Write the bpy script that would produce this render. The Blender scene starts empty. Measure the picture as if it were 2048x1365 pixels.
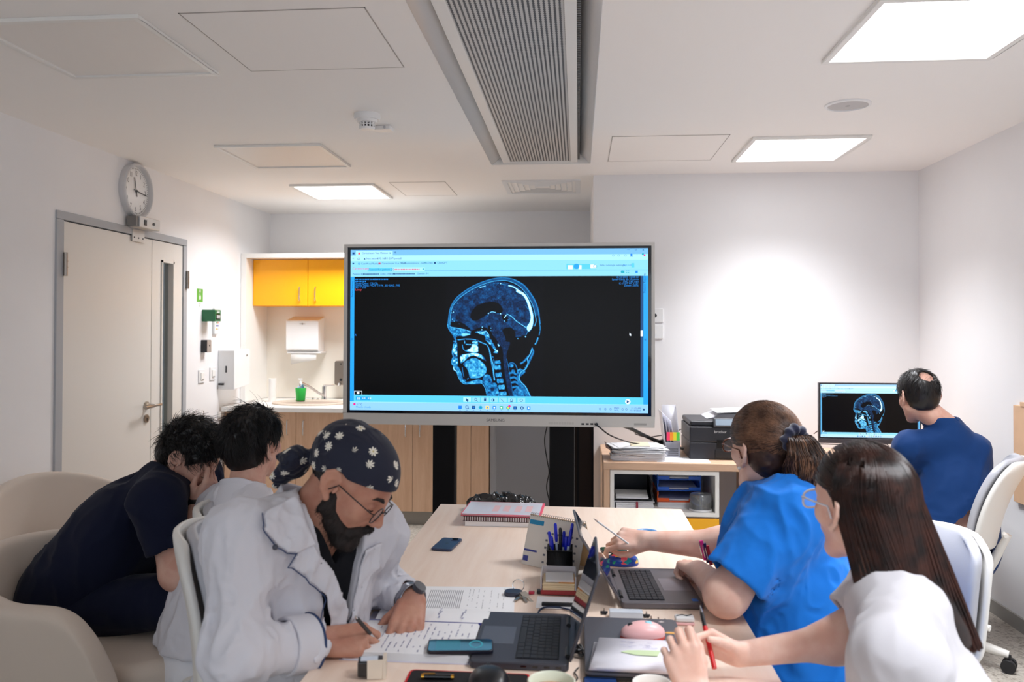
import bpy, math, random
import numpy as np
from mathutils import Vector, Matrix
random.seed(7)
SC = bpy.context.scene
COL = SC.collection
PI = math.pi
# ------------------------------------------------------------------ camera
EYE = 1.467                      # eye height; camera stands at x=0, y=0
FPX, YAW, PITCH, ROLL, PCX, PCY = 1643.87, .0880, .0132, .0027, 1011.14, 639.10
_fw = np.array([-math.sin(YAW) * math.cos(PITCH), math.cos(YAW) * math.cos(PITCH), math.sin(PITCH)])
_r = np.array([math.cos(YAW), math.sin(YAW), 0.]); _u = np.cross(_r, _fw)
_r2 = _r * math.cos(ROLL) + _u * math.sin(ROLL); _u2 = -_r * math.sin(ROLL) + _u * math.cos(ROLL)
cam = bpy.data.cameras.new('camera'); camo = bpy.data.objects.new('camera', cam); COL.objects.link(camo)
cam.sensor_width = 36; cam.lens = FPX / 2048 * 36
cam.shift_x = (1024 - PCX) / 2048; cam.shift_y = (PCY - 682.5) / 2048
camo.matrix_world = Matrix(((_r2[0], _u2[0], -_fw[0], 0), (_r2[1], _u2[1], -_fw[1], 0), (_r2[2], _u2[2], -_fw[2], EYE), (0, 0, 0, 1)))
cam.clip_start = .05; cam.clip_end = 60
cam.dof.use_dof = True; cam.dof.focus_distance = 3.3; cam.dof.aperture_fstop = 4.0
SC.camera = camo
def W(px, py, X=None, Y=None, Z=None):
    """room point seen at a photo position, on the plane X=, Y= or Z="""
    d = _fw + _r2 * (px - PCX) / FPX - _u2 * (py - PCY) / FPX
    s = X / d[0] if X is not None else (Y / d[1] if Y is not None else (Z - EYE) / d[2])
    return Vector((d[0] * s, d[1] * s, d[2] * s + EYE))
# ------------------------------------------------------------------ light and exposure
SC.view_settings.view_transform = 'Standard'; SC.view_settings.look = 'None'
SC.view_settings.gamma = 1; SC.view_settings.use_curve_mapping = False
SC.view_settings.exposure = 0.5
SC.cycles.max_bounces = 14; SC.cycles.diffuse_bounces = 10
wd = bpy.data.worlds.new('world'); SC.world = wd; wd.use_nodes = True
wd.node_tree.nodes['Background'].inputs[0].default_value = (.75, .86, 1, 1)
wd.node_tree.nodes['Background'].inputs[1].default_value = .12
def area(name, loc, rot, sx, sy, power, col):
    l = bpy.data.lights.new(name, 'AREA'); l.shape = 'RECTANGLE'; l.size = sx; l.size_y = sy; l.energy = power; l.color = col
    o = bpy.data.objects.new(name, l); COL.objects.link(o); o.location = loc; o.rotation_euler = rot; return o
PANEL_W = 2.6                    # glow of a lit panel's diffuser
area('window_daylight', (-.4, -2.52, 1.45), (PI / 2, 0, 0), 3.4, 1.6, 24, (.78, .88, 1))     # daylight through the window behind the camera
# ------------------------------------------------------------------ colours and materials
def lin(h):
    if isinstance(h, str):
        h = h.lstrip('#'); c = [int(h[i:i + 2], 16) / 255 for i in (0, 2, 4)]
    else: c = [v / 255 for v in h]
    return tuple(v / 12.92 if v <= .04045 else ((v + .055) / 1.055) ** 2.4 for v in c) + (1,)
MATS = {}
def mat(name, col=(200, 200, 200), rough=.5, metal=0, noise=0, nscale=20, bump=0, bscale=60, emit=0, trans=0, alpha=1, sheen=0, stretch=None, col2=None, spec=.5, coat=0, sss=0, ecol=None):
    if name in MATS: return MATS[name]
    m = bpy.data.materials.new(name); m.use_nodes = True; MATS[name] = m
    nt = m.node_tree; b = nt.nodes['Principled BSDF']; I = b.inputs
    c = lin(col); I['Base Color'].default_value = c; I['Roughness'].default_value = rough; I['Metallic'].default_value = metal
    I['Specular IOR Level'].default_value = spec; I['Transmission Weight'].default_value = trans; I['Alpha'].default_value = alpha
    I['Sheen Weight'].default_value = sheen; I['Coat Weight'].default_value = coat
    if sss: I['Subsurface Weight'].default_value = sss; I['Subsurface Radius'].default_value = (.012, .004, .002); I['Subsurface Scale'].default_value = 1
    if emit: I['Emission Color'].default_value = lin(ecol) if ecol else c; I['Emission Strength'].default_value = emit
    if noise or bump:
        tc = nt.nodes.new('ShaderNodeTexCoord'); mp = nt.nodes.new('ShaderNodeMapping'); nt.links.new(tc.outputs['Object'], mp.inputs[0])
        if stretch: mp.inputs['Scale'].default_value = stretch
    if noise:
        n = nt.nodes.new('ShaderNodeTexNoise'); n.inputs['Scale'].default_value = nscale; n.inputs['Detail'].default_value = 5
        nt.links.new(mp.outputs[0], n.inputs[0])
        cr = nt.nodes.new('ShaderNodeValToRGB'); e = cr.color_ramp.elements
        c2 = lin(col2) if col2 else tuple(v * (1 - noise) for v in c[:3]) + (1,)
        e[0].position = .35; e[0].color = c2; e[1].position = .65; e[1].color = c
        nt.links.new(n.outputs[0], cr.inputs[0]); nt.links.new(cr.outputs[0], I['Base Color'])
    if bump:
        n2 = nt.nodes.new('ShaderNodeTexNoise'); n2.inputs['Scale'].default_value = bscale; n2.inputs['Detail'].default_value = 4
        nt.links.new(mp.outputs[0], n2.inputs[0])
        bp = nt.nodes.new('ShaderNodeBump'); bp.inputs['Strength'].default_value = bump; bp.inputs['Distance'].default_value = .004
        nt.links.new(n2.outputs[0], bp.inputs['Height']); nt.links.new(bp.outputs[0], I['Normal'])
    return m
def emis(name, col, k=1.0):
    return mat(name, (0, 0, 0), rough=.25, emit=k, ecol=col, spec=.3)
# ------------------------------------------------------------------ tagging
def tag(o, label=None, cat=None, group=None, kind=None):
    if label: o['label'] = label
    if cat: o['category'] = cat
    if group: o['group'] = group
    if kind: o['kind'] = kind
    return o
def thing(name, label, cat, loc=(0, 0, 0), rotz=0, group=None):
    o = bpy.data.objects.new(name, None); COL.objects.link(o); o.empty_display_size = .05
    o.location = loc; o.rotation_euler = (0, 0, rotz); return tag(o, label, cat, group)
def worldm(o):
    m = o.matrix_basis.copy()
    return worldm(o.parent) @ m if o.parent else m
def link(name, me, parent=None):
    o = bpy.data.objects.new(name, me); COL.objects.link(o)
    if parent: o.parent = parent
    return o
def copy_tree(o, parent=None):
    c = o.copy(); COL.objects.link(c)
    if parent: c.parent = parent
    for ch in [x for x in COL.objects if x.parent == o]: copy_tree(ch, c)
    return c
# ------------------------------------------------------------------ mesh builder
class MB:
    def __init__(s): s.v = []; s.f = []; s.m = []; s.mi = 0
    def add(s, vs, fs, M=None, mi=None):
        k = len(s.v)
        s.v += [tuple(M @ Vector(v)) if M is not None else tuple(v) for v in vs]
        s.f += [tuple(i + k for i in f) for f in fs]; s.m += [s.mi if mi is None else mi] * len(fs); return s
    def box(s, lo, hi, M=None, mi=None):
        x0, y0, z0 = lo; x1, y1, z1 = hi
        return s.add([(x0, y0, z0), (x1, y0, z0), (x1, y1, z0), (x0, y1, z0), (x0, y0, z1), (x1, y0, z1), (x1, y1, z1), (x0, y1, z1)],
                     [(0, 3, 2, 1), (4, 5, 6, 7), (0, 1, 5, 4), (1, 2, 6, 5), (2, 3, 7, 6), (3, 0, 4, 7)], M, mi)
    def prism(s, poly, d0, d1, ax='z', M=None, mi=None):
        """poly of 2-d points extruded from d0 to d1 along an axis; for y the pair is (x, z), for x it is (y, z)"""
        P = {'z': lambda p, d: (p[0], p[1], d), 'y': lambda p, d: (p[0], d, p[1]), 'x': lambda p, d: (d, p[0], p[1])}[ax]
        n = len(poly); vs = [P(p, d0) for p in poly] + [P(p, d1) for p in poly]
        return s.add(vs, [tuple(range(n))[::-1], tuple(range(n, 2 * n))] + [(i, (i + 1) % n, n + (i + 1) % n, n + i) for i in range(n)], M, mi)
    def cyl(s, a, b, r0, r1=None, n=20, M=None, mi=None, cap=True):
        r1 = r0 if r1 is None else r1; a = Vector(a); b = Vector(b); d = (b - a).normalized()
        u = d.orthogonal().normalized(); w = d.cross(u)
        vs = [a + (u * math.cos(2 * PI * i / n) + w * math.sin(2 * PI * i / n)) * r0 for i in range(n)] + [b + (u * math.cos(2 * PI * i / n) + w * math.sin(2 * PI * i / n)) * r1 for i in range(n)]
        fs = [(i, (i + 1) % n, n + (i + 1) % n, n + i) for i in range(n)]
        if cap: fs += [tuple(range(n))[::-1], tuple(range(n, 2 * n))]
        return s.add(vs, fs, M, mi)
    def lathe(s, prof, c=(0, 0, 0), n=40, M=None, mi=None, sx=1, sy=1, close=False):
        m = len(prof); vs = []
        for i in range(n):
            a = 2 * PI * i / n
            vs += [(c[0] + r * math.cos(a) * sx, c[1] + r * math.sin(a) * sy, c[2] + z) for r, z in prof]
        fs = [(i * m + j, ((i + 1) % n) * m + j, ((i + 1) % n) * m + j + 1, i * m + j + 1) for i in range(n) for j in range(m - 1)]
        return s.add(vs, fs, M, mi)
    def tube(s, pts, r, n=8, M=None, mi=None, cap=True):
        pts = [Vector(p) for p in pts]; m = len(pts); vs = []; u = None
        rr = r if isinstance(r, (list, tuple)) else [r] * m
        for i, p in enumerate(pts):
            d = (pts[min(i + 1, m - 1)] - pts[max(i - 1, 0)]).normalized()
            u = (d.orthogonal() if u is None else u - d * u.dot(d)).normalized(); w = d.cross(u)
            vs += [p + (u * math.cos(2 * PI * k / n) + w * math.sin(2 * PI * k / n)) * rr[i] for k in range(n)]
        fs = [(i * n + k, i * n + (k + 1) % n, (i + 1) * n + (k + 1) % n, (i + 1) * n + k) for i in range(m - 1) for k in range(n)]
        if cap: fs += [tuple(range(n))[::-1], tuple(range((m - 1) * n, m * n))]
        return s.add(vs, fs, M, mi)
    def ball(s, c, r, n=16, M=None, mi=None):
        rx, ry, rz = r if isinstance(r, (tuple, list)) else (r, r, r); vs = []; fs = []; h = n // 2
        for j in range(h + 1):
            t = PI * j / h
            vs += [(c[0] + rx * math.sin(t) * math.cos(2 * PI * i / n), c[1] + ry * math.sin(t) * math.sin(2 * PI * i / n), c[2] + rz * math.cos(t)) for i in range(n)]
        fs = [(j * n + i, (j + 1) * n + i, (j + 1) * n + (i + 1) % n, j * n + (i + 1) % n) for j in range(h) for i in range(n)]
        return s.add(vs, fs, M, mi)
    def grid(s, fn, nu, nv, M=None, mi=None):
        vs = [fn(i / nu, j / nv) for j in range(nv + 1) for i in range(nu + 1)]
        return s.add(vs, [(j * (nu + 1) + i, j * (nu + 1) + i + 1, (j + 1) * (nu + 1) + i + 1, (j + 1) * (nu + 1) + i) for j in range(nv) for i in range(nu)], M, mi)
    def slab(s, c, w, d, h, r=.01, M=None, mi=None, n=5):
        """rounded-corner slab standing on z=c[2]"""
        return s.prism(rrect(c[0], c[1], w, d, r, n), c[2], c[2] + h, 'z', M, mi)
    def build(s, name, mats, parent=None, bevel=0, smooth=35, world=False, subsurf=0, solid=0, seg=2):
        if not isinstance(mats, (list, tuple)): mats = [mats]
        me = bpy.data.meshes.new(name); vs = s.v
        if world and parent is not None:
            iv = worldm(parent).inverted(); vs = [tuple(iv @ Vector(v)) for v in vs]
        me.from_pydata(vs, [], s.f); me.validate(clean_customdata=False)
        for m in mats: me.materials.append(m)
        if len(me.polygons) == len(s.m): me.polygons.foreach_set('material_index', s.m)
        o = link(name, me, parent)
        import bmesh
        bm = bmesh.new(); bm.from_mesh(me); bmesh.ops.remove_doubles(bm, verts=bm.verts, dist=1e-6)
        if s.closed: bmesh.ops.recalc_face_normals(bm, faces=bm.faces)
        bm.to_mesh(me); bm.free()
        if smooth:
            me.shade_smooth()
            if smooth < 180: me.set_sharp_from_angle(angle=math.radians(smooth))
        if solid:
            md = o.modifiers.new('solidify', 'SOLIDIFY'); md.thickness = solid; md.offset = 0
        if bevel:
            md = o.modifiers.new('bevel', 'BEVEL'); md.width = bevel; md.segments = seg; md.limit_method = 'ANGLE'; md.angle_limit = math.radians(40); md.harden_normals = True
        if subsurf:
            md = o.modifiers.new('subsurf', 'SUBSURF'); md.levels = md.render_levels = subsurf
        me.update(); return o
    closed = True
def rrect(cx, cy, w, d, r, n=5):
    out = []
    for k, (sx, sy) in enumerate(((1, 1), (-1, 1), (-1, -1), (1, -1))):
        for i in range(n + 1):
            a = PI / 2 * (k + i / n)
            out.append((cx + sx * (w / 2 - r) + r * math.cos(a), cy + sy * (d / 2 - r) + r * math.sin(a)))
    return out
def RZ(a, loc=(0, 0, 0)): return Matrix.Translation(Vector(loc)) @ Matrix.Rotation(a, 4, 'Z')
def box(name, lo, hi, m, parent=None, bevel=0, world=False, **k):
    return MB().box(lo, hi).build(name, m, parent, bevel=bevel, world=world, **k)
def struct(o): o['kind'] = 'structure'; return o
def text(mb, s, size, M, mi=0, align='LEFT', sx=1.0):
    """adds the letters of s, lying in the xy plane of M, to a builder"""
    cu = bpy.data.curves.new('lettering', 'FONT'); cu.body = s; cu.size = size; cu.align_x = align; cu.resolution_u = 2
    ob = bpy.data.objects.new('lettering', cu); COL.objects.link(ob)
    dg = bpy.context.evaluated_depsgraph_get(); me = bpy.data.meshes.new_from_object(ob.evaluated_get(dg))
    mb.add([(v.co.x * sx, v.co.y, v.co.z) for v in me.vertices], [tuple(p.vertices) for p in me.polygons], M, mi)
    bpy.data.objects.remove(ob); bpy.data.curves.remove(cu); bpy.data.meshes.remove(me)
def face_cam(x, y, z): return Matrix(((1, 0, 0, x), (0, 0, -1, y), (0, 1, 0, z), (0, 0, 0, 1)))   # local xy plane -> vertical plane facing -Y
def face_right(x, y, z): return Matrix(((0, 0, 1, x), (1, 0, 0, y), (0, 1, 0, z), (0, 0, 0, 1)))   # vertical plane on the left wall, facing +X
# ================================================================== ROOM
CZ = 2.492; XL = -2.72; XR = 2.161; YB = 5.44; YA = 7.07; YF = -2.6
WALL = mat('wall_paint', (236, 235, 236), rough=.65, noise=.02, nscale=3, bump=.02, bscale=200)
CEIL = mat('ceiling_paint', (246, 243, 240), rough=.7)
WHITE = mat('white_laminate', (236, 234, 230), rough=.35)
PLASTIC = mat('white_plastic', (232, 232, 232), rough=.35)
DARK = mat('black_plastic', (22, 22, 25), rough=.4)
STEEL = mat('brushed_steel', (165, 155, 145), rough=.3, metal=1)
CHROME = mat('chrome', (215, 215, 215), rough=.12, metal=1)
GREYF = mat('grey_metal_paint', (170, 173, 178), rough=.45)
def wood(name, a, b, axis='z', rough=.42):
    m = mat(name, a, rough=rough, noise=1, nscale=2.2, col2=b, stretch={'z': (9, 9, .9), 'x': (.9, 9, 9), 'y': (9, .7, 9)}[axis])
    nt = m.node_tree; n = nt.nodes['Noise Texture']; n.inputs['Detail'].default_value = 9; n.inputs['Roughness'].default_value = .68; n.inputs['Distortion'].default_value = .5
    return m
WOODZ = wood('beech_cabinet', (226, 190, 160), (210, 170, 138), 'z')
WOODT = wood('beech_table', (248, 228, 211), (240, 214, 194), 'y', rough=.42)
WOODX = wood('beech_desk', (226, 190, 160), (208, 168, 138), 'x')
def floor_mat():
    m = mat('speckled_floor', (186, 180, 170), rough=.38); nt = m.node_tree; b = nt.nodes['Principled BSDF']
    tc = nt.nodes.new('ShaderNodeTexCoord'); v = nt.nodes.new('ShaderNodeTexVoronoi'); v.inputs['Scale'].default_value = 95
    r = nt.nodes.new('ShaderNodeValToRGB'); e = r.color_ramp.elements
    e[0].color = lin((138, 130, 120)); e[0].position = 0; e[1].color = lin((200, 194, 184)); e[1].position = 1
    x = e.new(.35); x.color = lin((184, 177, 166)); x = e.new(.85); x.color = lin((194, 188, 178))
    sep = nt.nodes.new('ShaderNodeSeparateColor'); nt.links.new(tc.outputs['Object'], v.inputs['Vector']); nt.links.new(v.outputs['Color'], sep.inputs[0])
    nt.links.new(sep.outputs[0], r.inputs[0]); nt.links.new(r.outputs[0], b.inputs['Base Color']); return m
struct(box('floor', (XL - .2, YF - .2, -.1), (XR + .2, YA + .2, 0), floor_mat()))
# ceiling with the opening of the chilled beam
BX0, BX1, BY0, BY1 = -.535, .075, -1.2, 5.055
m = MB(); m.box((XL - .2, YF - .2, CZ), (BX0, YA + .2, CZ + .1)); m.box((BX1, YF - .2, CZ), (XR + .2, YA + .2, CZ + .1))
m.box((BX0, BY1, CZ), (BX1, YA + .2, CZ + .1)); m.box((BX0, YF - .2, CZ), (BX1, BY0, CZ + .1)); m.box((BX0 - .02, BY0 - .02, CZ + .16), (BX1 + .02, BY1 + .02, CZ + .2))
struct(m.build('ceiling', CEIL))
struct(box('wall_right', (XR, YF, 0), (XR + .15, YB, CZ), WALL))
m = MB(); m.box((XL - .15, YF, 0), (XL, 4.07, CZ)); m.box((XL - .15, 5.49, 0), (XL, YA, CZ)); m.box((XL - .15, 4.07, 2.085), (XL, 5.49, CZ))
struct(m.build('wall_left', WALL))
struct(box('wall_back', (.10, YB, 0), (XR + .15, YB + .15, CZ), WALL))
struct(box('wall_alcove_side', (.10, YB + .15, 0), (.25, YA, CZ), WALL))
struct(box('wall_alcove_back', (XL - .15, YA, 0), (.25, YA + .15, CZ), WALL))
m = MB(); m.box((XL, YF - .15, 0), (XR, YF, .65)); m.box((XL, YF - .15, 2.25), (XR, YF, CZ)); m.box((XL, YF - .15, .65), (-2.1, YF, 2.25)); m.box((1.3, YF - .15, .65), (XR, YF, 2.25))
struct(m.build('wall_front', WALL))
m = MB()
for x in (-2.1, -.98, .14, 1.26): m.box((x, YF - .08, .65), (x + .05, YF - .02, 2.25))
m.box((-2.1, YF - .08, .65), (1.3, YF - .02, .70)); m.box((-2.1, YF - .08, 2.20), (1.3, YF - .02, 2.25))
struct(m.build('window_1', WHITE))
BASE = mat('grey_baseboard', (150, 148, 143), rough=.5)
struct(box('baseboard_right', (XR - .012, YF, 0), (XR, YB, .07), BASE))
struct(box('baseboard_back', (.10, YB - .012, 0), (XR - .012, YB, .07), BASE))
struct(MB().box((XL, YF, 0), (XL + .012, 4.06, .07)).box((XL, 5.5, 0), (XL + .012, 6.0, .07)).build('baseboard_left', BASE))
struct(MB().box((BX0, BY1 - .012, CZ - .003), (BX1, BY1, CZ + .16)).build('trim_1', WHITE))
# sloped cove strips on both sides of the beam
m = MB(); m.closed = False
m.add([(BX0, BY0, CZ - .002), (BX0, BY1, CZ - .002), (BX0 + .095, BY1, CZ + .07), (BX0 + .095, BY0, CZ + .07)], [(0, 1, 2, 3)])
m.add([(BX1, BY0, CZ - .002), (BX1, BY1, CZ - .002), (BX1 - .075, BY1, CZ + .07), (BX1 - .075, BY0, CZ + .07)], [(3, 2, 1, 0)])
COVE = mat('cove_paint', (225, 225, 226), rough=.28)
struct(m.build('trim_2', COVE, solid=.004))
# chilled beam
bm_ = thing('chilled_beam', 'long white ceiling beam with a grey perforated face and finned coil', 'ceiling air unit', (-.235, 2, CZ))
UX0, UX1, PX0, PX1, UY1 = -.462, -.006, -.418, -.046, 5.04
m = MB(); m.box((UX0, BY0 + .05, CZ + .006), (PX0, UY1, CZ + .05)); m.box((PX1, BY0 + .05, CZ + .006), (UX1, UY1, CZ + .05)); m.box((PX0, UY1 - .02, CZ + .006), (PX1, UY1, CZ + .05))
m.build('frame', WHITE, bm_, world=True, bevel=.002)
pf = mat('perforated_grey', (150, 148, 146), rough=.45, metal=.3)
nt = pf.node_tree; b = nt.nodes['Principled BSDF']
tc = nt.nodes.new('ShaderNodeTexCoord'); wv = nt.nodes.new('ShaderNodeTexWave'); wv.bands_direction = 'X'; wv.inputs['Scale'].default_value = 1 / .0085 / (2 * PI) * PI * .32
wy = nt.nodes.new('ShaderNodeTexWave'); wy.bands_direction = 'Y'; wy.inputs['Scale'].default_value = 1 / .0085 / (2 * PI) * PI * .32
nt.links.new(tc.outputs['Object'], wv.inputs[0]); nt.links.new(tc.outputs['Object'], wy.inputs[0])
mx = nt.nodes.new('ShaderNodeMath'); mx.operation = 'MULTIPLY_ADD'; mx.inputs[1].default_value = .35; nt.links.new(wy.outputs[1], mx.inputs[0]); nt.links.new(wv.outputs[1], mx.inputs[2])
rp = nt.nodes.new('ShaderNodeValToRGB'); rp.color_ramp.elements[0].color = lin((212, 208, 204)); rp.color_ramp.elements[0].position = .62; rp.color_ramp.elements[1].color = lin((92, 90, 90)); rp.color_ramp.elements[1].position = .95
nt.links.new(mx.outputs[0], rp.inputs[0]); nt.links.new(rp.outputs[0], b.inputs['Base Color'])
box('perforated_plate', (PX0, BY0 + .05, CZ + .012), (PX1, UY1 - .02, CZ + .02), pf, bm_, world=True)
m = MB()
for i in range(150): m.box((UX1 + .001, UY1 - .02 - i * .02, CZ + .02), (UX1 + .014, UY1 - .011 - i * .02, CZ + .1))
tag(m.build('coil_fins', mat('coil_grey', (120, 118, 115), rough=.5, metal=.4), bm_, world=True), kind='stuff')
# light panels
LIT = mat('lit_diffuser', (255, 255, 255), emit=PANEL_W, ecol=(252, 253, 255)); UNLIT = mat('unlit_diffuser', (236, 231, 226), rough=.4)
panels = [(-2.035, 2.539, 0, 'square ceiling light panel, switched off, nearest the camera above the door side'), (-2.022, 4.40, 0, 'square ceiling light panel, switched off, second from the back on the door side'),
          (-2.035, 5.634, 21, 'lit square ceiling light panel over the kitchen alcove'), (.918, 4.424, 15, 'lit square ceiling light panel beyond the round ceiling speaker'),
          (.918, 2.59, 19, 'large lit square ceiling light panel cut by the top right picture corner'), (.918, .7, 19, 'lit square ceiling light panel above the camera on the right'),
          (-2.03, .7, 0, 'square ceiling light panel, switched off, behind the camera on the left'), (.918, -1.2, 0, 'square ceiling light panel, switched off, nearest the rear window on the right'), (-2.03, -1.2, 0, 'square ceiling light panel, switched off, nearest the rear window on the left')]
for x, y, lit, lab in panels:
    t = thing('ceiling_light', lab, 'ceiling light', (x, y, CZ), 0, 'square ceiling light panels')
    m = MB(); w = .61; e = .022
    for lo, hi in (((0, 0), (w, e)), ((0, w - e), (w, w)), ((0, e), (e, w - e)), ((w - e, e), (w, w - e))): m.box((lo[0], lo[1], -.014), (hi[0], hi[1], 0))
    m.build('frame', WHITE, t, bevel=.002)
    box('diffuser', (e, e, -.006), (w - e, w - e, -.001), LIT if lit else UNLIT, t)
    if lit: l_ = area('panel_light', (w / 2, w / 2, -.010), (0, 0, 0), w - .06, w - .06, lit, (.94, .96, 1)); l_.parent = t; l_.data.spread = math.radians(150 if x < 0 else 104)
# hatches
def hatch(name, x0, y0, x1, y1, lab):
    m = MB(); g = .004
    m.box((x0, y0, CZ - .002), (x1, y0 + g, CZ)); m.box((x0, y1 - g, CZ - .002), (x1, y1, CZ)); m.box((x0, y0, CZ - .002), (x0 + g, y1, CZ)); m.box((x1 - g, y0, CZ - .002), (x1, y1, CZ))
    t = thing(name, lab, 'ceiling hatch', ((x0 + x1) / 2, (y0 + y1) / 2, CZ)); box('cover_panel', (x0 + g, y0 + g, CZ - .0015), (x1 - g, y1 - g, CZ + .0), CEIL, t, world=True)
    m.build('seam', mat('seam_grey', (170, 164, 158), rough=.7), t, world=True)
hatch('ceiling_hatch', -1.292, 2.545, -.675, 3.142, 'flush square ceiling access panel between the dark light panel and the beam')
hatch('ceiling_hatch', -1.31, 5.60, -.915, 6.17, 'flush ceiling access panel beside the lit panel over the alcove')
hatch('ceiling_hatch', .177, 4.36, .79, 5.0, 'flush ceiling access panel left of the lit panel beyond the speaker')
# smoke detector
t = thing('smoke_detector', 'round white smoke detector on the ceiling left of the beam', 'smoke detector', (-1.0, 3.82, CZ))
MB().lathe([(0, 0), (.062, 0), (.064, -.012), (.058, -.028), (0, -.028)]).build('base', PLASTIC, t)
MB().lathe([(0, -.026), (.05, -.028), (.046, -.04), (.03, -.044), (0, -.044)]).build('collar', PLASTIC, t)
m = MB()
for i in range(14):
    a = 2 * PI * i / 14; m.box((-.003, -.003, -.066), (.003, .003, -.04), Matrix.Translation((.034 * math.cos(a), .034 * math.sin(a), 0)) @ Matrix.Rotation(a, 4, 'Z'))
m.lathe([(.030, -.05), (.037, -.05), (.037, -.054), (.030, -.054)]); m.lathe([(0, -.064), (.038, -.064), (.034, -.074), (0, -.076)])
m.build('cage', PLASTIC, t); MB().cyl((0, 0, -.064), (0, 0, -.04), .025).build('sensing_chamber', DARK, t)
t = thing('ceiling_sensor', 'small white wedge-shaped sensor beside the smoke detector', 'sensor', (-.985, 4.06, CZ))
MB().prism([(-.045, -.03), (.05, -.04), (.055, .03), (-.04, .035)], -.022, 0).build('housing', PLASTIC, t, bevel=.006)
MB().cyl((.02, -.034, -.012), (.02, -.041, -.012), .007).build('lens', mat('sensor_lens', (190, 190, 195), rough=.2), t)
# speaker
t = thing('ceiling_speaker', 'round flush ceiling speaker with a grey mesh face', 'speaker', (1.213, 3.825, CZ))
MB().lathe([(.085, 0), (.1, 0), (.1, -.006), (.088, -.009), (.085, -.004), (.085, 0)]).build('rim', PLASTIC, t)
MB().lathe([(0, -.006), (.04, -.006), (.086, -.004)]).build('grille', mat('speaker_mesh', (196, 193, 192), rough=.6, bump=.3, bscale=900), t)
MB().lathe([(0, -.0075), (.011, -.007)]).build('emblem', mat('speaker_badge', (150, 148, 148), rough=.4), t)
# square air diffuser
t = thing('air_vent', 'square louvred ceiling vent in front of the alcove', 'vent', (-.255, 5.86, CZ))
m = MB(); w = .27
m.box((-w, -w, -.006), (-.235, w, 0)); m.box((.235, -w, -.006), (w, w, 0)); m.box((-.235, -w, -.006), (.235, -.235, 0)); m.box((-.235, .235, -.006), (.235, w, 0)); m.build('flange', PLASTIC, t, bevel=.001)
m = MB(); m.closed = False
for k in range(5):
    a = .232 - k * .04; b_ = a - .022; z0, z1 = -.006, .02
    q = [(-a, -a), (a, -a), (a, a), (-a, a)]; r_ = [(-b_, -b_), (b_, -b_), (b_, b_), (-b_, b_)]
    m.add([(x, y, z1) for x, y in q] + [(x, y, z0) for x, y in r_], [(i, (i + 1) % 4, 4 + (i + 1) % 4, 4 + i) for i in range(4)])
m.build('louvre', PLASTIC, t, solid=.002, smooth=0); box('plenum', (-.232, -.232, .02), (.232, .232, .024), mat('vent_dark', (70, 66, 64), rough=.8), t)
# ------------------------------------------------------------------ door in the left wall
struct(MB().box((XL - .1, 4.06, 0), (XL + .012, 4.12, 2.045)).box((XL - .1, 5.445, 0), (XL + .012, 5.495, 2.045)).box((XL - .1, 4.06, 2.046), (XL + .012, 5.495, 2.09)).build('trim_3', GREYF, bevel=.003))
DOORM = mat('door_white', (222, 218, 212), rough=.4)
def wr(o, **k): o['kind'] = 'structure'; return o
dr = box('door_1', (XL - .06, 4.125, .01), (XL + .004, 5.03, 2.04), DOORM, bevel=.002); wr(dr)
m = MB(); m.box((XL - .06, 5.036, .01), (XL + .004, 5.15, 2.04)); m.box((XL - .06, 5.315, .01), (XL + .004, 5.44, 2.04)); m.box((XL - .06, 5.15, 1.92), (XL + .004, 5.315, 2.04)); m.box((XL - .06, 5.15, .01), (XL + .004, 5.315, .12))
d2 = wr(m.build('door_2', DOORM))
m = MB(); y0, y1, z0, z1 = 5.15, 5.315, .12, 1.92
for lo, hi in (((y0, z0), (y0 + .014, z1)), ((y1 - .014, z0), (y1, z1)), ((y0, z1 - .014), (y1, z1)), ((y0, z0), (y1, z0 + .014))): m.box((XL - .04, lo[0], lo[1]), (XL + .012, hi[0], hi[1]))
m.build('glazing_bead', DOORM, d2)
box('pane', (XL - .03, y0 + .01, z0 + .01), (XL - .024, y1 - .01, z1 - .01), mat('door_glass', (225, 232, 230), rough=.03, trans=1), d2)
struct(box('wall_corridor', (XL - 1.6, 3.6, 0), (XL - 1.5, 6.6, CZ), mat('corridor_paint', (96, 84, 72), rough=.7)))
box('corridor_floor', (XL - 1.5, 3.6, -.02), (XL - .15, 6.6, 0), MATS['speckled_floor'])['kind'] = 'structure'
hm = MB(); hm.cyl((XL + .004, 4.972, .985), (XL + .016, 4.972, .985), .026, n=24); hm.build('handle_rose', STEEL, dr)
m = MB(); m.tube([(XL + .012, 4.972, .985), (XL + .055, 4.972, .985), (XL + .064, 4.962, .985), (XL + .066, 4.85, .984)], .011, n=12); m.build('handle', STEEL, dr)
m = MB(); m.tube([(XL + .012, 4.975, .985), (XL + .05, 4.975, .985), (XL + .055, 4.985, .985), (XL + .055, 5.07, .984)], .008, n=12); m.build('handle_return', STEEL, dr)
MB().cyl((XL + .004, 4.972, .903), (XL + .014, 4.972, .903), .026, n=24).build('lock_plate', STEEL, dr)
box('keyhole', (XL + .014, 4.968, .888), (XL + .0155, 4.976, .908), DARK, dr)
def hinge(y, z, par):
    m = MB(); m.cyl((XL + .02, y, z - .062), (XL + .02, y, z + .062), .011, n=14); m.cyl((XL + .02, y, z - .018), (XL + .02, y, z - .014), .013, n=14); m.cyl((XL + .02, y, z + .014), (XL + .02, y, z + .018), .013, n=14)
    m.box((XL + .004, y - .002, z - .06), (XL + .008, y + .035, z + .06)); m.build('hinge', STEEL, par)
for z in (1.81, .25): hinge(4.12, z, dr); hinge(5.485, z, d2)
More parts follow.
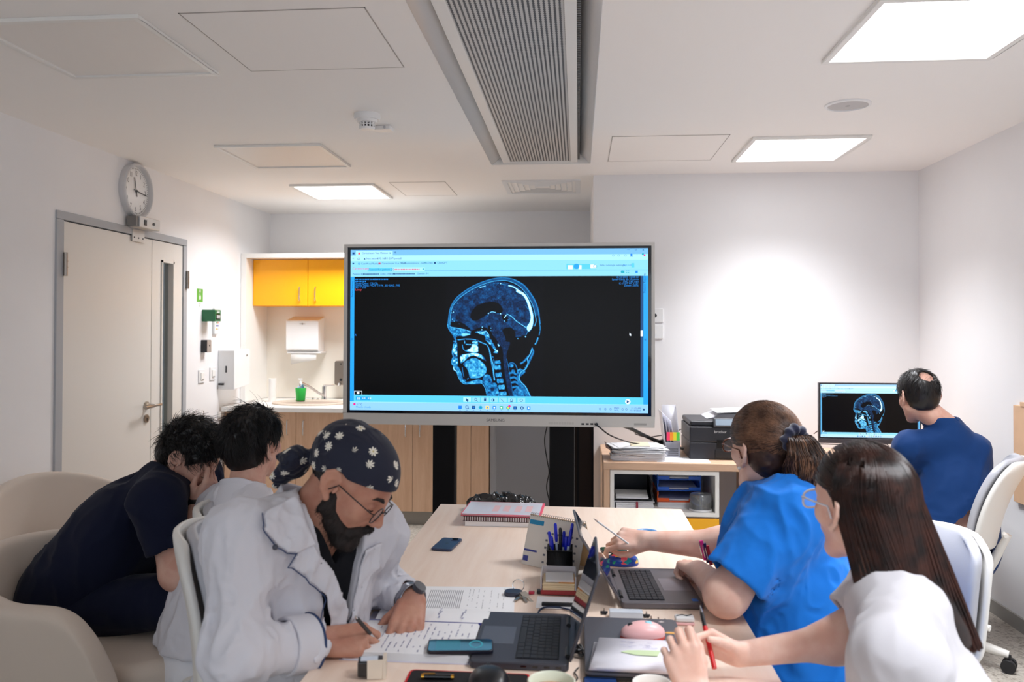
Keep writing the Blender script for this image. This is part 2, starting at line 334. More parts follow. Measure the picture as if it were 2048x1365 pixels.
# electric door closer
t = thing('door_closer', 'silver box-shaped door holder above the door under the clock', 'door closer', (XL, 4.86, 2.05))
ALU = mat('aluminium', (190, 188, 186), rough=.38, metal=.6)
box('housing', (XL + .014, 4.74, 2.085), (XL + .085, 4.98, 2.155), ALU, t, bevel=.006, world=True)
box('end_cap', (XL + .014, 4.715, 2.09), (XL + .075, 4.738, 2.15), mat('closer_cap', (120, 118, 116), rough=.4), t, bevel=.003, world=True)
MB().cyl((XL + .086, 4.9, 2.12), (XL + .09, 4.9, 2.12), .009).build('indicator', DARK, t, world=True)
box('latch_window', (XL + .085, 4.79, 2.1), (XL + .088, 4.815, 2.135), DARK, t, world=True)
box('mounting_plate', (XL + .006, 4.78, 2.005), (XL + .016, 4.92, 2.08), ALU, t, bevel=.002, world=True)
for y in (4.8, 4.85, 4.9): MB().cyl((XL + .016, y, 2.03), (XL + .018, y, 2.03), .005).build('screw', DARK, t, world=True)
# clock
t = thing('wall_clock', 'round white wall clock with grey rim above the door', 'clock', (XL, 4.815, 2.315))
R = .168
Mx = Matrix(((0, 0, 1, XL), (1, 0, 0, 4.815), (0, 1, 0, 2.315), (0, 0, 0, 1)))   # clock plane: local x -> +Y, local y -> Z, local z -> +X
def ck(name, mb, mt, par=t, **k): return mb.build(name, mt, par, world=True, **k)
m = MB(); m.lathe([(0, .0), (R, 0), (R, .035), (R - .006, .042), (R - .014, .042), (R - .02, .03), (R - .02, .012)], n=64, M=Mx); ck('case', m, mat('clock_rim', (200, 200, 202), rough=.35))
m = MB(); m.lathe([(0, .014), (R - .018, .014)], n=64, M=Mx); m.closed = False; ck('dial', m, mat('clock_dial', (236, 236, 236), rough=.3))
INK = mat('dark_ink', (40, 42, 48), rough=.6)
m = MB()
for i in range(60):
    a = PI / 2 - 2 * PI * i / 60; r0 = R - .034 if i % 5 else R - .037; wd_ = .001 if i % 5 else .0018
    m.box((r0, -wd_, .0145), (R - .026, wd_, .0155), Mx @ Matrix.Rotation(a, 4, 'Z'))
for k in range(1, 13):
    a = PI / 2 - 2 * PI * k / 12; rr = R - .058
    text(m, str(k), .044, Mx @ Matrix.Translation((rr * math.cos(a), rr * math.sin(a) - .015, .0148)), align='CENTER', sx=.8)
m.closed = False; ck('numerals', m, INK, smooth=0)
def hand(name, ang, ln, w, z):
    a = PI / 2 - math.radians(ang); ck(name, MB().box((-.035, -w, z), (ln, w, z + .0015), Mx @ Matrix.Rotation(a, 4, 'Z')), INK)
hand('hour_hand', 345, .085, .0035, .018); hand('minute_hand', 96, .12, .0028, .021)
ck('hub', MB().cyl((0, 0, .014), (0, 0, .026), .007, M=Mx), INK)
m = MB(); m.lathe([(0, .0405), (R - .014, .0395)], n=64, M=Mx); m.closed = False; ck('glass', m, mat('clock_glass', (240, 240, 240), rough=.02, alpha=.07, spec=.8))
# left wall small fittings
def onwall(name, lab, cat, y0, y1, z0, z1, d, m_, bev=.003, part='housing'):
    t = thing(name, lab, cat, (XL, (y0 + y1) / 2, (z0 + z1) / 2)); box(part, (XL, y0, z0), (XL + d, y1, z1), m_, t, bevel=bev, world=True); return t
t = onwall('notice_sticker', 'green door release sticker on the wall beside the door', 'sticker', 5.665, 5.76, 1.665, 1.76, .0015, mat('sticker_green', (92, 168, 66), rough=.5), 0, 'sheet')
m = MB(); Mw = face_right(XL + .0018, 5.712, 1.68); m.add([(v[0], v[1], 0) for v in [(-.008, .002), (.01, .002), (.016, .012), (.014, .03), (.004, .034), (.002, .05), (-.003, .05), (-.004, .03), (-.013, .026), (-.012, .012)]], [tuple(range(10))], Mw)
m.box((-.012, .054, 0), (.012, .058, .0004), Mw); m.box((-.012, .07, 0), (.012, .074, .0004), Mw); m.box((-.012, .054, 0), (-.009, .074, .0004), Mw); m.box((.009, .054, 0), (.012, .074, .0004), Mw); m.ball((0, .064, 0), (.005, .005, .0004), M=Mw)
m.closed = False; m.build('pictogram', PLASTIC, t, world=True, smooth=0)
m = MB(); text(m, 'Press to', .012, face_right(XL + .001, 5.69, 1.648)); text(m, 'open', .012, face_right(XL + .001, 5.695, 1.633)); m.closed = False; m.build('lettering', mat('green_ink', (110, 150, 110), rough=.6), t, world=True, smooth=0)
t = onwall('emergency_release', 'dark green emergency door release box with a black window', 'call point', 5.745, 5.845, 1.525, 1.61, .10, mat('release_green', (20, 105, 62), rough=.35), .004)
box('window', (XL + .1, 5.765, 1.54), (XL + .102, 5.83, 1.58), DARK, t, world=True); m = MB(); m.box((XL + .102, 5.77, 1.562), (XL + .103, 5.825, 1.568)); m.box((XL + .102, 5.77, 1.548), (XL + .103, 5.825, 1.554)); m.box((XL + .1, 5.775, 1.588), (XL + .1015, 5.82, 1.594)); m.box((XL + .1, 5.775, 1.598), (XL + .1015, 5.82, 1.603)); m.build('lettering', PLASTIC, t, world=True)
t = onwall('wall_remote', 'slim white wall controller with coloured buttons', 'wall controller', 5.915, 5.99, 1.43, 1.63, .022, PLASTIC, .006)
box('display', (XL + .022, 5.935, 1.535), (XL + .0235, 5.975, 1.575), mat('remote_display', (90, 68, 60), rough=.2), t, world=True)
for k, c in enumerate([(70, 150, 80), (220, 120, 90), (40, 60, 140), (70, 70, 160), (240, 200, 70), (205, 205, 205)]):
    y, z = 5.945 + .022 * (k % 2), 1.518 - .024 * (k // 2); MB().cyl((XL + .022, y, z), (XL + .025, y, z), .0065, n=12).build('button', mat('remote_button_%d' % k, c, rough=.4), t, world=True)
t = onwall('card_reader', 'small black card reader with a steel face below the green box', 'card reader', 5.735, 5.8, 1.30, 1.39, .045, DARK, .002)
box('face_plate', (XL + .045, 5.737, 1.302), (XL + .05, 5.798, 1.388), mat('reader_face', (175, 165, 158), rough=.35, metal=.5), t, world=True); MB().cyl((XL + .05, 5.767, 1.35), (XL + .052, 5.767, 1.35), .006).build('lens', DARK, t, world=True)
for (y0, y1, z0, z1, lab) in ((5.695, 5.785, 1.08, 1.175, 'white double light switch nearer the door'), (5.875, 5.965, 1.09, 1.185, 'white single light switch farther from the door')):
    t = onwall('light_switch', lab, 'light switch', y0, y1, z0, z1, .01, PLASTIC, .003, 'plate')
    box('rocker', (XL + .01, y0 + .022, z0 + .02), (XL + .016, y1 - .022, z1 - .02), WHITE, t, world=True, bevel=.002)
    box('indicator', (XL + .016, y0 + .03, z0 + .024), (XL + .0165, y1 - .03, z0 + .028), INK, t, world=True)
t = thing('paper_dispenser', 'white metal roll dispenser with black lever on the wall by the counter', 'dispenser', (XL, 6.18, 1.15))
m = MB(); m.prism([(6.02, 1.01), (6.30, 1.03), (6.32, 1.04), (6.32, 1.30), (6.30, 1.315), (6.02, 1.31)], XL, XL + .13, 'x'); m.build('body', PLASTIC, t, bevel=.006, world=True)
box('sight_slot', (XL + .06, 6.0185, 1.14), (XL + .07, 6.0205, 1.19), INK, t, world=True); MB().cyl((XL + .13, 6.25, 1.265), (XL + .134, 6.25, 1.265), .008).build('lock', STEEL, t, world=True)
box('lever', (XL + .01, 6.0, 1.045), (XL + .05, 6.02, 1.06), DARK, t, world=True, bevel=.003)
# coat hook behind the sitting men
t = thing('coat_hook', 'small steel coat hook on the wall left of the counter', 'hook', (XL, 5.68, .84))
MB().tube([(XL, 5.68, .83), (XL + .04, 5.68, .82), (XL + .055, 5.68, .85), (XL + .05, 5.68, .885)], .003).build('hook_rod', STEEL, t, world=True)
MB().cyl((XL, 5.68, .83), (XL + .004, 5.68, .83), .012).build('rose', STEEL, t, world=True)
# board on the right wall, sockets behind the display
t = thing('wall_board', 'light wood board on the right wall at the picture edge', 'board', (XR, 4.0, .87))
box('panel', (XR - .02, 3.2, .63), (XR, 4.27, 1.105), mat('board_wood', (226, 186, 150), rough=.5, noise=.1, nscale=8), t, world=True, bevel=.002); box('top_clip', (XR - .024, 3.6, 1.105), (XR, 4.2, 1.125), mat('board_wood'), t, world=True)
for z0, z1, lab in ((1.521, 1.61, 'white socket plate on the back wall right of the display, upper one'), (1.414, 1.505, 'white socket plate on the back wall right of the display, lower one')):
    t = thing('wall_socket', lab, 'socket', (.51, YB, (z0 + z1) / 2)); box('plate', (.465, YB - .012, z0), (.553, YB, z1), PLASTIC, t, world=True, bevel=.003)
    MB().cyl((.5, YB - .012, (z0 + z1) / 2), (.5, YB - .014, (z0 + z1) / 2), .012).build('opening', INK if z0 > 1.5 else WHITE, t, world=True)
# ================================================================== KITCHEN ALCOVE
SY0, SY1, SZT = 6.43, 6.91, 2.082            # surround front, back and top
def on(name, lab, cat, loc, **k): return thing(name, lab, cat, loc, **k)
t = on('niche_surround', 'white panel surround framing the sink niche and yellow cupboards', 'niche', (-1.7, 6.7, .88))
NX1 = -.66
box('side_panel', (XL + .002, SY0, .88), (XL + .045, SY1, SZT), WHITE, t, world=True, bevel=.002)
box('side_panel', (NX1 - .04, SY0, .88), (NX1, SY1, SZT), WHITE, t, world=True, bevel=.002)
box('top_panel', (XL + .045, SY0, SZT - .035), (NX1 - .04, SY1, SZT), WHITE, t, world=True, bevel=.002)
box('back_panel', (XL + .045, SY1 - .02, .88), (NX1 - .04, SY1, SZT - .035), mat('niche_back', (235, 229, 218), rough=.3), t, world=True)
# yellow wall cupboards
YEL = mat('yellow_laminate', (255, 176, 2), rough=.35)
def bow(mb, a, b, out, r):
    a = Vector(a); b = Vector(b); o = Vector(out); d = (b - a)
    mb.tube([a, a + o * .8 + d * .03, a + o + d * .12, a + o * 1.06 + d * .5, a + o + d * .88, a + o * .8 + d * .97, b], r, n=8)
def wallcab(x0, x1, hx, lab):
    t = on('wall_cupboard', lab, 'wall cupboard', ((x0 + x1) / 2, 6.72, 1.66), group='yellow wall cupboards')
    box('carcass', (x0, 6.59, 1.662), (x1, SY1 - .022, SZT - .037), YEL, t, world=True)
    n = 2; w = (x1 - x0) / n
    for i in range(n):
        d = box('door', (x0 + i * w + .002, 6.57, 1.664), (x0 + (i + 1) * w - .002, 6.589, SZT - .04), YEL, t, world=True, bevel=.001)
        hx_ = x0 + w - .045 if i == 0 else x0 + w + .045
        if len(hx): hx_ = hx[i]
        m = MB(); bow(m, (hx_, 6.57, 1.703), (hx_, 6.57, 1.818), (0, -.028, 0), .0045); m.build('handle', CHROME, d, world=True)
wallcab(-2.673, -1.745, (-2.272, -2.14), 'yellow two-door wall cupboard beside the door wall')
wallcab(-1.741, -.705, (), 'yellow two-door wall cupboard hidden behind the display')
# base cabinets
t = on('worktop', 'white worktop over the beech cupboards, with the sink let in', 'worktop', (-1.7, 6.4, .84))
m = MB(); m.box((-2.70, 6.04, .842), (NX1, SY1 - .021, .878))
m.build('slab', WHITE, t, world=True, bevel=.003)
edges = [-2.70, -2.136, -1.685, -1.237, -.795, -.66]
hxs = {0: None, 1: (-2.074,), 2: (-1.285,), 3: (-1.175,)}
fr = [(-2.70, -2.136, -2.20), (-2.136, -1.685, -2.074), (-1.685, -1.237, -1.287), (-1.237, -.795, -1.178), (-.795, -.66, None)]
labs = ['beech base cupboard nearest the door wall', 'beech base cupboard under the sink with a bow handle at its left edge', 'beech base cupboard with its bow handle at the right edge', 'beech base cupboard behind the left dark stand leg', 'narrow beech base unit beside the grey metal cabinet']
for (x0, x1, hx), lb in zip(fr, labs):
    t = on('base_cupboard', lb, 'base cupboard', ((x0 + x1) / 2, 6.5, 0), group='beech base cupboards')
    box('carcass', (x0 + .001, 6.12, .10), (x1 - .001, SY1 - .03, .84), WOODZ, t, world=True)
    d = box('door', (x0 + .0015, 6.10, .103), (x1 - .0015, 6.119, .838), WOODZ, t, world=True, bevel=.001)
    if hx is not None:
        m = MB(); bow(m, (hx, 6.10, .665), (hx, 6.10, .778), (0, -.028, 0), .0045); m.build('handle', CHROME, d, world=True)
    box('plinth', (x0, 6.13, 0), (x1, 6.15, .10), mat('plinth_grey', (150, 146, 140), rough=.4, metal=.3), t, world=True)
# side gable by the door wall
box('filler_panel', (XL + .001, 6.02, .80), (-2.702, 6.42, .841), WHITE)
tag(bpy.data.objects['filler_panel'], 'short white filler strip between worktop and door wall', 'filler strip')
t = on('sink', 'oval beige stone basin let into the white worktop', 'sink', (-2.13, 6.40, .878))
STONE = mat('sink_stone', (205, 190, 174), rough=.5, noise=.12, nscale=90)
m = MB(); m.lathe([(.30, 0), (.30, .010), (.292, .014), (.25, .013), (.235, .006), (.225, -.002)], sx=1, sy=.78, n=56); m.build('rim', STONE, t)
m = MB(); m.lathe([(.232, .002), (.2, .0012), (0, .0006)], sx=1, sy=.75, n=56); m.build('bowl', mat('sink_bowl', (168, 150, 138), rough=.5), t)
t = on('faucet', 'chrome single-lever mixer tap at the back of the sink', 'faucet', (-2.095, 6.66, .878))
m = MB(); m.cyl((0, 0, .01), (0, 0, .035), .026, .022); m.cyl((0, 0, .035), (0, 0, .12), .019); m.build('tap_body', CHROME, t, smooth=50)
MB().tube([(0, 0, .04), (-.03, -.03, .06), (-.10, -.09, .125), (-.14, -.13, .15), (-.155, -.145, .148), (-.158, -.148, .128)], .011, n=12).build('spout', CHROME, t)
MB().tube([(0, 0, .12), (.01, -.005, .126), (.095, -.03, .131)], [.014, .008, .005], n=10).build('lever', CHROME, t)
t = on('sink_plug', 'small chrome plug knob on the sink rim beside the tap', 'sink plug', (-2.175, 6.615, .890)); MB().lathe([(0, 0), (.012, 0), (.009, .012), (.012, .018), (0, .02)]).build('knob', CHROME, t)
MB().lathe([(0, 0), (.010, 0), (.007, .009), (.009, .013), (0, .014)], c=(.04, .0, 0)).build('chain_stud', CHROME, t)
t = on('soap_bottle', 'hand soap bottle with blue label standing inside the green cup', 'soap bottle', (-2.258, 6.555, .895))
m = MB(); m.lathe([(0, 0), (.026, 0), (.028, .01), (.028, .09), (.02, .115), (.011, .125), (0, .125)], sx=1.1, sy=.8, n=28); m.build('bottle_body', mat('soap_blue', (70, 160, 215), rough=.25, noise=.35, nscale=25, col2=(205, 228, 240)), t)
m = MB(); m.lathe([(0, .125), (.013, .125), (.013, .143), (.005, .146), (.005, .165), (0, .165)], n=16); m.box((-.02, -.007, .163), (.012, .007, .172)); m.build('pump', PLASTIC, t)
t = on('green_cup', 'bright green plastic cup on the sink rim holding the soap bottle', 'cup', (-2.258, 6.555, .8895))
G = mat('green_plastic', (32, 186, 72), rough=.3)
m = MB(); m.lathe([(0, .0), (.033, 0), (.036, .004), (.045, .098), (.043, .1), (.0415, .098), (.033, .006), (0, .004)], n=36); m.build('shell', G, t)
t = on('paper_roll', 'tall white paper roll standing in the worktop corner', 'paper roll', (-2.475, 6.50, .878)); MB().lathe([(.02, 0), (.03, 0), (.03, .19), (.012, .19), (.012, .02)], n=30).build('roll', WHITE, t)
t = on('paper_towel_dispenser', 'white metal paper towel dispenser on the niche back with a sheet hanging out', 'paper towel dispenser', (-2.31, 6.8, 1.27))
m = MB(); m.prism([(6.745, 1.283), (6.712, 1.30), (6.712, 1.545), (6.889, 1.58), (6.889, 1.283)], -2.445, -2.165, 'x'); m.build('case', PLASTIC, t, world=True, bevel=.008)
MB().cyl((-2.30, 6.706, 1.515), (-2.30, 6.713, 1.515), .007).cyl((-2.325, 6.709, 1.515), (-2.275, 6.709, 1.515), .002).build('lock', STEEL, t, world=True)
box('outlet_tray', (-2.44, 6.73, 1.268), (-2.15, 6.889, 1.283), PLASTIC, t, world=True, bevel=.002)
m = MB(); m.add([(-2.41, 6.74, 1.275), (-2.19, 6.745, 1.275), (-2.19, 6.735, 1.215), (-2.40, 6.72, 1.175)], [(0, 1, 2, 3)]); m.closed = False; m.build('paper_sheet', WHITE, t, world=True, solid=.001)
t = on('soap_dispenser', 'brushed steel soap dispenser on the niche back, half behind the display', 'soap dispenser', (-1.99, 6.84, 1.0))
m = MB(); m.prism(rrect(-1.99, 1.102, .115, .205, .018), 6.785, 6.889, 'y'); m.build('case', STEEL, t, world=True, bevel=.004)
MB().cyl((-1.99, 6.78, 1.045), (-1.99, 6.786, 1.045), .012).build('sight_glass', DARK, t, world=True); MB().cyl((-1.99, 6.78, 1.178), (-1.99, 6.786, 1.178), .006).build('lock', DARK, t, world=True)
MB().tube([(-1.995, 6.79, 1.015), (-1.995, 6.755, 1.012), (-1.995, 6.75, .995)], .011).build('push_valve', CHROME, t, world=True)
# grey metal cabinet between the stand legs
t = on('metal_cabinet', 'tall grey metal cabinet seen between the two dark stand legs', 'metal cabinet', (-.42, 6.45, 0))
GM = mat('cabinet_grey', (146, 146, 150), rough=.38, metal=.25)
box('body', (-.655, 6.12, .03), (.02, 6.75, 1.62), mat('cabinet_side', (180, 182, 188), rough=.4), t, world=True, bevel=.004); box('door', (-.605, 6.095, .05), (.015, 6.118, 1.6), GM, t, world=True, bevel=.003)
box('plinth', (-.64, 6.15, 0), (.0, 6.7, .03), DARK, t, world=True)
# ================================================================== DISPLAY ON ITS STAND
TY = 4.50
t = on('display_stand', 'black floor stand of two wide legs under the big display', 'display stand', (-.44, 4.6, 0))
BLK = mat('stand_black', (7, 6, 9), rough=.6, spec=.2)
for x0, x1 in ((-.805, -.683), (-.156, -.02)):
    box('leg', (x0, TY + .03, .04), (x1, TY + .13, 1.5), BLK, t, world=True, bevel=.004)
    m = MB(); m.box((x0 - .01, TY - .30, .03), (x1 + .01, TY + .55, .08)); m.build('foot', BLK, t, world=True, bevel=.006)
    for y in (TY - .27, TY + .52): MB().cyl(((x0 + x1) / 2 - .02, y, .022), ((x0 + x1) / 2 + .02, y, .022), .022).build('caster', BLK, t, world=True)
box('crossbar', (-.683, TY + .06, 1.2), (-.156, TY + .10, 1.3), BLK, t, world=True)
t = on('cable_duct', 'dark brown upright duct right of the right stand leg', 'duct', (.03, 4.95, 0))
m = MB(); m.box((-.02, 4.90, 0), (.093, 5.02, 1.3)); m.build('cover', mat('duct_brown', (34, 22, 17), rough=.6, spec=.2), t, world=True, bevel=.003)
for x in (-.005, .08): box('edge_strip', (x, 4.895, 0), (x + .012, 4.9, 1.3), BLK, t, world=True)
# low shelf and desk along the back wall
DZ = .72; DY = 4.70
t = on('wall_desk', 'long beech desk along the back wall, running to the right wall', 'desk', (1.1, 5.0, 0))
box('top', (.145, DY, DZ - .042), (XR - .003, YB - .003, DZ), WOODX, t, world=True, bevel=.003)
box('side_panel', (.148, DY + .003, 0), (.18, YB - .003, DZ - .042), WOODZ, t, world=True, bevel=.002)
box('side_panel', (1.02, DY + .12, 0), (1.05, YB - .003, DZ - .042), WOODZ, t, world=True, bevel=.002)
box('back_panel', (1.05, YB - .04, .2), (XR - .003, YB - .02, DZ - .042), WHITE, t, world=True)
t = on('shelf_box', 'open white shelf box under the left end of the wall desk', 'shelf', (.47, 5.0, .06))
x0, x1, z0, z1 = .183, .79, .42, DZ - .045
m = MB(); g = .022; m.box((x0, DY + .01, z0), (x0 + g, 5.2, z1)); m.box((x1 - g, DY + .01, z0), (x1, 5.2, z1)); m.box((x0 + g, DY + .01, z1 - g), (x1 - g, 5.2, z1)); m.box((x0 + g, DY + .01, z0), (x1 - g, 5.2, z0 + g)); m.box((x0 + g, 5.18, z0 + g), (x1 - g, 5.2, z1 - g)); m.build('carcass', WHITE, t, world=True)
box('drawer_front', (x0, DY + .01, .06), (x1, DY + .03, z0 - .012), mat('drawer_yellow', (250, 180, 20), rough=.4), t, world=True, bevel=.001)
box('drawer_body', (x0 + .01, DY + .03, .06), (x1 - .01, 5.15, z0 - .012), WHITE, t, world=True); box('plinth', (x0 + .02, DY + .06, 0), (x1 - .02, 5.1, .06), DARK, t, world=True)
SB = z0 + g       # shelf floor
# things inside the shelf
PAPER = mat('paper', (238, 238, 240), rough=.6); PAPER2 = mat('paper_cream', (240, 226, 196), rough=.6)
def sheets(mb, cx, cy, z, w, d, n, rng, th=.0012, jit=.006, rot=.06):
    for i in range(n):
        M = RZ(rng.uniform(-rot, rot), (cx + rng.uniform(-jit, jit), cy + rng.uniform(-jit, jit), z + i * th)); mb.box((-w / 2, -d / 2, 0), (w / 2, d / 2, th * .9), M)
rg = random.Random(3)
t = on('letter_tray', 'black letter tray standing on the ring binders at the left of the shelf box', 'letter tray', (.31, 4.9, SB + .055))
m = MB(); m.box((-.10, -.14, 0), (.115, .16, .006)); m.box((-.10, -.14, 0), (-.094, .16, .03)); m.box((.109, -.14, 0), (.115, .16, .10)); m.box((-.10, .154, 0), (.115, .16, .10)); m.prism([(-.14, .0), (-.14, .012), (.16, .1), (.16, 0)], .109, .115, 'x'); m.build('tray_body', DARK, t, bevel=.002)
m = MB(); sheets(m, 0, -.03, .008, .18, .22, 8, rg); m.build('papers', PAPER, t)
t = on('ring_binder', 'grey ring binders lying flat at the left of the shelf box', 'binder', (.32, 4.88, SB)); m = MB(); m.box((-.115, -.14, 0), (.115, .15, .004)); m.box((-.115, -.14, .046), (.115, .15, .05)); m.box((-.115, -.14, 0), (-.111, .15, .05)); m.build('cover', mat('binder_grey', (190, 190, 196), rough=.5), t, bevel=.001)
m = MB(); sheets(m, .003, 0, .006, .21, .27, 26, rg, .0014, .003, .01); m.build('papers', PAPER, t)
MB().box((.01, -.1435, .004), (.022, -.1405, .05)).build('strap', mat('strap_red', (150, 40, 60), rough=.5), t)
def tray(z, c, lab, x=.585):
    t = on('document_tray', lab, 'document tray', (x, 4.998, z)); m = MB(); w, d = .125, .15
    m.box((-w, -d, 0), (w, d, .005)); m.box((-w, -d, 0), (-w + .005, d, .045)); m.box((w - .005, -d, 0), (w, d, .045)); m.box((-w, d - .005, 0), (w, d, .045)); m.box((-w, -d, 0), (-w + .07, -d + .004, .022)); m.box((w - .07, -d, 0), (w, -d + .004, .022))
    m.build('tray_body', mat('tray_' + lab.split()[0], c, rough=.35), t, bevel=.0015); m = MB(); sheets(m, 0, 0, .006, .22, .27, 6, rg); m.build('papers', PAPER, t)
    m = MB()
    for sx in (-1, 1):
        for sy in (-1, 1): m.cyl((sx * (w - .004), sy * (d - .006), .04), (sx * (w - .004), sy * (d - .006), .064), .004, n=8)
    if z < SB + .10: m.build('riser', mat('tray_' + lab.split()[0]), t)
tray(SB + .03, (228, 90, 30), 'orange desk tray with papers, lowest of the stack in the shelf box'); tray(SB + .095, (24, 96, 205), 'blue desk tray directly above the orange tray'); tray(SB + .158, (26, 88, 190), 'royal blue desk tray topmost of the stack in the shelf box')
t = on('paper_pile', 'flat pile of white paper under the orange tray in the shelf box', 'paper pile', (.575, 4.995, SB)); m = MB(); sheets(m, 0, 0, 0, .22, .29, 22, rg, .0013, .003, .02); m.build('sheets', PAPER, t)
t = on('disc_spindle', 'clear round disc spindle box in the shelf box beside the trays', 'disc box', (.698, 4.778, SB + .001))
CLR = mat('clear_plastic', (235, 238, 240), rough=.08, trans=.9); MB().lathe([(0, 0), (.064, 0), (.066, .008), (.062, .012), (0, .012)], n=48).build('base', mat('spindle_base', (210, 210, 212), rough=.3), t)
MB().lathe([(.0615, .012), (.0615, .086), (.056, .094), (.02, .096), (.018, .09), (0, .09)], n=48).build('cover', CLR, t, solid=.0015); MB().cyl((0, 0, .012), (0, 0, .08), .007).build('post', CLR, t)
MB().lathe([(.01, .012), (.058, .012), (.058, .018), (.01, .018)], n=40).build('discs', mat('disc_silver', (200, 180, 170), rough=.15, metal=.8), t)
# on the desk, left end
t = on('paper_stack', 'untidy stack of papers and binders on the left end of the wall desk', 'paper stack', (.345, 4.86, DZ))
m = MB(); sheets(m, 0, 0, 0, .30, .22, 18, rg, .0016, .006, .05); sheets(m, .0, 0, .03, .29, .22, 16, rg, .0018, .01, .07); m.build('papers', PAPER, t)
m = MB(); m.box((-.16, -.11, .028), (.10, .11, .0305), Matrix.Rotation(.1, 4, 'Y') @ RZ(.05)); m.add([(-.185, -.1, .075), (-.10, -.115, .03), (-.10, .11, .03), (-.185, .12, .08)], [(0, 1, 2, 3)]); m.build('folder', mat('folder_brown', (92, 66, 58), rough=.5), t, solid=.002)
m = MB()
for i in range(9):
    zz = .062 + i * .0022; M = RZ(rg.uniform(-.3, .3), (rg.uniform(-.03, .03), rg.uniform(-.02, .02), zz)) @ Matrix.Rotation(rg.uniform(-.03, .03), 4, 'X'); m.box((-.14, -.1, 0), (.14, .1, .001), M)
m.build('loose_sheets', PAPER, t); box('yellow_sheet', (-.04, -.08, .083), (.07, .09, .0845), PAPER2, t)
t = on('desk_sheet', 'white sheet of paper lying on the desk edge in front of the magazine holder', 'sheet', (.60, 4.83, DZ)); m = MB(); m.box((-.15, -.105, .0005), (.15, .09, .0018), RZ(-.03)); m.box((-.12, -.1, .0018), (.14, .1, .0026), RZ(.04)); m.build('page', PAPER, t)
t = on('clear_tray', 'small clear plastic tray with a white remote behind the paper stack', 'tray', (.47, 5.06, DZ)); m = MB(); m.box((-.07, -.05, 0), (.07, .05, .003)); m.box((-.07, -.05, 0), (-.067, .05, .04)); m.box((.067, -.05, 0), (.07, .05, .04)); m.box((-.07, .047, 0), (.07, .05, .04)); m.build('tray_body', CLR, t); box('remote', (-.05, -.03, .004), (.05, -.0, .02), PLASTIC, t, bevel=.004)
t = on('magazine_holder', 'clear grey magazine holder with coloured index flags beside the printer', 'magazine holder', (.555, 5.02, DZ))
m = MB(); m.closed = False; x0, x1 = -.04, .045
pr = [(-.10, 0), (-.10, .09), (.12, .29), (.12, 0)]
for x in (x0, x1): m.add([(x, p[0], p[1]) for p in pr], [(0, 1, 2, 3)])
m.add([(x0, -.10, 0), (x1, -.10, 0), (x1, -.10, .09), (x0, -.10, .09)], [(0, 1, 2, 3)]); m.add([(x0, .12, 0), (x1, .12, 0), (x1, .12, .29), (x0, .12, .29)], [(0, 1, 2, 3)]); m.add([(x0, -.1, .002), (x1, -.1, .002), (x1, .12, .002), (x0, .12, .002)], [(0, 1, 2, 3)])
m.build('shell', mat('holder_clear', (205, 205, 215), rough=.3, alpha=.55), t, solid=.002)
m = MB()
for i in range(4): m.box((x0 + .01 + i * .016, -.09, .005), (x0 + .012 + i * .016, .1, .27 - i * .02), Matrix.Rotation(-.12, 4, 'Y'))
m.build('booklets', mat('booklet', (228, 228, 235), rough=.5), t); m = MB()
for i in range(4): m.box((x0 + .012 + i * .002, -.104, .012 + i * .012), (x1 - .012, -.1035, .015 + i * .012), Matrix.Rotation(.0, 4, 'Y'))
m.build('slots', DARK, t)
for i, c in enumerate([(255, 60, 110), (255, 150, 40), (240, 225, 50), (90, 210, 70)]): box('index_flag', (x0 + .006 + i * .019, -.102, .10), (x0 + .025 + i * .019, -.1, .148), mat('flag%d' % i, c, rough=.5), t)
# printer
t = on('printer', 'black desktop multifunction printer with document feeder on the wall desk', 'printer', (.86, 5.05, DZ))
PB = mat('printer_black', (38, 38, 44), rough=.4)
m = MB(); m.box((-.215, -.20, 0), (.215, .19, .10)); m.build('lower_body', PB, t, bevel=.008); m = MB(); m.box((-.215, -.20, .101), (.215, .19, .19)); m.build('upper_body', PB, t, bevel=.008)
m = MB(); m.box((-.21, -.18, .191), (.21, .19, .222)); m.build('scanner_lid', PB, t, bevel=.01); box('paper_cassette', (-.07, -.207, .01), (.14, -.2, .06), DARK, t, bevel=.003); box('output_slot', (-.06, -.203, .068), (.14, -.199, .115), mat('slot_black', (8, 8, 10), rough=.8), t)
m = MB(); m.box((-.08, -.235, 0), (.17, -.198, .05), Matrix.Translation((0, 0, .125)) @ Matrix.Rotation(-.3, 4, 'X')); p_ = m.build('control_panel', mat('panel_grey', (70, 72, 78), rough=.35), t, bevel=.004)
m = MB(); m.box((-.07, -.2365, .008), (.03, -.2355, .044), Matrix.Translation((0, 0, .125)) @ Matrix.Rotation(-.3, 4, 'X')); m.build('touch_screen', mat('printer_screen', (150, 165, 180), rough=.1), p_)
m = MB(); m.prism([(-.10, .222), (.16, .222), (.19, .262), (-.02, .25)], -.06, .2, 'y'); m.build('document_feeder', mat('feeder', (196, 196, 202), rough=.35), t, bevel=.006)
m = MB(); m.box((-.03, -.1, .262), (.2, .16, .266), Matrix.Rotation(-.05, 4, 'Y')); m.build('feeder_paper', PAPER, t)
m = MB(); text(m, 'brother', .022, face_cam(-.075, -.2015, .155)); m.closed = False; m.build('brand_lettering', PLASTIC, t, smooth=0)
t = on('black_box', 'black device box with a silver top behind the ponytail, left of the monitor', 'device box', (1.23, 5.06, DZ)); box('case', (-.14, -.12, 0), (.075, .12, .19), DARK, t, bevel=.004); box('top_cover', (-.14, -.12, .19), (.075, .12, .205), mat('silver_top', (190, 194, 200), rough=.3), t, bevel=.003)
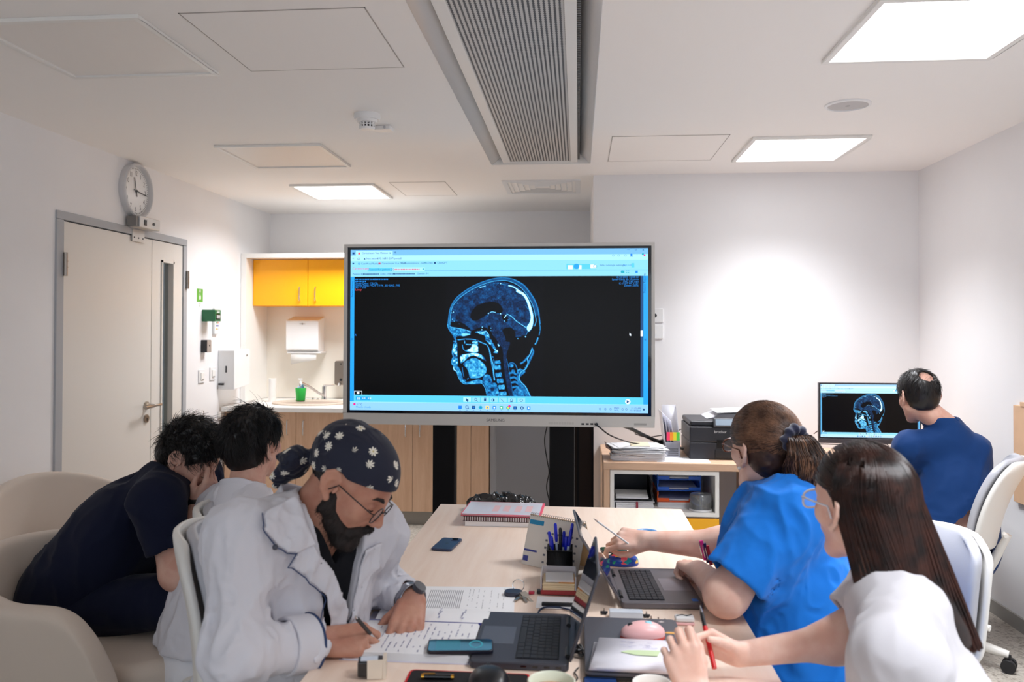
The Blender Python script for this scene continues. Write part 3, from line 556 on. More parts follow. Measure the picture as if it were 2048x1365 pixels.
# monitor
t = on('monitor', 'widescreen desktop monitor showing the head scan in front of the seated person', 'monitor', (1.675, 4.93, DZ))
m = MB(); m.box((1.39, 4.905, .845), (1.958, 4.935, 1.168)); m.build('housing', mat('monitor_case', (40, 38, 42), rough=.4), t, world=True, bevel=.002)
box('speaker_bar', (1.392, 4.892, .82), (1.956, 4.935, .846), mat('monitor_bar', (62, 60, 66), rough=.5), t, world=True, bevel=.002)
box('neck', (1.64, 4.94, .735), (1.71, 4.965, 1.0), DARK, t, world=True, bevel=.004); m = MB(); m.slab((1.675, 4.97, DZ), .24, .18, .014, .03); m.build('base', DARK, t, world=True, bevel=.002)
m = MB(); text(m, 'DELL', .012, face_cam(1.66, 4.9038, .849)); m.closed = False; m.build('brand_lettering', mat('logo_grey', (160, 160, 165), rough=.4), t, world=True, smooth=0)
# ================================================================== CABLES BY THE DISPLAY
def cable(name, lab, pts, r, m_=DARK, cat='cable'):
    P = [Vector(p) for p in pts]; out = []
    for i in range(len(P) - 1):
        a, b, c, d = P[max(i - 1, 0)], P[i], P[i + 1], P[min(i + 2, len(P) - 1)]
        for k in range(6):
            s = k / 6; out.append(.5 * ((2 * b) + (c - a) * s + (2 * a - 5 * b + 4 * c - d) * s * s + (3 * b - a - 3 * c + d) * s ** 3))
    out.append(P[-1]); return tag(MB().tube(out, r, n=8).build(name, m_), lab, cat)
cable('screen_cable', 'thin black cable plugged into the front of the big display', [W(1192, 850, Y=4.465), W(1200, 856, Y=4.44), W(1222, 872, Y=4.5), W(1262, 886, Y=4.8), W(1295, 888, Y=4.95), W(1318, 882, Y=5.0), W(1330, 880, Y=5.1)], .004)
cable('wall_cable', 'thick black cable sagging from behind the display to the desk', [W(1240, 850, Y=4.9), W(1262, 858, Y=4.95), W(1290, 872, Y=5.0), W(1318, 884, Y=5.05), W(1340, 889, Y=5.12)], .011)
cable('wall_cable', 'thin black cable above the thick one, running to the magazine holder', [W(1270, 868, Y=5.1), W(1292, 875, Y=5.15), W(1318, 872, Y=5.15), W(1340, 868, Y=5.2)], .003)
cable('hanging_cable', 'thin black cable hanging in front of the grey cabinet', [W(1096, 846, Y=4.6), W(1089, 880, Y=4.6), W(1094, 920, Y=4.58), W(1098, 945, Y=4.58), W(1093, 975, Y=4.58), W(1099, 1008, Y=4.6), W(1101, 1060, Y=4.62)], .003)
cable('printer_cable', 'black cable running from the wall to the printer side', [W(1352, 864, Y=5.3), W(1365, 858, Y=5.25), W(1380, 853, Y=5.2)], .003)
cable('power_plug', 'black power plug lying behind the printer corner on the desk', [W(1356, 893, Y=5.2), W(1362, 897, Y=5.15), W(1380, 899, Y=5.1)], .009, cat='plug')
cable('monitor_cable', 'black cables behind the desk monitor', [W(1628, 868, Y=5.1), W(1640, 860, Y=5.0), W(1650, 858, Y=4.97)], .003)
cable('monitor_cable', 'black cable loop hanging under the desk monitor', [W(1628, 888, Y=5.0), W(1700, 890, Y=5.0), W(1770, 888, Y=4.98), W(1775, 900, Y=4.96), W(1790, 895, Y=5)], .003)
# ================================================================== CONFERENCE TABLE
TZ = .735; TX0, TX1, TY1 = -.575, .424, 3.43
tb = on('conference_table', 'long beech conference table in the middle of the room', 'table', (-.075, 2.3, 0))
TY0 = 1.0
box('top', (TX0, TY0, TZ - .028), (TX1, TY1, TZ), WOODT, tb, world=True, bevel=.002)
for y in (TY0 + .15, TY1 - .25):
    for x in (TX0 + .08, TX1 - .14): box('leg', (x, y, 0), (x + .06, y + .06, TZ - .03), GREYF, tb, world=True, bevel=.003)
m = MB(); m.box((TX0 + .1, TY0 + .2, TZ - .07), (TX1 - .1, TY0 + .23, TZ - .03)); m.box((TX0 + .1, TY1 - .23, TZ - .07), (TX1 - .1, TY1 - .2, TZ - .03)); m.build('underframe', GREYF, tb, world=True)
# ================================================================== CHAIRS
CGREY = mat('chair_grey_leather', (176, 177, 184), rough=.42, bump=.05, bscale=300); CWH = mat('chair_shell_white', (226, 224, 219), rough=.38)
def backrest_fn(w, h, off, bulge=0, wt=.80):
    def fn(a, b):
        u = a * 2 - 1; v = b
        ww = w / 2 * (wt + (1 - wt) * math.sin(PI * min(1, .15 + v * .75)))
        # squircle corners
        e = 1 - max(0, (v - .80) / .20) ** 2.6 * .34; e2 = 1 - max(0, (.14 - v) / .14) ** 2 * .16
        x = u * ww * e * e2; zz = h * v - (abs(u) ** 3) * h * .05 * max(0, v - .5) * 2
        y = .055 * (u * u) * -1 + .05 * math.sin(v * PI) * -0 + off - .035 * math.sin(PI * (v * .8 + .05)) + bulge * (1 - u ** 4) * (1 - (2 * v - 1) ** 4)
        return (x, y, zz)
    return fn
def office_chair(name, lab, loc, rz, arms=False, seat_z=.46, tilt=.2, w=.48, h=.56, group='office chairs'):
    """faces local -Y... seat front points to local -Y"""
    t = thing(name, lab, 'office chair', loc, rz, group)
    m = MB(); m.slab((0, -.0, seat_z - .045), .49, .47, .075, .1, n=8); m.build('seat', CGREY, t, bevel=.025, seg=4)
    m = MB(); m.slab((0, 0, seat_z - .075), .42, .40, .03, .1, n=8); m.build('seat_pan', CWH, t, bevel=.01)
    Mb = Matrix.Translation((0, .23, seat_z + .10)) @ Matrix.Rotation(-tilt, 4, 'X')
    m = MB(); m.closed = False; m.grid(backrest_fn(w * .95, h * .96, -.012, -.02), 18, 18, Mb @ Matrix.Translation((0, 0, .012))); c_ = m.build('back_cushion', CGREY, t, solid=.03, smooth=180, subsurf=1)
    m = MB(); m.closed = False; m.grid(backrest_fn(w, h, .018), 18, 18, Mb); m.build('back_shell', CWH, t, solid=.022, smooth=180, subsurf=1)
    m = MB(); m.tube([(0, .10, seat_z - .06), (0, .20, seat_z - .05), (0, .245, seat_z + .04), (0, .262 + .1 * tilt, seat_z + .16)], [.022, .022, .020, .014], n=12); m.build('back_support', CWH, t)
    Mk = Mb @ Matrix.Translation((.10, .03, .10)); MB().cyl((0, 0, 0), (.02, .012, 0), .009, M=Mk).build('adjust_knob', CWH, t)
    if arms:
        for s in (-1, 1):
            m = MB(); m.tube([(s * .22, .05, seat_z - .05), (s * .29, .05, seat_z - .02), (s * .295, .04, seat_z + .2)], .018); m.build('arm_support', CWH, t)
            m = MB(); m.slab((s * .29, -.0, seat_z + .2), .085, .26, .035, .04, n=6); m.build('armrest', CGREY, t, bevel=.014, seg=3)
    MB().cyl((0, 0, .09), (0, 0, seat_z - .07), .028, n=18).build('gas_column', mat('column_grey', (120, 120, 122), rough=.35, metal=.5), t)
    m = MB()
    for k in range(5):
        a = 2 * PI * k / 5 + .3; m.tube([(0, 0, .105), (.12 * math.cos(a), .12 * math.sin(a), .10), (.30 * math.cos(a), .30 * math.sin(a), .075)], [.034, .028, .016], n=10)
    m.build('base', CWH, t, smooth=60)
    for k in range(5):
        a = 2 * PI * k / 5 + .3; x, y = .30 * math.cos(a), .30 * math.sin(a); m = MB()
        for s in (-1, 1): m.cyl((x - math.sin(a) * s * .008, y + math.cos(a) * s * .008, .029), (x - math.sin(a) * s * .030, y + math.cos(a) * s * .030, .029), .029, n=18)
        m.tube([(x, y, .075), (x, y, .04)], .010); m.build('caster', DARK, t, bevel=.003)
    return t
# chair of the man at the wall monitor (faces the desk)
office_chair('office_chair', 'white-shelled office chair of the person at the desk monitor', (1.60, 3.90, 0), PI + 1.0, tilt=.38, h=.42, w=.44, seat_z=.43, group=None)
office_chair('office_chair', 'grey and white office chair behind the long-haired person, by the right wall', (.90, 2.58, 0), PI * 1.5 + .30, tilt=.18, h=.37, w=.43, seat_z=.40, group=None)
office_chair('office_chair', 'grey office chair of the person in the floral head cloth', (-.69, 2.03, 0), PI / 2 + .21, tilt=.16, h=.45, w=.46, seat_z=.44, group=None)
office_chair('office_chair', 'office chair of the dark-haired person in white, its back edge beside the navy sleeve', (-.94, 2.60, 0), PI / 2 + .12, tilt=.14, h=.37, w=.44, seat_z=.44, group=None)
t = thing('swivel_stool', 'grey-topped black stool tucked under the far left table corner', 'stool', (-.54, 3.50, .03))
MB().lathe([(0, .44), (.19, .44), (.205, .455), (.205, .468), (.19, .474), (0, .474)], n=48).build('seat_shell', DARK, t); MB().lathe([(0, .474), (.18, .4745), (.19, .482), (.17, .492), (0, .494)], n=48).build('cushion', CGREY, t, smooth=60)
MB().cyl((0, 0, .05), (0, 0, .44), .025).build('column', CHROME, t); MB().lathe([(0, -.03), (.17, -.03), (.17, -.018), (.03, .05), (0, .05)], n=40).build('foot_plate', DARK, t)
# tub armchairs
BEI = mat('beige_upholstery', (206, 192, 178), rough=.75, bump=.12, bscale=700, sheen=.15)
def armchair(lab, loc, rz, back=.80, arm=.64):
    """opens towards local +X"""
    t = thing('armchair', lab, 'armchair', loc, rz)
    m = MB(); m.closed = False
    nu, nv = 48, 10; R = .33; L = .26
    def path(s):      # s 0..1 round the U, left arm tip to right arm tip
        tot = 2 * L + PI * R; d = s * tot
        if d < L: return Vector((L - d, R, 0)), Vector((0, 1, 0))
        if d < L + PI * R:
            a = (d - L) / R + PI / 2; return Vector((R * math.cos(a), R * math.sin(a), 0)), Vector((math.cos(a), math.sin(a), 0))
        return Vector((d - L - PI * R, -R, 0)), Vector((0, -1, 0))
    def fn(a, b):
        p, n_ = path(a); q = abs(a - .5) * 2
        top = arm + (back - arm) * (max(0, 1 - (q / .62) ** 2)) ** 1.5
        tip = max(0, (q - .72) / .28); top -= .26 * tip ** 3.0
        bot = .27 + .10 * tip ** 2
        z = bot + (top - bot) * b
        flare = (.05 + .05 * (1 - q)) * ((z - .3) / .4)
        x = p + n_ * (flare + .02); return (x.x * (1 - .04 * b), x.y, z)
    m.grid(fn, nu, nv); m.build('shell', BEI, t, solid=.075, smooth=180, subsurf=2)
    m = MB(); m.slab((.04, 0, .30), .54, .52, .14, .16, n=8); m.build('seat', BEI, t, bevel=.045, seg=4)
    MB().cyl((0, 0, .03), (0, 0, .3), .03).build('column', CHROME, t)
    m = MB()
    for k in range(4):
        a = PI / 4 + k * PI / 2; m.tube([(0, 0, .1), (.15 * math.cos(a), .15 * math.sin(a), .07), (.31 * math.cos(a), .31 * math.sin(a), .012)], [.022, .018, .012])
    m.build('base', mat('base_metal', (190, 186, 180), rough=.3, metal=.7), t); return t
armchair('beige tub armchair holding the person in navy scrubs', (-1.54, 2.66, 0), -.10, .74, .665)
armchair('empty beige tub armchair against the door wall behind the person in navy', (-2.14, 3.48, 0), -.45, .79, .60)
# ================================================================== ON THE TABLE
T = TZ + .0008
INKB = mat('handwriting_blue', (60, 66, 140), rough=.7); INKG = mat('print_grey', (96, 98, 108), rough=.7); LDK = mat('laptop_dark', (66, 67, 76), rough=.42, metal=.3); KEYM = mat('key_black', (30, 31, 38), rough=.5)
LGR = mat('laptop_grey', (104, 100, 104), rough=.4, metal=.35); GLOSS = mat('gloss_black', (10, 11, 16), rough=.08, coat=.5)
def scribble(mb, x0, x1, y0, y1, n, rg, M=None, z=0, amp=.0016, w=.00035, fill=.85):
    for i in range(n):
        y = y1 - (y1 - y0) * (i + .5) / n; x = x0 + rg.uniform(0, .006)
        while x < x1 * 1.0 - .003:
            L = rg.uniform(.006, .018)
            if rg.random() < fill:
                k = max(3, int(L / .0016)); pts = [(x + L * j / k, y + amp * (1 if j % 2 else -1) * rg.uniform(.3, 1)) for j in range(k + 1)]
                for a, b in zip(pts, pts[1:]):
                    dx, dy = b[0] - a[0], b[1] - a[1]; l_ = math.hypot(dx, dy) + 1e-9; nx, ny = -dy / l_ * w, dx / l_ * w
                    mb.add([(a[0] + nx, a[1] + ny, z), (b[0] + nx, b[1] + ny, z), (b[0] - nx, b[1] - ny, z), (a[0] - nx, a[1] - ny, z)], [(0, 1, 2, 3)], M)
            x += L + rg.uniform(.002, .006)
def lines(mb, x0, x1, ys, M=None, z=0, w=.0006):
    for y in ys: mb.add([(x0, y - w, z), (x1, y - w, z), (x1, y + w, z), (x0, y + w, z)], [(0, 1, 2, 3)], M)
def laptop(lab, loc, rz, ang, m_, w=.318, d=.215, sticker=False, screen=True):
    """hinge at local +x; the user sits at local -x"""
    t = thing('laptop', lab, 'laptop', loc, rz, 'open laptops')
    MB().slab((0, 0, 0), d, w, .016, .012).build('base', m_, t, bevel=.003)
    box('keyboard_well', (-.010, -w * .43, .0161), (d / 2 - .022, w * .43, .0166), mat('well_black', (20, 21, 26), rough=.6), t)
    m = MB(); x0, x1 = -.008, d / 2 - .024; rows = 6; rh = (x1 - x0) / rows
    for r in range(rows):
        cols = [15, 14, 14, 13, 12, 9][rows - 1 - r] if False else [9, 12, 13, 14, 14, 15][r]
        ks = [1.0] * cols
        if r == 0: ks = [1, 1, 1, 1, 5, 1, 1, 1, 1]
        tot = sum(ks); y = -w * .425; W_ = w * .85
        for k in ks:
            kw = W_ * k / tot; m.box((x0 + r * rh + .001, y + .001, .0168), (x0 + (r + 1) * rh - .001, y + kw - .001, .0186)); y += kw
    m.build('keys', KEYM, t, smooth=0)
    box('touchpad', (-d / 2 + .010, -.055, .0161), (-.020, .055, .0164), mat('touchpad_' + m_.name, (84, 84, 92) if m_ == LDK else (118, 114, 120), rough=.3), t)
    for s in (-1, 1): MB().cyl((d / 2 - .003, s * w * .30 - .025, .017), (d / 2 - .003, s * w * .30 + .025, .017), .006, n=12).build('hinge', DARK, t)
    m = MB()
    for i, x in enumerate((.01, .035, .06, .085)): m.box((x - .006, -w / 2 - .0004, .006), (x + .006, -w / 2 + .001, .0105))
    m.build('ports', GLOSS, t)
    if sticker: box('sticker', (-d / 2 + .010, w / 2 - .038, .0161), (-d / 2 + .026, w / 2 - .018, .0164), mat('sticker_blue', (30, 110, 200), rough=.4), t)
    Ml = Matrix.Translation((d / 2 - .002, 0, .017)) @ Matrix.Rotation(ang, 4, 'Y')       # local z runs up the lid, x to its back
    m = MB(); m.prism(rrect(0, .105, w, .205, .010), 0.0, .006, 'x', M=Ml); lid = m.build('lid', m_, t, bevel=.002)
    box('bezel', (-.0006, -w / 2 + .003, .006), (0, w / 2 - .003, .203), GLOSS, lid)
    bpy.data.objects[lid.name].children if False else None
    for o in [c for c in COL.objects if c.parent == lid]: o.data.transform(Ml)
    q = box('display', (-.0012, -w / 2 + .009, .018), (-.0006, w / 2 - .009, .197), mat('laptop_display', (58, 70, 96), rough=.06, coat=.6, spec=.8, noise=.45, nscale=9), lid); q.data.transform(Ml)
    return t
laptop('dark laptop of the bearded writer, its screen facing the white coat', ((-.225 - .027) / 2, 1.93, T), 0, .31, LDK)
laptop('grey laptop of the person in blue, with a small blue sticker at its corner', (.213, 2.352, T), PI + .06, .56, LGR, sticker=True)
t = thing('laptop', 'closed grey laptop under the folded papers and the pink mouse', 'laptop', (.128, 1.90, T), 0)
MB().slab((0, 0, 0), .225, .335, .010, .014).build('base', DARK, t, bevel=.002); MB().slab((0, 0, .0101), .225, .335, .008, .014).build('lid', mat('laptop_lid', (98, 98, 106), rough=.35, metal=.4), t, bevel=.002)
CT = T + .0182
# mouse builder
def mouse(name, lab, loc, rz, m_top, m_side, l=.105, w=.062, h=.036, stripe=None):
    t = thing(name, lab, 'computer mouse', loc, rz)
    def fn(a, b):
        th = 2 * PI * a; r = math.sin(b * PI / 2) ** .8; x = l / 2 * r * math.cos(th); y = w / 2 * r * math.sin(th) * (1 - .10 * math.cos(th)); z = h * math.cos(b * PI / 2) ** .75 * (1 - .25 * (x / l * 2) ** 2 * (1 if x > 0 else .5)); return (x, y, z * .82 + .008)
    m = MB(); m.closed = False; m.grid(fn, 40, 14); tp = m.build('top_shell', m_top, t, smooth=180)
    m = MB(); m.prism([(l / 2 * math.cos(2 * PI * i / 40), w / 2 * math.sin(2 * PI * i / 40) * (1 - .10 * math.cos(2 * PI * i / 40))) for i in range(40)], 0, .0085); m.build('base', m_side, t, bevel=.002)
    MB().cyl((l * .26, -.004, h * .74), (l * .26, .004, h * .74), .0085, n=16).build('scroll_wheel', DARK, t)
    return t
cm = mat('mouse_colourful', (18, 140, 170), rough=.2, coat=.4); nt = cm.node_tree; b = nt.nodes['Principled BSDF']; tc = nt.nodes.new('ShaderNodeTexCoord'); vo = nt.nodes.new('ShaderNodeTexVoronoi'); vo.inputs['Scale'].default_value = 70
rp = nt.nodes.new('ShaderNodeValToRGB'); rp.color_ramp.interpolation = 'CONSTANT'; e = rp.color_ramp.elements; e[0].color = lin((16, 70, 170)); e[1].position = .42; e[1].color = lin((22, 160, 170))
for ps, c in ((.62, (30, 170, 120)), (.76, (240, 190, 60)), (.83, (235, 90, 110)), (.9, (20, 60, 150))): x = e.new(ps); x.color = lin(c)
sp = nt.nodes.new('ShaderNodeSeparateColor'); nt.links.new(tc.outputs['Object'], vo.inputs['Vector']); nt.links.new(vo.outputs['Color'], sp.inputs[0]); nt.links.new(sp.outputs[0], rp.inputs[0]); nt.links.new(rp.outputs[0], b.inputs['Base Color'])
mouse('computer_mouse', 'colourful blue and teal patterned mouse behind the grey laptop', (.137, 2.60, T), PI + .1, cm, mat('mouse_blue', (18, 60, 160), rough=.3))
PK = mat('mouse_pink', (244, 190, 190), rough=.35)
t = mouse('computer_mouse', 'pink mouse with a light blue stripe on the closed laptop', (.150, 1.935, CT), PI + .15, PK, mat('mouse_coral', (235, 96, 84), rough=.35))
m = MB(); m.closed = False; m.grid(lambda a, b: ((-.020 + .014 * a), -.0285 + .057 * b, .0115 + .026 * math.sin(PI * b) ** .6), 3, 20); m.build('blue_stripe', mat('mouse_stripe', (150, 215, 230), rough=.4), t, solid=.001, smooth=180)
box('mouse_pad', (-.36, 1.40, T), (-.10, 1.745, T + .003), DARK) ; pad = bpy.data.objects['mouse_pad']; bpy.data.objects.remove(pad)
t = thing('mouse_pad', 'black mouse pad with a red stitched edge at the near end of the table', 'mouse pad', (-.228, 1.58, T))
MB().slab((0, 0, 0), .258, .34, .0022, .012).build('edging', mat('pad_red', (205, 24, 34), rough=.7), t); MB().slab((0, 0, .0004), .248, .33, .0028, .010).build('surface', mat('pad_black', (20, 19, 22), rough=.85), t)
m = MB(); text(m, 'MARVO', .018, Matrix.Translation((.118, .05, .0034)) @ Matrix.Rotation(-PI / 2, 4, 'Z')); m.closed = False; m.build('lettering', MATS['pad_red'], t, smooth=0)
mouse('computer_mouse', 'large black gaming mouse with a red wheel glow on the black pad', (-.178, 1.66, T + .0034), .15 + PI / 2, mat('mouse_black', (16, 17, 22), rough=.3), DARK, l=.125, w=.085, h=.044)
t = thing('fountain_pen', 'black pen with gold ends lying on the black mouse pad', 'pen', (-.29, 1.70, T + .0092)); m = MB(); m.tube([(-.028, 0, 0), (.028, .003, 0)], .0055, n=14); m.build('barrel', GLOSS, t)
GOLD = mat('gold', (230, 170, 70), rough=.2, metal=1); MB().tube([(-.034, -.0005, 0), (-.028, 0, 0)], .0058, n=14).build('gold_cap', GOLD, t); MB().tube([(.028, .003, 0), (.034, .0032, 0)], .0052, n=14).build('gold_tip', GOLD, t); MB().tube([(-.030, 0, .006), (-.005, .001, .0065)], .001, n=6).build('clip', GOLD, t)
# cups
def cup(lab, loc, r, h, c_out, drink):
    t = thing('coffee_cup', lab, 'cup', loc)
    MB().lathe([(0, 0), (r * .72, 0), (r * .78, .006), (r * .98, h * .8), (r, h), (r * .955, h + .0015), (r * .90, h), (r * .86, h * .7), (r * .66, .008), (0, .007)], n=56).build('cup_wall', mat('cup_' + lab.split()[0], c_out, rough=.3), t, smooth=60)
    MB().lathe([(0, h * .80), (r * .868, h * .80), (r * .872, h * .803)], n=48).build('coffee', mat('coffee_' + lab.split()[0], drink, rough=.2, noise=.12, nscale=40), t)
    return t
c1 = cup('pale green cup of milky coffee at the near table edge, left of the other cup', (-.048, 1.525, T), .0445, .085, (222, 226, 206), (206, 172, 142)); MB().tube([(-.040, .0, .068), (-.062, .0, .066), (-.068, 0, .045), (-.058, 0, .024), (-.038, 0, .020)], .0055, n=10).build('handle', MATS['cup_pale'], c1)
cup('white paper cup of coffee at the near table edge, right of the green one', (.137, 1.54, T), .037, .082, (240, 236, 230), (198, 164, 138))
def phone(lab, loc, rz, col, up, cam_=False, l=.147, w=.071):
    t = thing('mobile_phone', lab, 'phone', loc, rz); MB().slab((0, 0, 0), l, w, .0078, .011, n=6).build('case', mat('phone_' + lab.split()[0] + lab.split()[1], col, rough=.3), t, bevel=.0018)
    if up:
        MB().slab((0, 0, .0079), l - .006, w - .006, .0003, .009).build('display', mat('phone_display_' + lab.split()[0], up, rough=.05, coat=.6), t)
    if cam_:
        MB().slab((l / 2 - .022, -w / 2 + .020, .0078), .032, .030, .0016, .010).build('camera_bump', MATS['phone_' + lab.split()[0] + lab.split()[1]], t, bevel=.0006); MB().cyl((l / 2 - .022, -w / 2 + .020, .0094), (l / 2 - .022, -w / 2 + .020, .0106), .011, n=24).build('lens', GLOSS, t)
        MB().lathe([(0, .0081), (.007, .0080)], n=20, sy=.9).build('emblem', mat('phone_emblem', (22, 26, 42), rough=.3), t)
    return t
phone('dark blue phone lying face down near the left table edge', (-.442, 2.77, T), PI / 2 - .12, (42, 54, 86), None, True)
pt = phone('black phone with a lit cyan display on the open notebook, touching the dark laptop', (-.262, 1.838, T + .0165), .12, (18, 18, 34), (22, 34, 46))
m = MB(); m.closed = False
for i in range(9): lines(m, -.055, .0, [-.026 + i * .006], Matrix.Translation((0, 0, .0084)) @ Matrix.Rotation(PI / 2, 4, 'Z') if False else Matrix.Translation((0, 0, .0084)), 0, .0008)
m.add([(.035 + .016 * math.cos(2 * PI * i / 24), .002 + .022 * math.sin(2 * PI * i / 24), .0084) for i in range(24)] + [(.035 + .012 * math.cos(2 * PI * i / 24), .002 + .017 * math.sin(2 * PI * i / 24), .0084) for i in range(24)], [(i, (i + 1) % 24, 24 + (i + 1) % 24, 24 + i) for i in range(24)])
m.build('screen_graphics', emis('cyan_glow', (70, 170, 190), .45), pt, smooth=0)
phone('navy phone with a lit screen cut by the lower picture edge between the cups', (.047, 1.665, T), PI / 2, (20, 22, 34), (24, 70, 140))
phone('small green and black phone half hidden under the hand with the stylus', (.118, 2.755, T), PI + .2, (24, 46, 42), (60, 90, 70), l=.085, w=.05)
# stamp
t = thing('rubber_stamp', 'black self-inking stamp with a cream frame at the near left of the table', 'stamp', (-.432, 1.715, T), .2)
box('case', (-.030, -.018, .004), (.022, .018, .036), GLOSS, t, bevel=.003); m = MB(); m.box((.0225, -.020, 0), (.030, .020, .006)); m.box((.0225, -.020, .034), (.030, .020, .040)); m.box((.0225, -.020, .006), (.030, -.014, .034)); m.box((.0225, .014, .006), (.030, .020, .034)); m.box((-.01, -.020, 0), (.0225, -.0185, .04)); m.build('frame', mat('stamp_cream', (228, 214, 196), rough=.4), t, bevel=.001); box('label_window', (-.024, -.012, .0362), (.012, .012, .0368), mat('stamp_label', (220, 228, 240), rough=.2), t)
# papers
def page(name, lab, cat, c, w, d, rz, z, thick=.0012, mt=None, part='page', curl=0):
    t = thing(name, lab, cat, (c[0], c[1], z), rz); m = MB()
    if curl:
        m.closed = False; m.grid(lambda a, b: ((a - .5) * w, (b - .5) * d, .001 + curl * max(0, (a - .6) / .4) ** 2), 16, 2); m.build(part, mt or PAPER, t, solid=.0006, smooth=180)
    else: m.box((-w / 2, -d / 2, 0), (w / 2, d / 2, thick)); m.build(part, mt or PAPER, t)
    return t
rg = random.Random(11)
t = page('printed_sheet', 'printed form lying behind the open notebook, beside the keys', 'sheet of paper', (-.305, 2.225), .27, .205, .06, T)
m = MB(); m.closed = False; Mp = Matrix.Translation((0, 0, .0014))
for x in np.linspace(-.10, -.01, 18): lines(m, -.08, .07, [0], Mp @ Matrix.Translation((x, 0, 0)) @ Matrix.Rotation(PI / 2, 4, 'Z'), 0, .0007)
for x in (.01, .02, .035, .05, .07, .09, .105): scribble(m, -.08, .08, -.002, .002, 1, rg, Mp @ Matrix.Translation((x, 0, 0)) @ Matrix.Rotation(PI / 2, 4, 'Z'), 0, .0008, .0004, .6)
m.build('print', INKG, t, smooth=0)
t = thing('open_notebook', 'open notebook with handwriting under the hands of the bearded writer', 'notebook', (-.375, 1.93, T))
m = MB()
for i in range(7): m.box((-.145 + rg.uniform(-.003, .003), -.135 + i * .0015, i * .002), (.135 + rg.uniform(-.003, .003), .075, i * .0020 + .0016))
m.build('near_pages', PAPER, t); m = MB(); m.box((-.125, .078, 0), (.155, .175, .012)); m.grid(lambda a, b: (-.125 + .28 * a, .078 + .1 * b, .0125 + .005 * math.sin(PI * b)), 4, 8); m.build('far_pages', PAPER, t)
MB().box((-.14, .0745, .0), (.15, .0775, .0145)).build('spine', INKB, t); box('cover', (-.152, -.14, -.0004), (.158, .178, 0), mat('notebook_cover', (214, 210, 226), rough=.4), t)
m = MB(); m.closed = False; Mq = Matrix.Translation((0, 0, .0140))
for x in np.linspace(-.11, .12, 17): scribble(m, -.12, .065, -.002, .002, 1, rg, Mq @ Matrix.Translation((x, 0, 0)) @ Matrix.Rotation(PI / 2, 4, 'Z'), 0, .0022, .00035, .5)
for x in (.03, .09): scribble(m, .09, .16, -.004, .004, 2, rg, Matrix.Translation((x, 0, .0180)) @ Matrix.Rotation(PI / 2, 4, 'Z'), 0, .003, .0004, .8)
m.build('handwriting', INKB, t, smooth=0)
# keys
t = thing('key_bunch', 'bunch of keys on a ring with dark fob beside the pen tray', 'keys', (-.165, 2.27, T)); m = MB(); m.tube([(.0 + .016 * math.cos(a), .03 + .003 * math.sin(a), .018 + .016 * math.sin(a)) for a in np.linspace(0, 2 * PI, 24)], .0012, n=6); m.build('ring', CHROME, t)
m = MB(); m.slab((-.012, .0, .0), .05, .045, .012, .02, n=8); m.build('fob', mat('fob_dark', (40, 44, 62), rough=.3), t, bevel=.003)
for i, a in enumerate((-1.9, -1.3, -.9)):
    m = MB(); Mk = Matrix.Translation((.014, -.01, .004 + i * .004)) @ Matrix.Rotation(a, 4, 'Z') @ Matrix.Rotation(.15 * i, 4, 'Y'); m.prism([(0, -.010), (.016, -.011), (.022, -.005), (.05, -.004), (.054, 0), (.05, .004), (.022, .005), (.016, .011), (0, .010)], 0, .0018, M=Mk); m.build('key', mat('key_nickel', (190, 186, 178), rough=.25, metal=1), t)
box('red_tag', (.030, .006, .002), (.046, .02, .008), mat('tag_red', (180, 30, 60), rough=.4), t, bevel=.001)
t = thing('usb_stick', 'black usb stick beside the keys', 'usb stick', (-.093, 2.295, T), .05); box('case', (-.02, -.009, 0), (.022, .009, .010), DARK, t, bevel=.002); box('plug', (.022, -.006, .0025), (.034, .006, .0075), CHROME, t)
# cable from the dark laptop, adapter
cable('laptop_cable', 'dark cable looping behind the lid of the dark laptop', [(-.075, 2.095, T + .006), (-.10, 2.12, T + .004), (-.088, 2.165, T + .004), (-.05, 2.17, T + .004), (-.01, 2.15, T + .004), (.02, 2.16, T + .004)], .0025, mat('cable_blue', (24, 42, 74), rough=.4))
t = thing('cable_adapter', 'thin black adapter lying behind the dark laptop', 'adapter', (-.045, 2.165, T + .0066)); box('case', (-.05, .016, -.0066), (.04, .028, .004), DARK, t, bevel=.002)
cable('cable_bundle', 'small black bundle of cable between the dark laptop and the closed one', [(.0 + .010 * math.cos(a * 2.3) + .002, 1.86 + .016 * math.sin(a * 1.9), T + .008 + .006 * math.sin(a * 3) + .006) for a in np.linspace(0, 9, 18)], .0028)
cable('cable_end', 'black wire end in front of the dark laptop lid', [(.002, 1.79, T + .003), (-.006, 1.765, T + .003), (.0, 1.735, T + .003), (-.012, 1.705, T + .003), (-.014, 1.685, T + .003)], .0016)
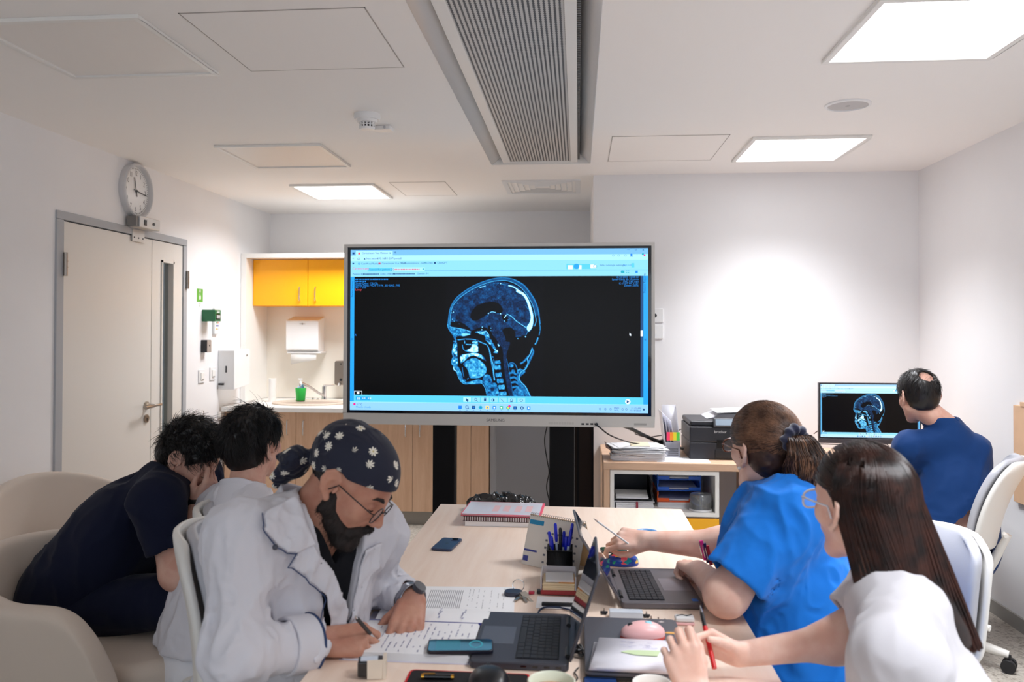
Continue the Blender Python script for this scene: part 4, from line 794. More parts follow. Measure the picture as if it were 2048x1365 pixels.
# pen tray, pen cup, calendar, papers
t = thing('card_stack', 'white cards lying under the front of the desk organiser', 'cards', (-.055, 2.215, T)); m = MB(); m.box((-.055, -.045, 0), (.05, .05, .0012)); m.box((-.045, -.05, .0013), (.055, .045, .0024), RZ(.03)); m.build('cards', PAPER, t)
t = thing('desk_organiser', 'open note box with cream paper slips and red base in front of the pen cup', 'note box', (-.052, 2.325, T + .0028))
box('base', (-.050, -.052, 0), (.048, .055, .012), mat('organiser_red', (150, 40, 40), rough=.5), t, bevel=.002); m = MB(); m.box((-.050, -.05, .0125), (-.047, .055, .05)); m.box((.045, -.05, .0125), (.048, .055, .05)); m.box((-.047, .052, .0125), (.045, .055, .05)); m.build('walls', mat('organiser_clear', (225, 222, 228), rough=.2, alpha=.6), t)
m = MB(); sheets(m, 0, 0, .0125, .088, .096, 12, rg, .0015, .002, .03); m.build('paper_slips', mat('slip_cream', (236, 214, 176), rough=.6), t); m = MB(); m.box((-.038, -.04, .032), (.04, .04, .036), RZ(.05)); m.build('top_slips', PAPER, t); box('orange_slip', (.0, -.047, .0308), (.043, -.0, .0318), mat('slip_orange', (240, 160, 60), rough=.6), t)
t = thing('pen_cup', 'black square mesh pen cup full of blue pens', 'pen cup', (-.052, 2.43, T)); m = MB(); w, h = .037, .092
MESH = mat('mesh_black', (14, 14, 16), rough=.5, metal=.4, alpha=.82); m.closed = False
for a in range(4): m.add([(-w, -w, 0), (w, -w, 0), (w, -w, h), (-w, -w, h)], [(0, 1, 2, 3)], Matrix.Rotation(a * PI / 2, 4, 'Z'))
m.add([(-w, -w, .001), (w, -w, .001), (w, w, .001), (-w, w, .001)], [(0, 1, 2, 3)]); m.build('mesh_wall', MESH, t, solid=.001)
m = MB()
for z in (.001, h): m.tube([(-w, -w, z), (w, -w, z), (w, w, z), (-w, w, z), (-w, -w, z)], .0018, n=6)
m.build('rim', DARK, t)
BP = mat('pen_blue', (22, 36, 190), rough=.3); BC = mat('pen_clear', (210, 220, 235), rough=.15)
pens = [(-.018, -.01, -.22, .03, BP), (-.006, .006, -.12, -.02, BP), (.004, -.012, -.02, .06, DARK), (.012, .01, .06, .0, BP), (.020, -.006, .10, -.05, BP), (.024, .012, .26, .05, BP), (.016, -.018, .30, .02, BP), (-.02, .014, -.28, -.05, BP), (0, 0, .02, -.1, DARK)]
for i, (x, y, tx, ty, mm) in enumerate(pens):
    a = Vector((x * .6, y * .6, .004)); d = Vector((tx * .55, ty * .55, 1)).normalized(); L_ = .135 + .012 * ((i * 7) % 4 - 1)
    q = thing('ballpoint_pen', ['blue-capped pen leaning farthest left in the pen cup', 'blue pen second from the left in the pen cup', 'black pen in the middle of the pen cup', 'upright blue pen right of the black pen in the cup', 'blue pen right of the middle of the pen cup', 'blue pen leaning farthest right at the back of the cup', 'blue pen leaning right at the front of the cup', 'short blue pen drooping over the left cup rim', 'black pen mostly hidden in the pen cup'][i], 'pen', (-.052, 2.43, T), 0, 'pens in the black cup')
    MB().tube([a, a + d * L_ * .66], .0036, n=10).build('barrel', BC if mm == BP else DARK, q); MB().tube([a + d * L_ * .66, a + d * L_ * .70, a + d * L_ * .97, a + d * L_], [.0036, .0048, .0048, .003], n=10).build('cap', mm, q)
t = thing('desk_calendar', 'spiral desk calendar standing behind the pen cup', 'calendar', (-.062, 2.56, T), -.58)
CR = mat('calendar_page', (214, 208, 200), rough=.6); w, h = .105, .155; a = .32
def cal(sgn, nm, mt):
    m = MB(); Mc = Matrix.Translation((0, sgn * .048, 0)) @ Matrix.Rotation(sgn * a, 4, 'X'); m.box((-w, -.0008, 0), (w, .0008, h), Mc); m.build(nm, mt, t); return Mc
Mc = cal(-1, 'front_page', CR) if False else None
Mf = Matrix.Translation((0, -.048, 0)) @ Matrix.Rotation(-a, 4, 'X'); Mbk = Matrix.Translation((0, .048, 0)) @ Matrix.Rotation(a, 4, 'X')
m = MB(); m.box((-w, -.0008, 0), (w, .0008, h), Mf); m.build('front_page', CR, t); m = MB(); m.box((-w, -.0008, 0), (w, .0008, h), Mbk); m.build('back_board', mat('calendar_back', (190, 160, 120), rough=.6), t)
box('foot_board', (-w, -.046, .0), (w, .046, .0012), CR, t)
m = MB()
for i in range(26):
    x = -w + .006 + i * (2 * w - .012) / 25; zc = h * math.cos(a) + .001; m.tube([(x, .0055 * math.cos(k), zc + .0055 * math.sin(k)) for k in np.linspace(0, 2 * PI, 9)], .0007, n=5)
m.build('spiral', mat('spiral_grey', (130, 128, 128), rough=.4, metal=.5), t)
m = MB(); m.box((-w + .004, -.0016, h - .030), (-w + .058, -.0009, h - .016), Mf); m.build('blue_banner', mat('banner_blue', (30, 132, 176), rough=.5), t)
m = MB(); m.closed = False
for r in range(5):
    for c in range(7): m.box((-.030 + c * .018, -.0012, .015 + r * .022), (-.022 + c * .018, -.0009, .021 + r * .022), Mf)
m.build('date_grid', INKG, t, smooth=0); m = MB(); m.box((-w + .003, -.0016, .012), (-w + .022, -.0009, .028), Mf); m.box((-w + .002, -.0016, .042), (-w + .05, -.0009, .048), Mf); m.build('emblem', INKB, t)
# notebooks at the far end
def bk(name, lab, c, w, d, z, th, rz, cm_, pages=True, cat='notebook'):
    t = thing(name, lab, cat, (c[0], c[1], z), rz); box('cover', (-w / 2, -d / 2, th - .0012), (w / 2, d / 2, th), cm_, t); box('back_cover', (-w / 2, -d / 2, 0), (w / 2, d / 2, .0012), cm_, t)
    if pages: box('page_block', (-w / 2 + .002, -d / 2 + .002, .0013), (w / 2 - .002, d / 2 - .002, th - .0013), PAPER, t)
    return t
z = T; bk('notebook', 'thick white notebook at the bottom of the far stack', (-.29, 3.15), .262, .20, z, .018, .0, mat('cover_white', (226, 224, 226), rough=.5)); z += .0184
pl = mat('cover_dark', (52, 32, 36), rough=.6)
t = bk('notebook', 'plaid-edged notebook in the middle of the far stack', (-.288, 3.15), .275, .205, z, .018, -.02, pl)
m = MB(); rgp = random.Random(1)
for i in range(30): m.box((-.134 + i * .009, -.1028, .0014), (-.134 + i * .009 + .0045, -.1006, .0166))
m.build('plaid_edge', mat('plaid', (92, 66, 66), rough=.6), t); z += .0184
t = bk('planner', 'pink planner with a printed grey cover on top of the far stack', (-.283, 3.165), .30, .225, z, .007, -.03, mat('planner_pink', (236, 96, 120), rough=.5), False, 'planner'); box('page_block', (-.145, -.107, .0013), (.145, .107, .0056), PAPER, t)
box('front_sheet', (-.146, -.108, .0071), (.142, .106, .0078), mat('planner_sheet', (222, 222, 230), rough=.3), t)
m = MB(); m.closed = False
for i, x in enumerate((-.04, .0, .045, .085)): m.add([(x, -.06 + .01 * i % .02, .0081), (x + .024, -.06, .0081), (x + .024, .045, .0081), (x, .045, .0081)], [(0, 1, 2, 3)])
for k in range(14): lines(m, -.12, .13, [-.09 + k * .013], None, .00805, .0004)
m.build('cover_print', mat('planner_print', (232, 190, 192), rough=.5), t, smooth=0)
# small things right of the keyboard
t = thing('ring_tape', 'light blue plastic ring lying near the far table edge', 'ring', (.245, 2.98, T)); RBL = mat('ring_blue', (110, 160, 214), rough=.3)
MB().tube([(.038 * math.cos(a), .038 * math.sin(a), .0075) for a in np.linspace(0, 2 * PI, 40)], .0072, n=12, cap=False).build('ring_body', RBL, t, smooth=180); MB().tube([(-.036, -.010, .005), (-.052, -.020, .005), (-.058, -.018, .005)], .003, n=8).build('clasp', RBL, t)
t = thing('earbud_pair', 'two small grey earbuds at the far right table corner', 'earbuds', (.385, 2.98, T))
for x, y in ((-.008, 0), (.012, .004)): m = MB(); m.ball((x, y, .009), .009, n=14); m.tube([(x, y, .009), (x + .012, y - .002, .006)], .004, n=8); m.build('earbud', mat('earbud_grey', (112, 100, 98), rough=.25), t, smooth=60)
t = thing('clear_case', 'clear plastic pin case with dark stars behind the closed laptop', 'pin case', (.13, 2.125, T)); box('case', (-.05, -.015, 0), (.035, .012, .018), mat('case_clear', (222, 230, 240), rough=.15, alpha=.8), t, bevel=.003)
def star(c, r, n=5): return [(c[0] + (r if k % 2 == 0 else r * .45) * math.cos(PI / 2 + k * PI / n), c[1] + (r if k % 2 == 0 else r * .45) * math.sin(PI / 2 + k * PI / n)) for k in range(2 * n)]
for i, (x, y) in enumerate(((-.062, .02), (-.02, .022), (.004, .024), (.018, .022), (.045, .006))):
    q = thing('star_pin', ['dark star-shaped pin left of the clear case', 'small dark pin behind the clear case, left one', 'small dark pin behind the clear case, middle one', 'round dark pin behind the clear case, right one', 'dark star-shaped pin right of the clear case'][i], 'pin', (.13 + x, 2.125 + y, T)); m = MB(); m.prism(star((0, 0), .010 if i in (0, 4) else .007), 0, .006); m.build('star_head', INK, q); MB().cyl((0, 0, .006), (0, 0, .014), .0015, n=8).build('post', STEEL, q)
for i, x in enumerate((.055, .072, .088)): t = thing('metal_stud', ['tiny metal stud right of the star pins', 'tiny metal stud in the middle of three', 'tiny metal stud nearest the white charger'][i], 'stud', (.13 + x, 2.11 - .008 * i, T)); MB().lathe([(0, 0), (.004, 0), (.004, .003), (.0015, .004), (.0015, .010), (0, .011)], n=12).build('stud_head', mat('stud_brown', (130, 110, 100), rough=.3, metal=.6), t)
t = thing('earphone_case', 'white case with a pink base and dark wire behind the closed laptop', 'case', (.265, 2.09, T)); box('base', (-.024, -.014, 0), (.024, .014, .007), PK, t, bevel=.003); box('lid', (-.024, -.014, .0071), (.024, .014, .020), PLASTIC, t, bevel=.005); MB().tube([(-.02, -.004, .0215), (-.005, .004, .0215), (.005, -.003, .0215), (.018, .006, .0215)], .0012, n=6).build('wire', INK, t)
for i, (x, y, r_, c) in enumerate(((.232, 1.972, .5, (226, 170, 90)), (.216, 2.045, .2, (190, 180, 180)))):
    t = thing('lid_sticker', ['orange leaf-shaped sticker on the closed laptop lid', 'pale speckled sticker at the corner of the closed laptop lid'][i], 'sticker', (x - .012, y - .0, CT + .0001)); m = MB(); m.prism([(-.018, 0), (-.008, .007), (.010, .006), (.020, -.003), (.006, -.006), (-.008, -.005)] if i == 0 else star((0, 0), .009, 7), 0, .0004); m.build('decal', mat('decal%d' % i, c, rough=.5), t)
# folded papers on the closed laptop
t = thing('folded_papers', 'folded white sheets with notes and a pale green slip on the closed laptop', 'folded paper', (.117, 1.80, CT)); PN = mat('paper_note', (232, 231, 240), rough=.6)
m = MB(); m.closed = False
def fold_prof(b, k):    # loop folded at the near edge
    return b
for k in range(3):
    s = .0022 * k; n_ = 10
    pts = [(.083 - s * 3, .003 + s)] + [(-.04 + .0, .003 + s)] + [(-.075 - .010 * math.sin(j / n_ * PI) - .004 * k, .003 + s + (.026 - 2 * s) * j / n_) for j in range(n_ + 1)] + [(-.03, .026 - s), (.083 - s * 3, .014 - s)]
    m.grid(lambda a, b: ((a - .5) * (.165 - .006 * k) + .012 * (b - .5), pts[int(round(b * (len(pts) - 1)))][0] + .012 * a, pts[int(round(b * (len(pts) - 1)))][1]), 2, len(pts) - 1, Matrix.Rotation(-.10, 4, 'Z'))
m.build('sheets', PN, t, solid=.0007, smooth=60)
m = MB(); m.closed = False; scribble(m, -.03, .06, .005, .06, 5, rg, Matrix.Rotation(-.10, 4, 'Z') @ Matrix.Translation((0, 0, .0245)) @ Matrix.Rotation(.14, 4, 'X') if False else Matrix.Translation((0, .005, .0262)) @ Matrix.Rotation(-.10, 4, 'Z') @ Matrix.Rotation(-.135, 4, 'X'), 0, .003, .0005, .4); m.build('notes', mat('pencil_notes', (150, 152, 190), rough=.7), t, smooth=0)
m = MB(); m.prism([(-.03, -.012), (.0, -.030), (.045, -.034), (.055, .004), (.01, .004), (-.015, -.0)], 0, .0008, M=Matrix.Translation((.005, -.012, .0262)) @ Matrix.Rotation(-.1, 4, 'X')); m.build('green_slip', mat('slip_green', (206, 226, 180), rough=.6), t)
# notes in front of the long-haired woman
t = page('note_sheet', 'sheet with blue handwriting under the hands holding the red pen', 'sheet of paper', (.31, 1.60), .19, .16, -.05, T); m = MB(); m.closed = False; scribble(m, -.08, .085, -.07, .07, 9, rg, Matrix.Translation((0, 0, .0014)), 0, .003, .0005, .8); m.build('handwriting', INKB, t, smooth=0)
# ================================================================== IMPLICIT SURFACES FOR PEOPLE
F32 = np.float32
def A(*v): return np.array(v[0] if len(v) == 1 else v, dtype=F32)
_T = np.random.RandomState(5).rand(32, 32, 32).astype(F32)
def vn(P, seed=0):
    """smooth value noise, 0..1"""
    Q = P + seed * 7.31; I = np.floor(Q).astype(np.int32); f = (Q - I).astype(F32); f = f * f * (3 - 2 * f)
    I0 = I & 31; I1 = (I + 1) & 31; r = 0
    for a in (0, 1):
        x = I1[:, 0] if a else I0[:, 0]; wx = f[:, 0] if a else 1 - f[:, 0]
        for b in (0, 1):
            y = I1[:, 1] if b else I0[:, 1]; wy = f[:, 1] if b else 1 - f[:, 1]
            r = r + wx * wy * (_T[x, y, I0[:, 2]] * (1 - f[:, 2]) + _T[x, y, I1[:, 2]] * f[:, 2])
    return r
def folds(P, S, amp, seed=0, sharp=1.6):
    """cloth creases; S = 3x3 or 3-vector stretch of the pattern"""
    Q = P * S if S.ndim == 1 else P @ S
    w = vn(Q * .7, seed + 3)[:, None] * 1.6
    r = 1 - np.abs(2 * vn(Q + w, seed) - 1); r2 = 1 - np.abs(2 * vn(Q * 2.1 + w, seed + 9) - 1)
    return -amp * ((r ** sharp - .5) + .4 * (r2 ** sharp - .5))
def cap(P, a, b, ra, rb=None):
    rb = ra if rb is None else rb; a = A(a); d = A(b) - a; q = P - a
    t = np.clip((q @ d) / max(float(d @ d), 1e-9), 0, 1); v = q - t[:, None] * d
    return np.sqrt((v * v).sum(1)) - (ra + (rb - ra) * t)
def ell(P, c, r, R=None):
    q = P - A(c)
    if R is not None: q = q @ R
    r = A(r); k0 = np.sqrt(((q / r) ** 2).sum(1)); k1 = np.sqrt(((q / (r * r)) ** 2).sum(1)) + 1e-9
    return k0 * (k0 - 1) / k1
def smin(a, b, k): h = np.maximum(k - np.abs(a - b), 0) / k; return np.minimum(a, b) - h * h * k * .25
def smax(a, b, k): return -smin(-a, -b, k)
def smooth01(x): x = np.clip(x, 0, 1); return x * x * (3 - 2 * x)
def frame(f, up):
    """columns: forward, left, up"""
    f = A(f); f = f / np.linalg.norm(f); u = A(up); l = np.cross(u, f); l /= np.linalg.norm(l); u = np.cross(f, l)
    return np.stack([f, l, u], 1).astype(F32)
def surf(fn, lo, hi, h):
    lo = A(lo); hi = A(hi); B = 8; nb = np.ceil((hi - lo) / (h * B)).astype(int); n = nb * B
    ax = [lo[i] + (np.arange(nb[i]) * B + (B - 1) / 2) * h for i in range(3)]
    C = np.stack(np.meshgrid(*ax, indexing='ij'), -1).reshape(-1, 3).astype(F32); dc = fn(C).reshape(nb)
    act = np.abs(dc) < B * h * .87 * 1.7
    D = np.where(dc < 0, -1., 1.).astype(F32); up = lambda a: a.repeat(B, 0).repeat(B, 1).repeat(B, 2)
    D = up(D); idx = np.nonzero(up(act).ravel())[0]; Df = D.ravel()
    for s in range(0, len(idx), 300000):
        k = idx[s:s + 300000]; i, j, l = np.unravel_index(k, n)
        Df[k] = fn((lo + np.stack([i, j, l], 1) * h).astype(F32))
    D = Df.reshape(n); S = D < 0
    c = np.zeros(tuple(n - 1), np.uint8)
    for a in (0, 1):
        for b in (0, 1):
            for e in (0, 1): c += S[a:n[0] - 1 + a, b:n[1] - 1 + b, e:n[2] - 1 + e]
    I = np.argwhere((c > 0) & (c < 8)); vid = -np.ones(tuple(n - 1), np.int32); vid[tuple(I.T)] = np.arange(len(I))
    acc = np.zeros((len(I), 3)); cnt = np.zeros(len(I)); co = [(a, b, e) for a in (0, 1) for b in (0, 1) for e in (0, 1)]
    for p in co:
        for q in co:
            if sum(q) - sum(p) == 1 and all(q[i] >= p[i] for i in range(3)):
                d0 = D[I[:, 0] + p[0], I[:, 1] + p[1], I[:, 2] + p[2]]; d1 = D[I[:, 0] + q[0], I[:, 1] + q[1], I[:, 2] + q[2]]
                m = (d0 < 0) != (d1 < 0); t = np.where(m, d0 / np.where(m, d0 - d1, 1), 0)
                acc += np.where(m[:, None], np.array(p) + t[:, None] * (np.array(q) - np.array(p)), 0); cnt += m
    V = lo + (I + acc / np.maximum(cnt, 1)[:, None]) * h; Q = []
    for ax_ in range(3):
        o1, o2 = [(1, 2), (2, 0), (0, 1)][ax_]; sl0 = [slice(1, -1)] * 3; sl1 = [slice(1, -1)] * 3; sl0[ax_] = slice(0, -1); sl1[ax_] = slice(1, None)
        s0 = S[tuple(sl0)]; s1 = S[tuple(sl1)]; E_ = np.argwhere(s0 != s1)
        if not len(E_): continue
        f = s0[tuple(E_.T)]; base = E_.copy() + 1; base[:, ax_] -= 1; ok = (base[:, ax_] < n[ax_] - 1); base = base[ok]; f = f[ok]
        def g(d1, d2):
            q = base.copy(); q[:, o1] += d1; q[:, o2] += d2; q = np.minimum(q, np.array(vid.shape) - 1); return vid[tuple(q.T)]
        a, b, c_, d = g(-1, -1), g(0, -1), g(0, 0), g(-1, 0)
        qd = np.stack([a, b, c_, d], 1); qd[~f] = qd[~f][:, ::-1]; Q.append(qd[(qd >= 0).all(1)])
    return V.astype(F32), np.concatenate(Q)
def npmesh(name, V, Fc, mats, parent=None, mi=None, smooth=True):
    if not isinstance(mats, (list, tuple)): mats = [mats]
    if parent is not None:
        iv = np.array(worldm(parent).inverted()); V = V @ iv[:3, :3].T + iv[:3, 3]
    me = bpy.data.meshes.new(name); k = Fc.shape[1]
    me.vertices.add(len(V)); me.vertices.foreach_set('co', np.ascontiguousarray(V, F32).ravel())
    me.loops.add(Fc.size); me.loops.foreach_set('vertex_index', Fc.astype(np.int32).ravel())
    me.polygons.add(len(Fc)); me.polygons.foreach_set('loop_start', np.arange(0, Fc.size, k, dtype=np.int32))
    for m in mats: me.materials.append(m)
    if mi is not None: me.polygons.foreach_set('material_index', mi.astype(np.int32))
    me.update(calc_edges=True); me.validate()
    if smooth: me.shade_smooth()
    return link(name, me, parent)
def sdf_obj(name, parts, mats, parent, paint=None):
    """parts: list of (fn, lo, hi, h); paint(centres)->material index"""
    Vs, Fs, k = [], [], 0
    for fn, lo, hi, h in parts:
        V, Q = surf(fn, lo, hi, h); Vs.append(V); Fs.append(Q + k); k += len(V)
    V = np.concatenate(Vs); Q = np.concatenate(Fs); mi = None
    if paint is not None: mi = paint(V[Q].mean(1).astype(F32))
    return npmesh(name, V, Q, mats, parent, mi)
def bb(pts, pad):
    p = np.array([list(x) for x in pts]); return p.min(0) - pad, p.max(0) + pad
# ---- strands: (N,K,3) polylines -> thin three-sided tubes
def strands(name, Pth, r, mats, parent, taper=.25):
    N, K, _ = Pth.shape; d = np.gradient(Pth, axis=1); d /= np.linalg.norm(d, axis=2, keepdims=True) + 1e-9
    ref = np.array([.31, .52, .79]); u = np.cross(d, ref); u /= np.linalg.norm(u, axis=2, keepdims=True) + 1e-9; w = np.cross(d, u)
    rr = (r if np.ndim(r) else np.full(N, r))[:, None] * np.linspace(1, taper, K)[None]
    V = np.stack([Pth + (u * math.cos(a) + w * math.sin(a)) * rr[..., None] for a in (0, 2 * PI / 3, 4 * PI / 3)], 2).reshape(-1, 3)
    i = np.arange(N)[:, None, None]; k = np.arange(K - 1)[None, :, None]; s = np.arange(3)[None, None]
    a = (i * K + k) * 3 + s; b = (i * K + k) * 3 + (s + 1) % 3
    Q = np.stack([a, b, b + 3, a + 3], -1).reshape(-1, 4)
    o = npmesh(name, V.astype(F32), Q, mats, parent); o['kind'] = 'stuff'; return o
# ---- head in its own frame: x forward, y left, z up, origin between the ears
def head_local(L, female=False, closed=True):
    M = L.copy(); M[:, 1] = np.abs(M[:, 1]); j = .92 if female else 1
    d = ell(L, (-.012, 0, .036), (.100, .076, .090)); d = smin(d, ell(L, (.030, 0, -.015), (.064, .059 * j, .088)), .03)
    d = smin(d, cap(M, (-.006, .046 * j, -.048), (.060, .013, -.100), .024 * j, .018), .028)
    d = smin(d, ell(L, (.070, 0, -.101), (.018, .02, .014)), .02); d = smin(d, ell(M, (.058, .036, -.022), (.024, .022, .022)), .02)
    d = smin(d, ell(L, (.078, 0, -.058), (.020, .028, .024)), .015)
    d = smin(d, cap(M, (.084, .0, .024), (.066, .044, .026), .0095, .009), .014)
    d = smax(d, -ell(M, (.096, .031, .006), (.017, .019, .013)), .014); d = np.minimum(d, ell(M, (.0745, .031, .004), (.0135, .0145, .0125)))
    d = smin(d, cap(L, (.088, 0, .018), (.112, 0, -.026), .0075, .0105), .010); d = smin(d, ell(M, (.101, .011, -.031), (.011, .0085, .008)), .006)
    d = smin(d, cap(M, (.099, 0, -.054), (.086, .022, -.060), .0062, .0035), .006); d = smin(d, cap(M, (.096, 0, -.067), (.085, .019, -.063), .0066, .0035), .005)
    # ear
    tilt = lambda p: (p[0] - .008 - .15 * p[1], .077 + .55 * max(0, -p[0]), p[1] - .002)
    hp = [(.006, .002), (.009, .018), (.002, .031), (-.012, .034), (-.025, .022), (-.028, .004), (-.022, -.014), (-.010, -.027)]
    hp = [tilt(p) for p in hp]; e = np.full(len(L), 9., F32)
    near = M[:, 1] > .05
    if near.any():
        m = M[near]; x = cap(m, hp[0], hp[1], .0036)
        for a, b in zip(hp[1:], hp[2:]): x = smin(x, cap(m, a, b, .0043), .003)
        x = smin(x, ell(m, tilt((-.003, -.030)), (.0085, .0055, .009)), .006)
        x = smin(x, ell(m, (-.018, .081, .002), (.020, .0055, .029), np.array(frame((1, -.5, 0), (0, 0, 1)))), .006)
        x = smin(x, cap(m, tilt((-.016, .016)), tilt((-.013, -.012)), .0034), .004)
        x = smax(x, -ell(m, (-.009, .0895, -.002), (.0115, .0112, .0165)), .004)
        x = smin(x, cap(m, (.003, .078, .0), (.001, .082, -.010), .0042), .003)
        e[near] = x
    return smin(d, e, .005)
def cran(L, g=0): return ell(L, (-.012, 0, .036), (.100 + g, .076 + g, .090 + g))
# ---- hand: list of capsules from a wrist frame; x to the fingers, y to the thumb side, z back of the hand
def hand_caps(w, R, curls, side=1, thumb=None, s=1.0, splay=(.12, .03, -.05, -.14)):
    w = A(w); T = lambda p: w + (R @ A(p[0], p[1] * side, p[2])) * s; palm, fing = [], []
    ys = (.031, .0105, -.010, -.029); xs = (.092, .096, .090, .080); Ls = ((.044, .026, .021), (.048, .030, .022), (.044, .028, .021), (.034, .021, .019))
    for k in range(4):
        y, x = ys[k], xs[k]; palm.append((T((.004, y * .62, 0)), T((x - .006, y, .002 - .004 * (k == 3))), .0135 * s, .0115 * s))
        p = np.array([x - .004, y, 0.]); a = 0; rr = (.0098, .0088, .0080, .0066) if k < 3 else (.0086, .0077, .0070, .006)
        for q in range(3):
            a += curls[k][q]; dv = np.array([math.cos(a) * math.cos(splay[k]), math.sin(splay[k]) * math.cos(a), -math.sin(a)]); p2 = p + dv * Ls[k][q]
            fing.append((k, T(p), T(p2), rr[q] * s, rr[q + 1] * s)); p = p2
    palm.append((T((.02, .018, -.008)), T((.06, .020, -.008)), .014 * s, .012 * s)); palm.append((T((.02, -.02, -.006)), T((.06, -.022, -.006)), .012 * s, .011 * s))
    th = thumb or ((.018, .024, -.010), (.050, .048, -.022), (.078, .058, -.030), (.100, .060, -.036))
    for q in range(3): fing.append((4, T(th[q]), T(th[q + 1]), (.0145, .0108, .0098)[q] * s, (.0108, .0098, .0075)[q] * s))
    return palm, fing
def hand_sdf(P, H):
    palm, fing = H; d = None
    for a, b, r0, r1 in palm: x = cap(P, a, b, r0, r1); d = x if d is None else smin(d, x, .012)
    for k in range(5):
        f = None
        for kk, a, b, r0, r1 in fing:
            if kk == k: x = cap(P, a, b, r0, r1); f = x if f is None else smin(f, x, .003)
        d = smin(d, f, .006 if k < 4 else .012)
    return d
def hand_pts(H): return [p for a, b, *_ in H[0] for p in (a, b)] + [p for _, a, b, *_ in H[1] for p in (a, b)]
# ---- materials
def skin(name, c, c2): return mat(name, c, rough=.48, noise=1, nscale=22, col2=c2, bump=.06, bscale=380, sss=.10, spec=.35)
def hairm(name, c, c2, rough=.38): return mat(name, c, rough=rough, noise=1, nscale=30, col2=c2, spec=.45)
def cloth(name, c, rough=.8, sheen=.1, b=.08): return mat(name, c, rough=rough, sheen=sheen, bump=b, bscale=900, spec=.25)
class Torso:
    def __init__(s, hip, chest, neck, sl, sr, cw=.17, cd=.115, bw=.16, bd=.13, hw=.18, hd=.14, sh=.062):
        s.__dict__.update(locals()); s.hip, s.chest, s.neck, s.sl, s.sr = map(A, (hip, chest, neck, sl, sr))
        l = s.sl - s.sr; u = s.neck - s.hip; f = np.cross(l, u); s.R = frame(f, u)
        s.belly = s.hip * .55 + s.chest * .45; s.Rc = frame(f, s.neck - s.chest + 1e-6); s.Rb = frame(f, s.chest - s.hip)
    def __call__(s, P, g=0):
        d = ell(P, s.chest, (s.cd + g, s.cw + g, .20 + g), s.Rc)
        d = smin(d, ell(P, s.belly, (s.bd + g, s.bw + g, .19 + g), s.Rb), .09); d = smin(d, ell(P, s.hip, (s.hd + g, s.hw + g, .15 + g), s.Rb), .08)
        m = (s.sl + s.sr) / 2 * .5 + s.neck * .5
        d = smin(d, cap(P, s.sl, m, s.sh + g, s.sh + g), .07); d = smin(d, cap(P, s.sr, m, s.sh + g, s.sh + g), .07)
        return d
    def loc(s, P): return (P - s.chest) @ s.R      # forward, left, up
def arm(P, a, b, c, r=(.052, .042, .030), g=0, k=.03): return smin(cap(P, a, b, r[0] + g, r[1] + g), cap(P, b, c, r[1] + g, r[2] + g), k)
def at_end(P, a, b, t):      # signed distance past the point a + (b - a) t, along a->b
    a = A(a); b = A(b); d = b - a; L = np.linalg.norm(d); return (P - a) @ (d / L) - L * t
def short_hair(rg, H, R, n, ln, mats, parent, region, comb, r=.0011, jit=.5, lift=.35, K=6, name='hair_strands', grow=.012, droop=.0, s=1.0):
    """tufts over the scalp. region(L)->bool on local points; comb(L)->direction in the head frame"""
    v = rg.normal(size=(n * 6, 3)); v /= np.linalg.norm(v, axis=1, keepdims=True)
    L = v * np.array([.100 + grow, .076 + grow, .090 + grow]) + np.array([-.012, 0, .036]); ok = region(L); L = L[ok][:n]; v = v[ok][:n]
    nrm = v / np.array([.1, .076, .09]); nrm /= np.linalg.norm(nrm, axis=1, keepdims=True)
    c = comb(L); c = c / (np.linalg.norm(c, axis=1, keepdims=True) + 1e-9)
    cl = vn((L * 38).astype(F32), 4)[:, None]; cl2 = vn((L * 38).astype(F32), 11)[:, None]
    c = c + (cl - .5) * np.array([[1.3, -.9, .4]]) * jit * 2 + (cl2 - .5) * np.array([[-.3, 1.2, .6]]) * jit * 2 + rg.normal(size=c.shape) * jit * .22
    c -= nrm * (c * nrm).sum(1, keepdims=True); c /= np.linalg.norm(c, axis=1, keepdims=True) + 1e-9
    ll = ln * rg.uniform(.6, 1.25, (len(L), 1)); pts = [L - nrm * .004]; d = c + nrm * lift * rg.uniform(.4, 1.6, (len(L), 1))
    for k in range(1, K):
        p = pts[-1] + d / np.linalg.norm(d, axis=1, keepdims=True) * ll / (K - 1); q = (p - np.array([-.012, 0, .036])) / np.array([.1, .076, .09])
        e = np.linalg.norm(q, axis=1, keepdims=True); nn = q / e; d = d - nn * .28 * lift + (R.T @ np.array([0, 0, -1.]))[None] * droop
        p = np.where(e < 1.03, np.array([-.012, 0, .036]) + nn * 1.04 * np.array([.1, .076, .09]), p); pts.append(p)
    Pw = np.stack(pts, 1) * s @ R.T + H
    return strands(name, Pw, rg.uniform(.7, 1.3, len(L)) * r, mats, parent)
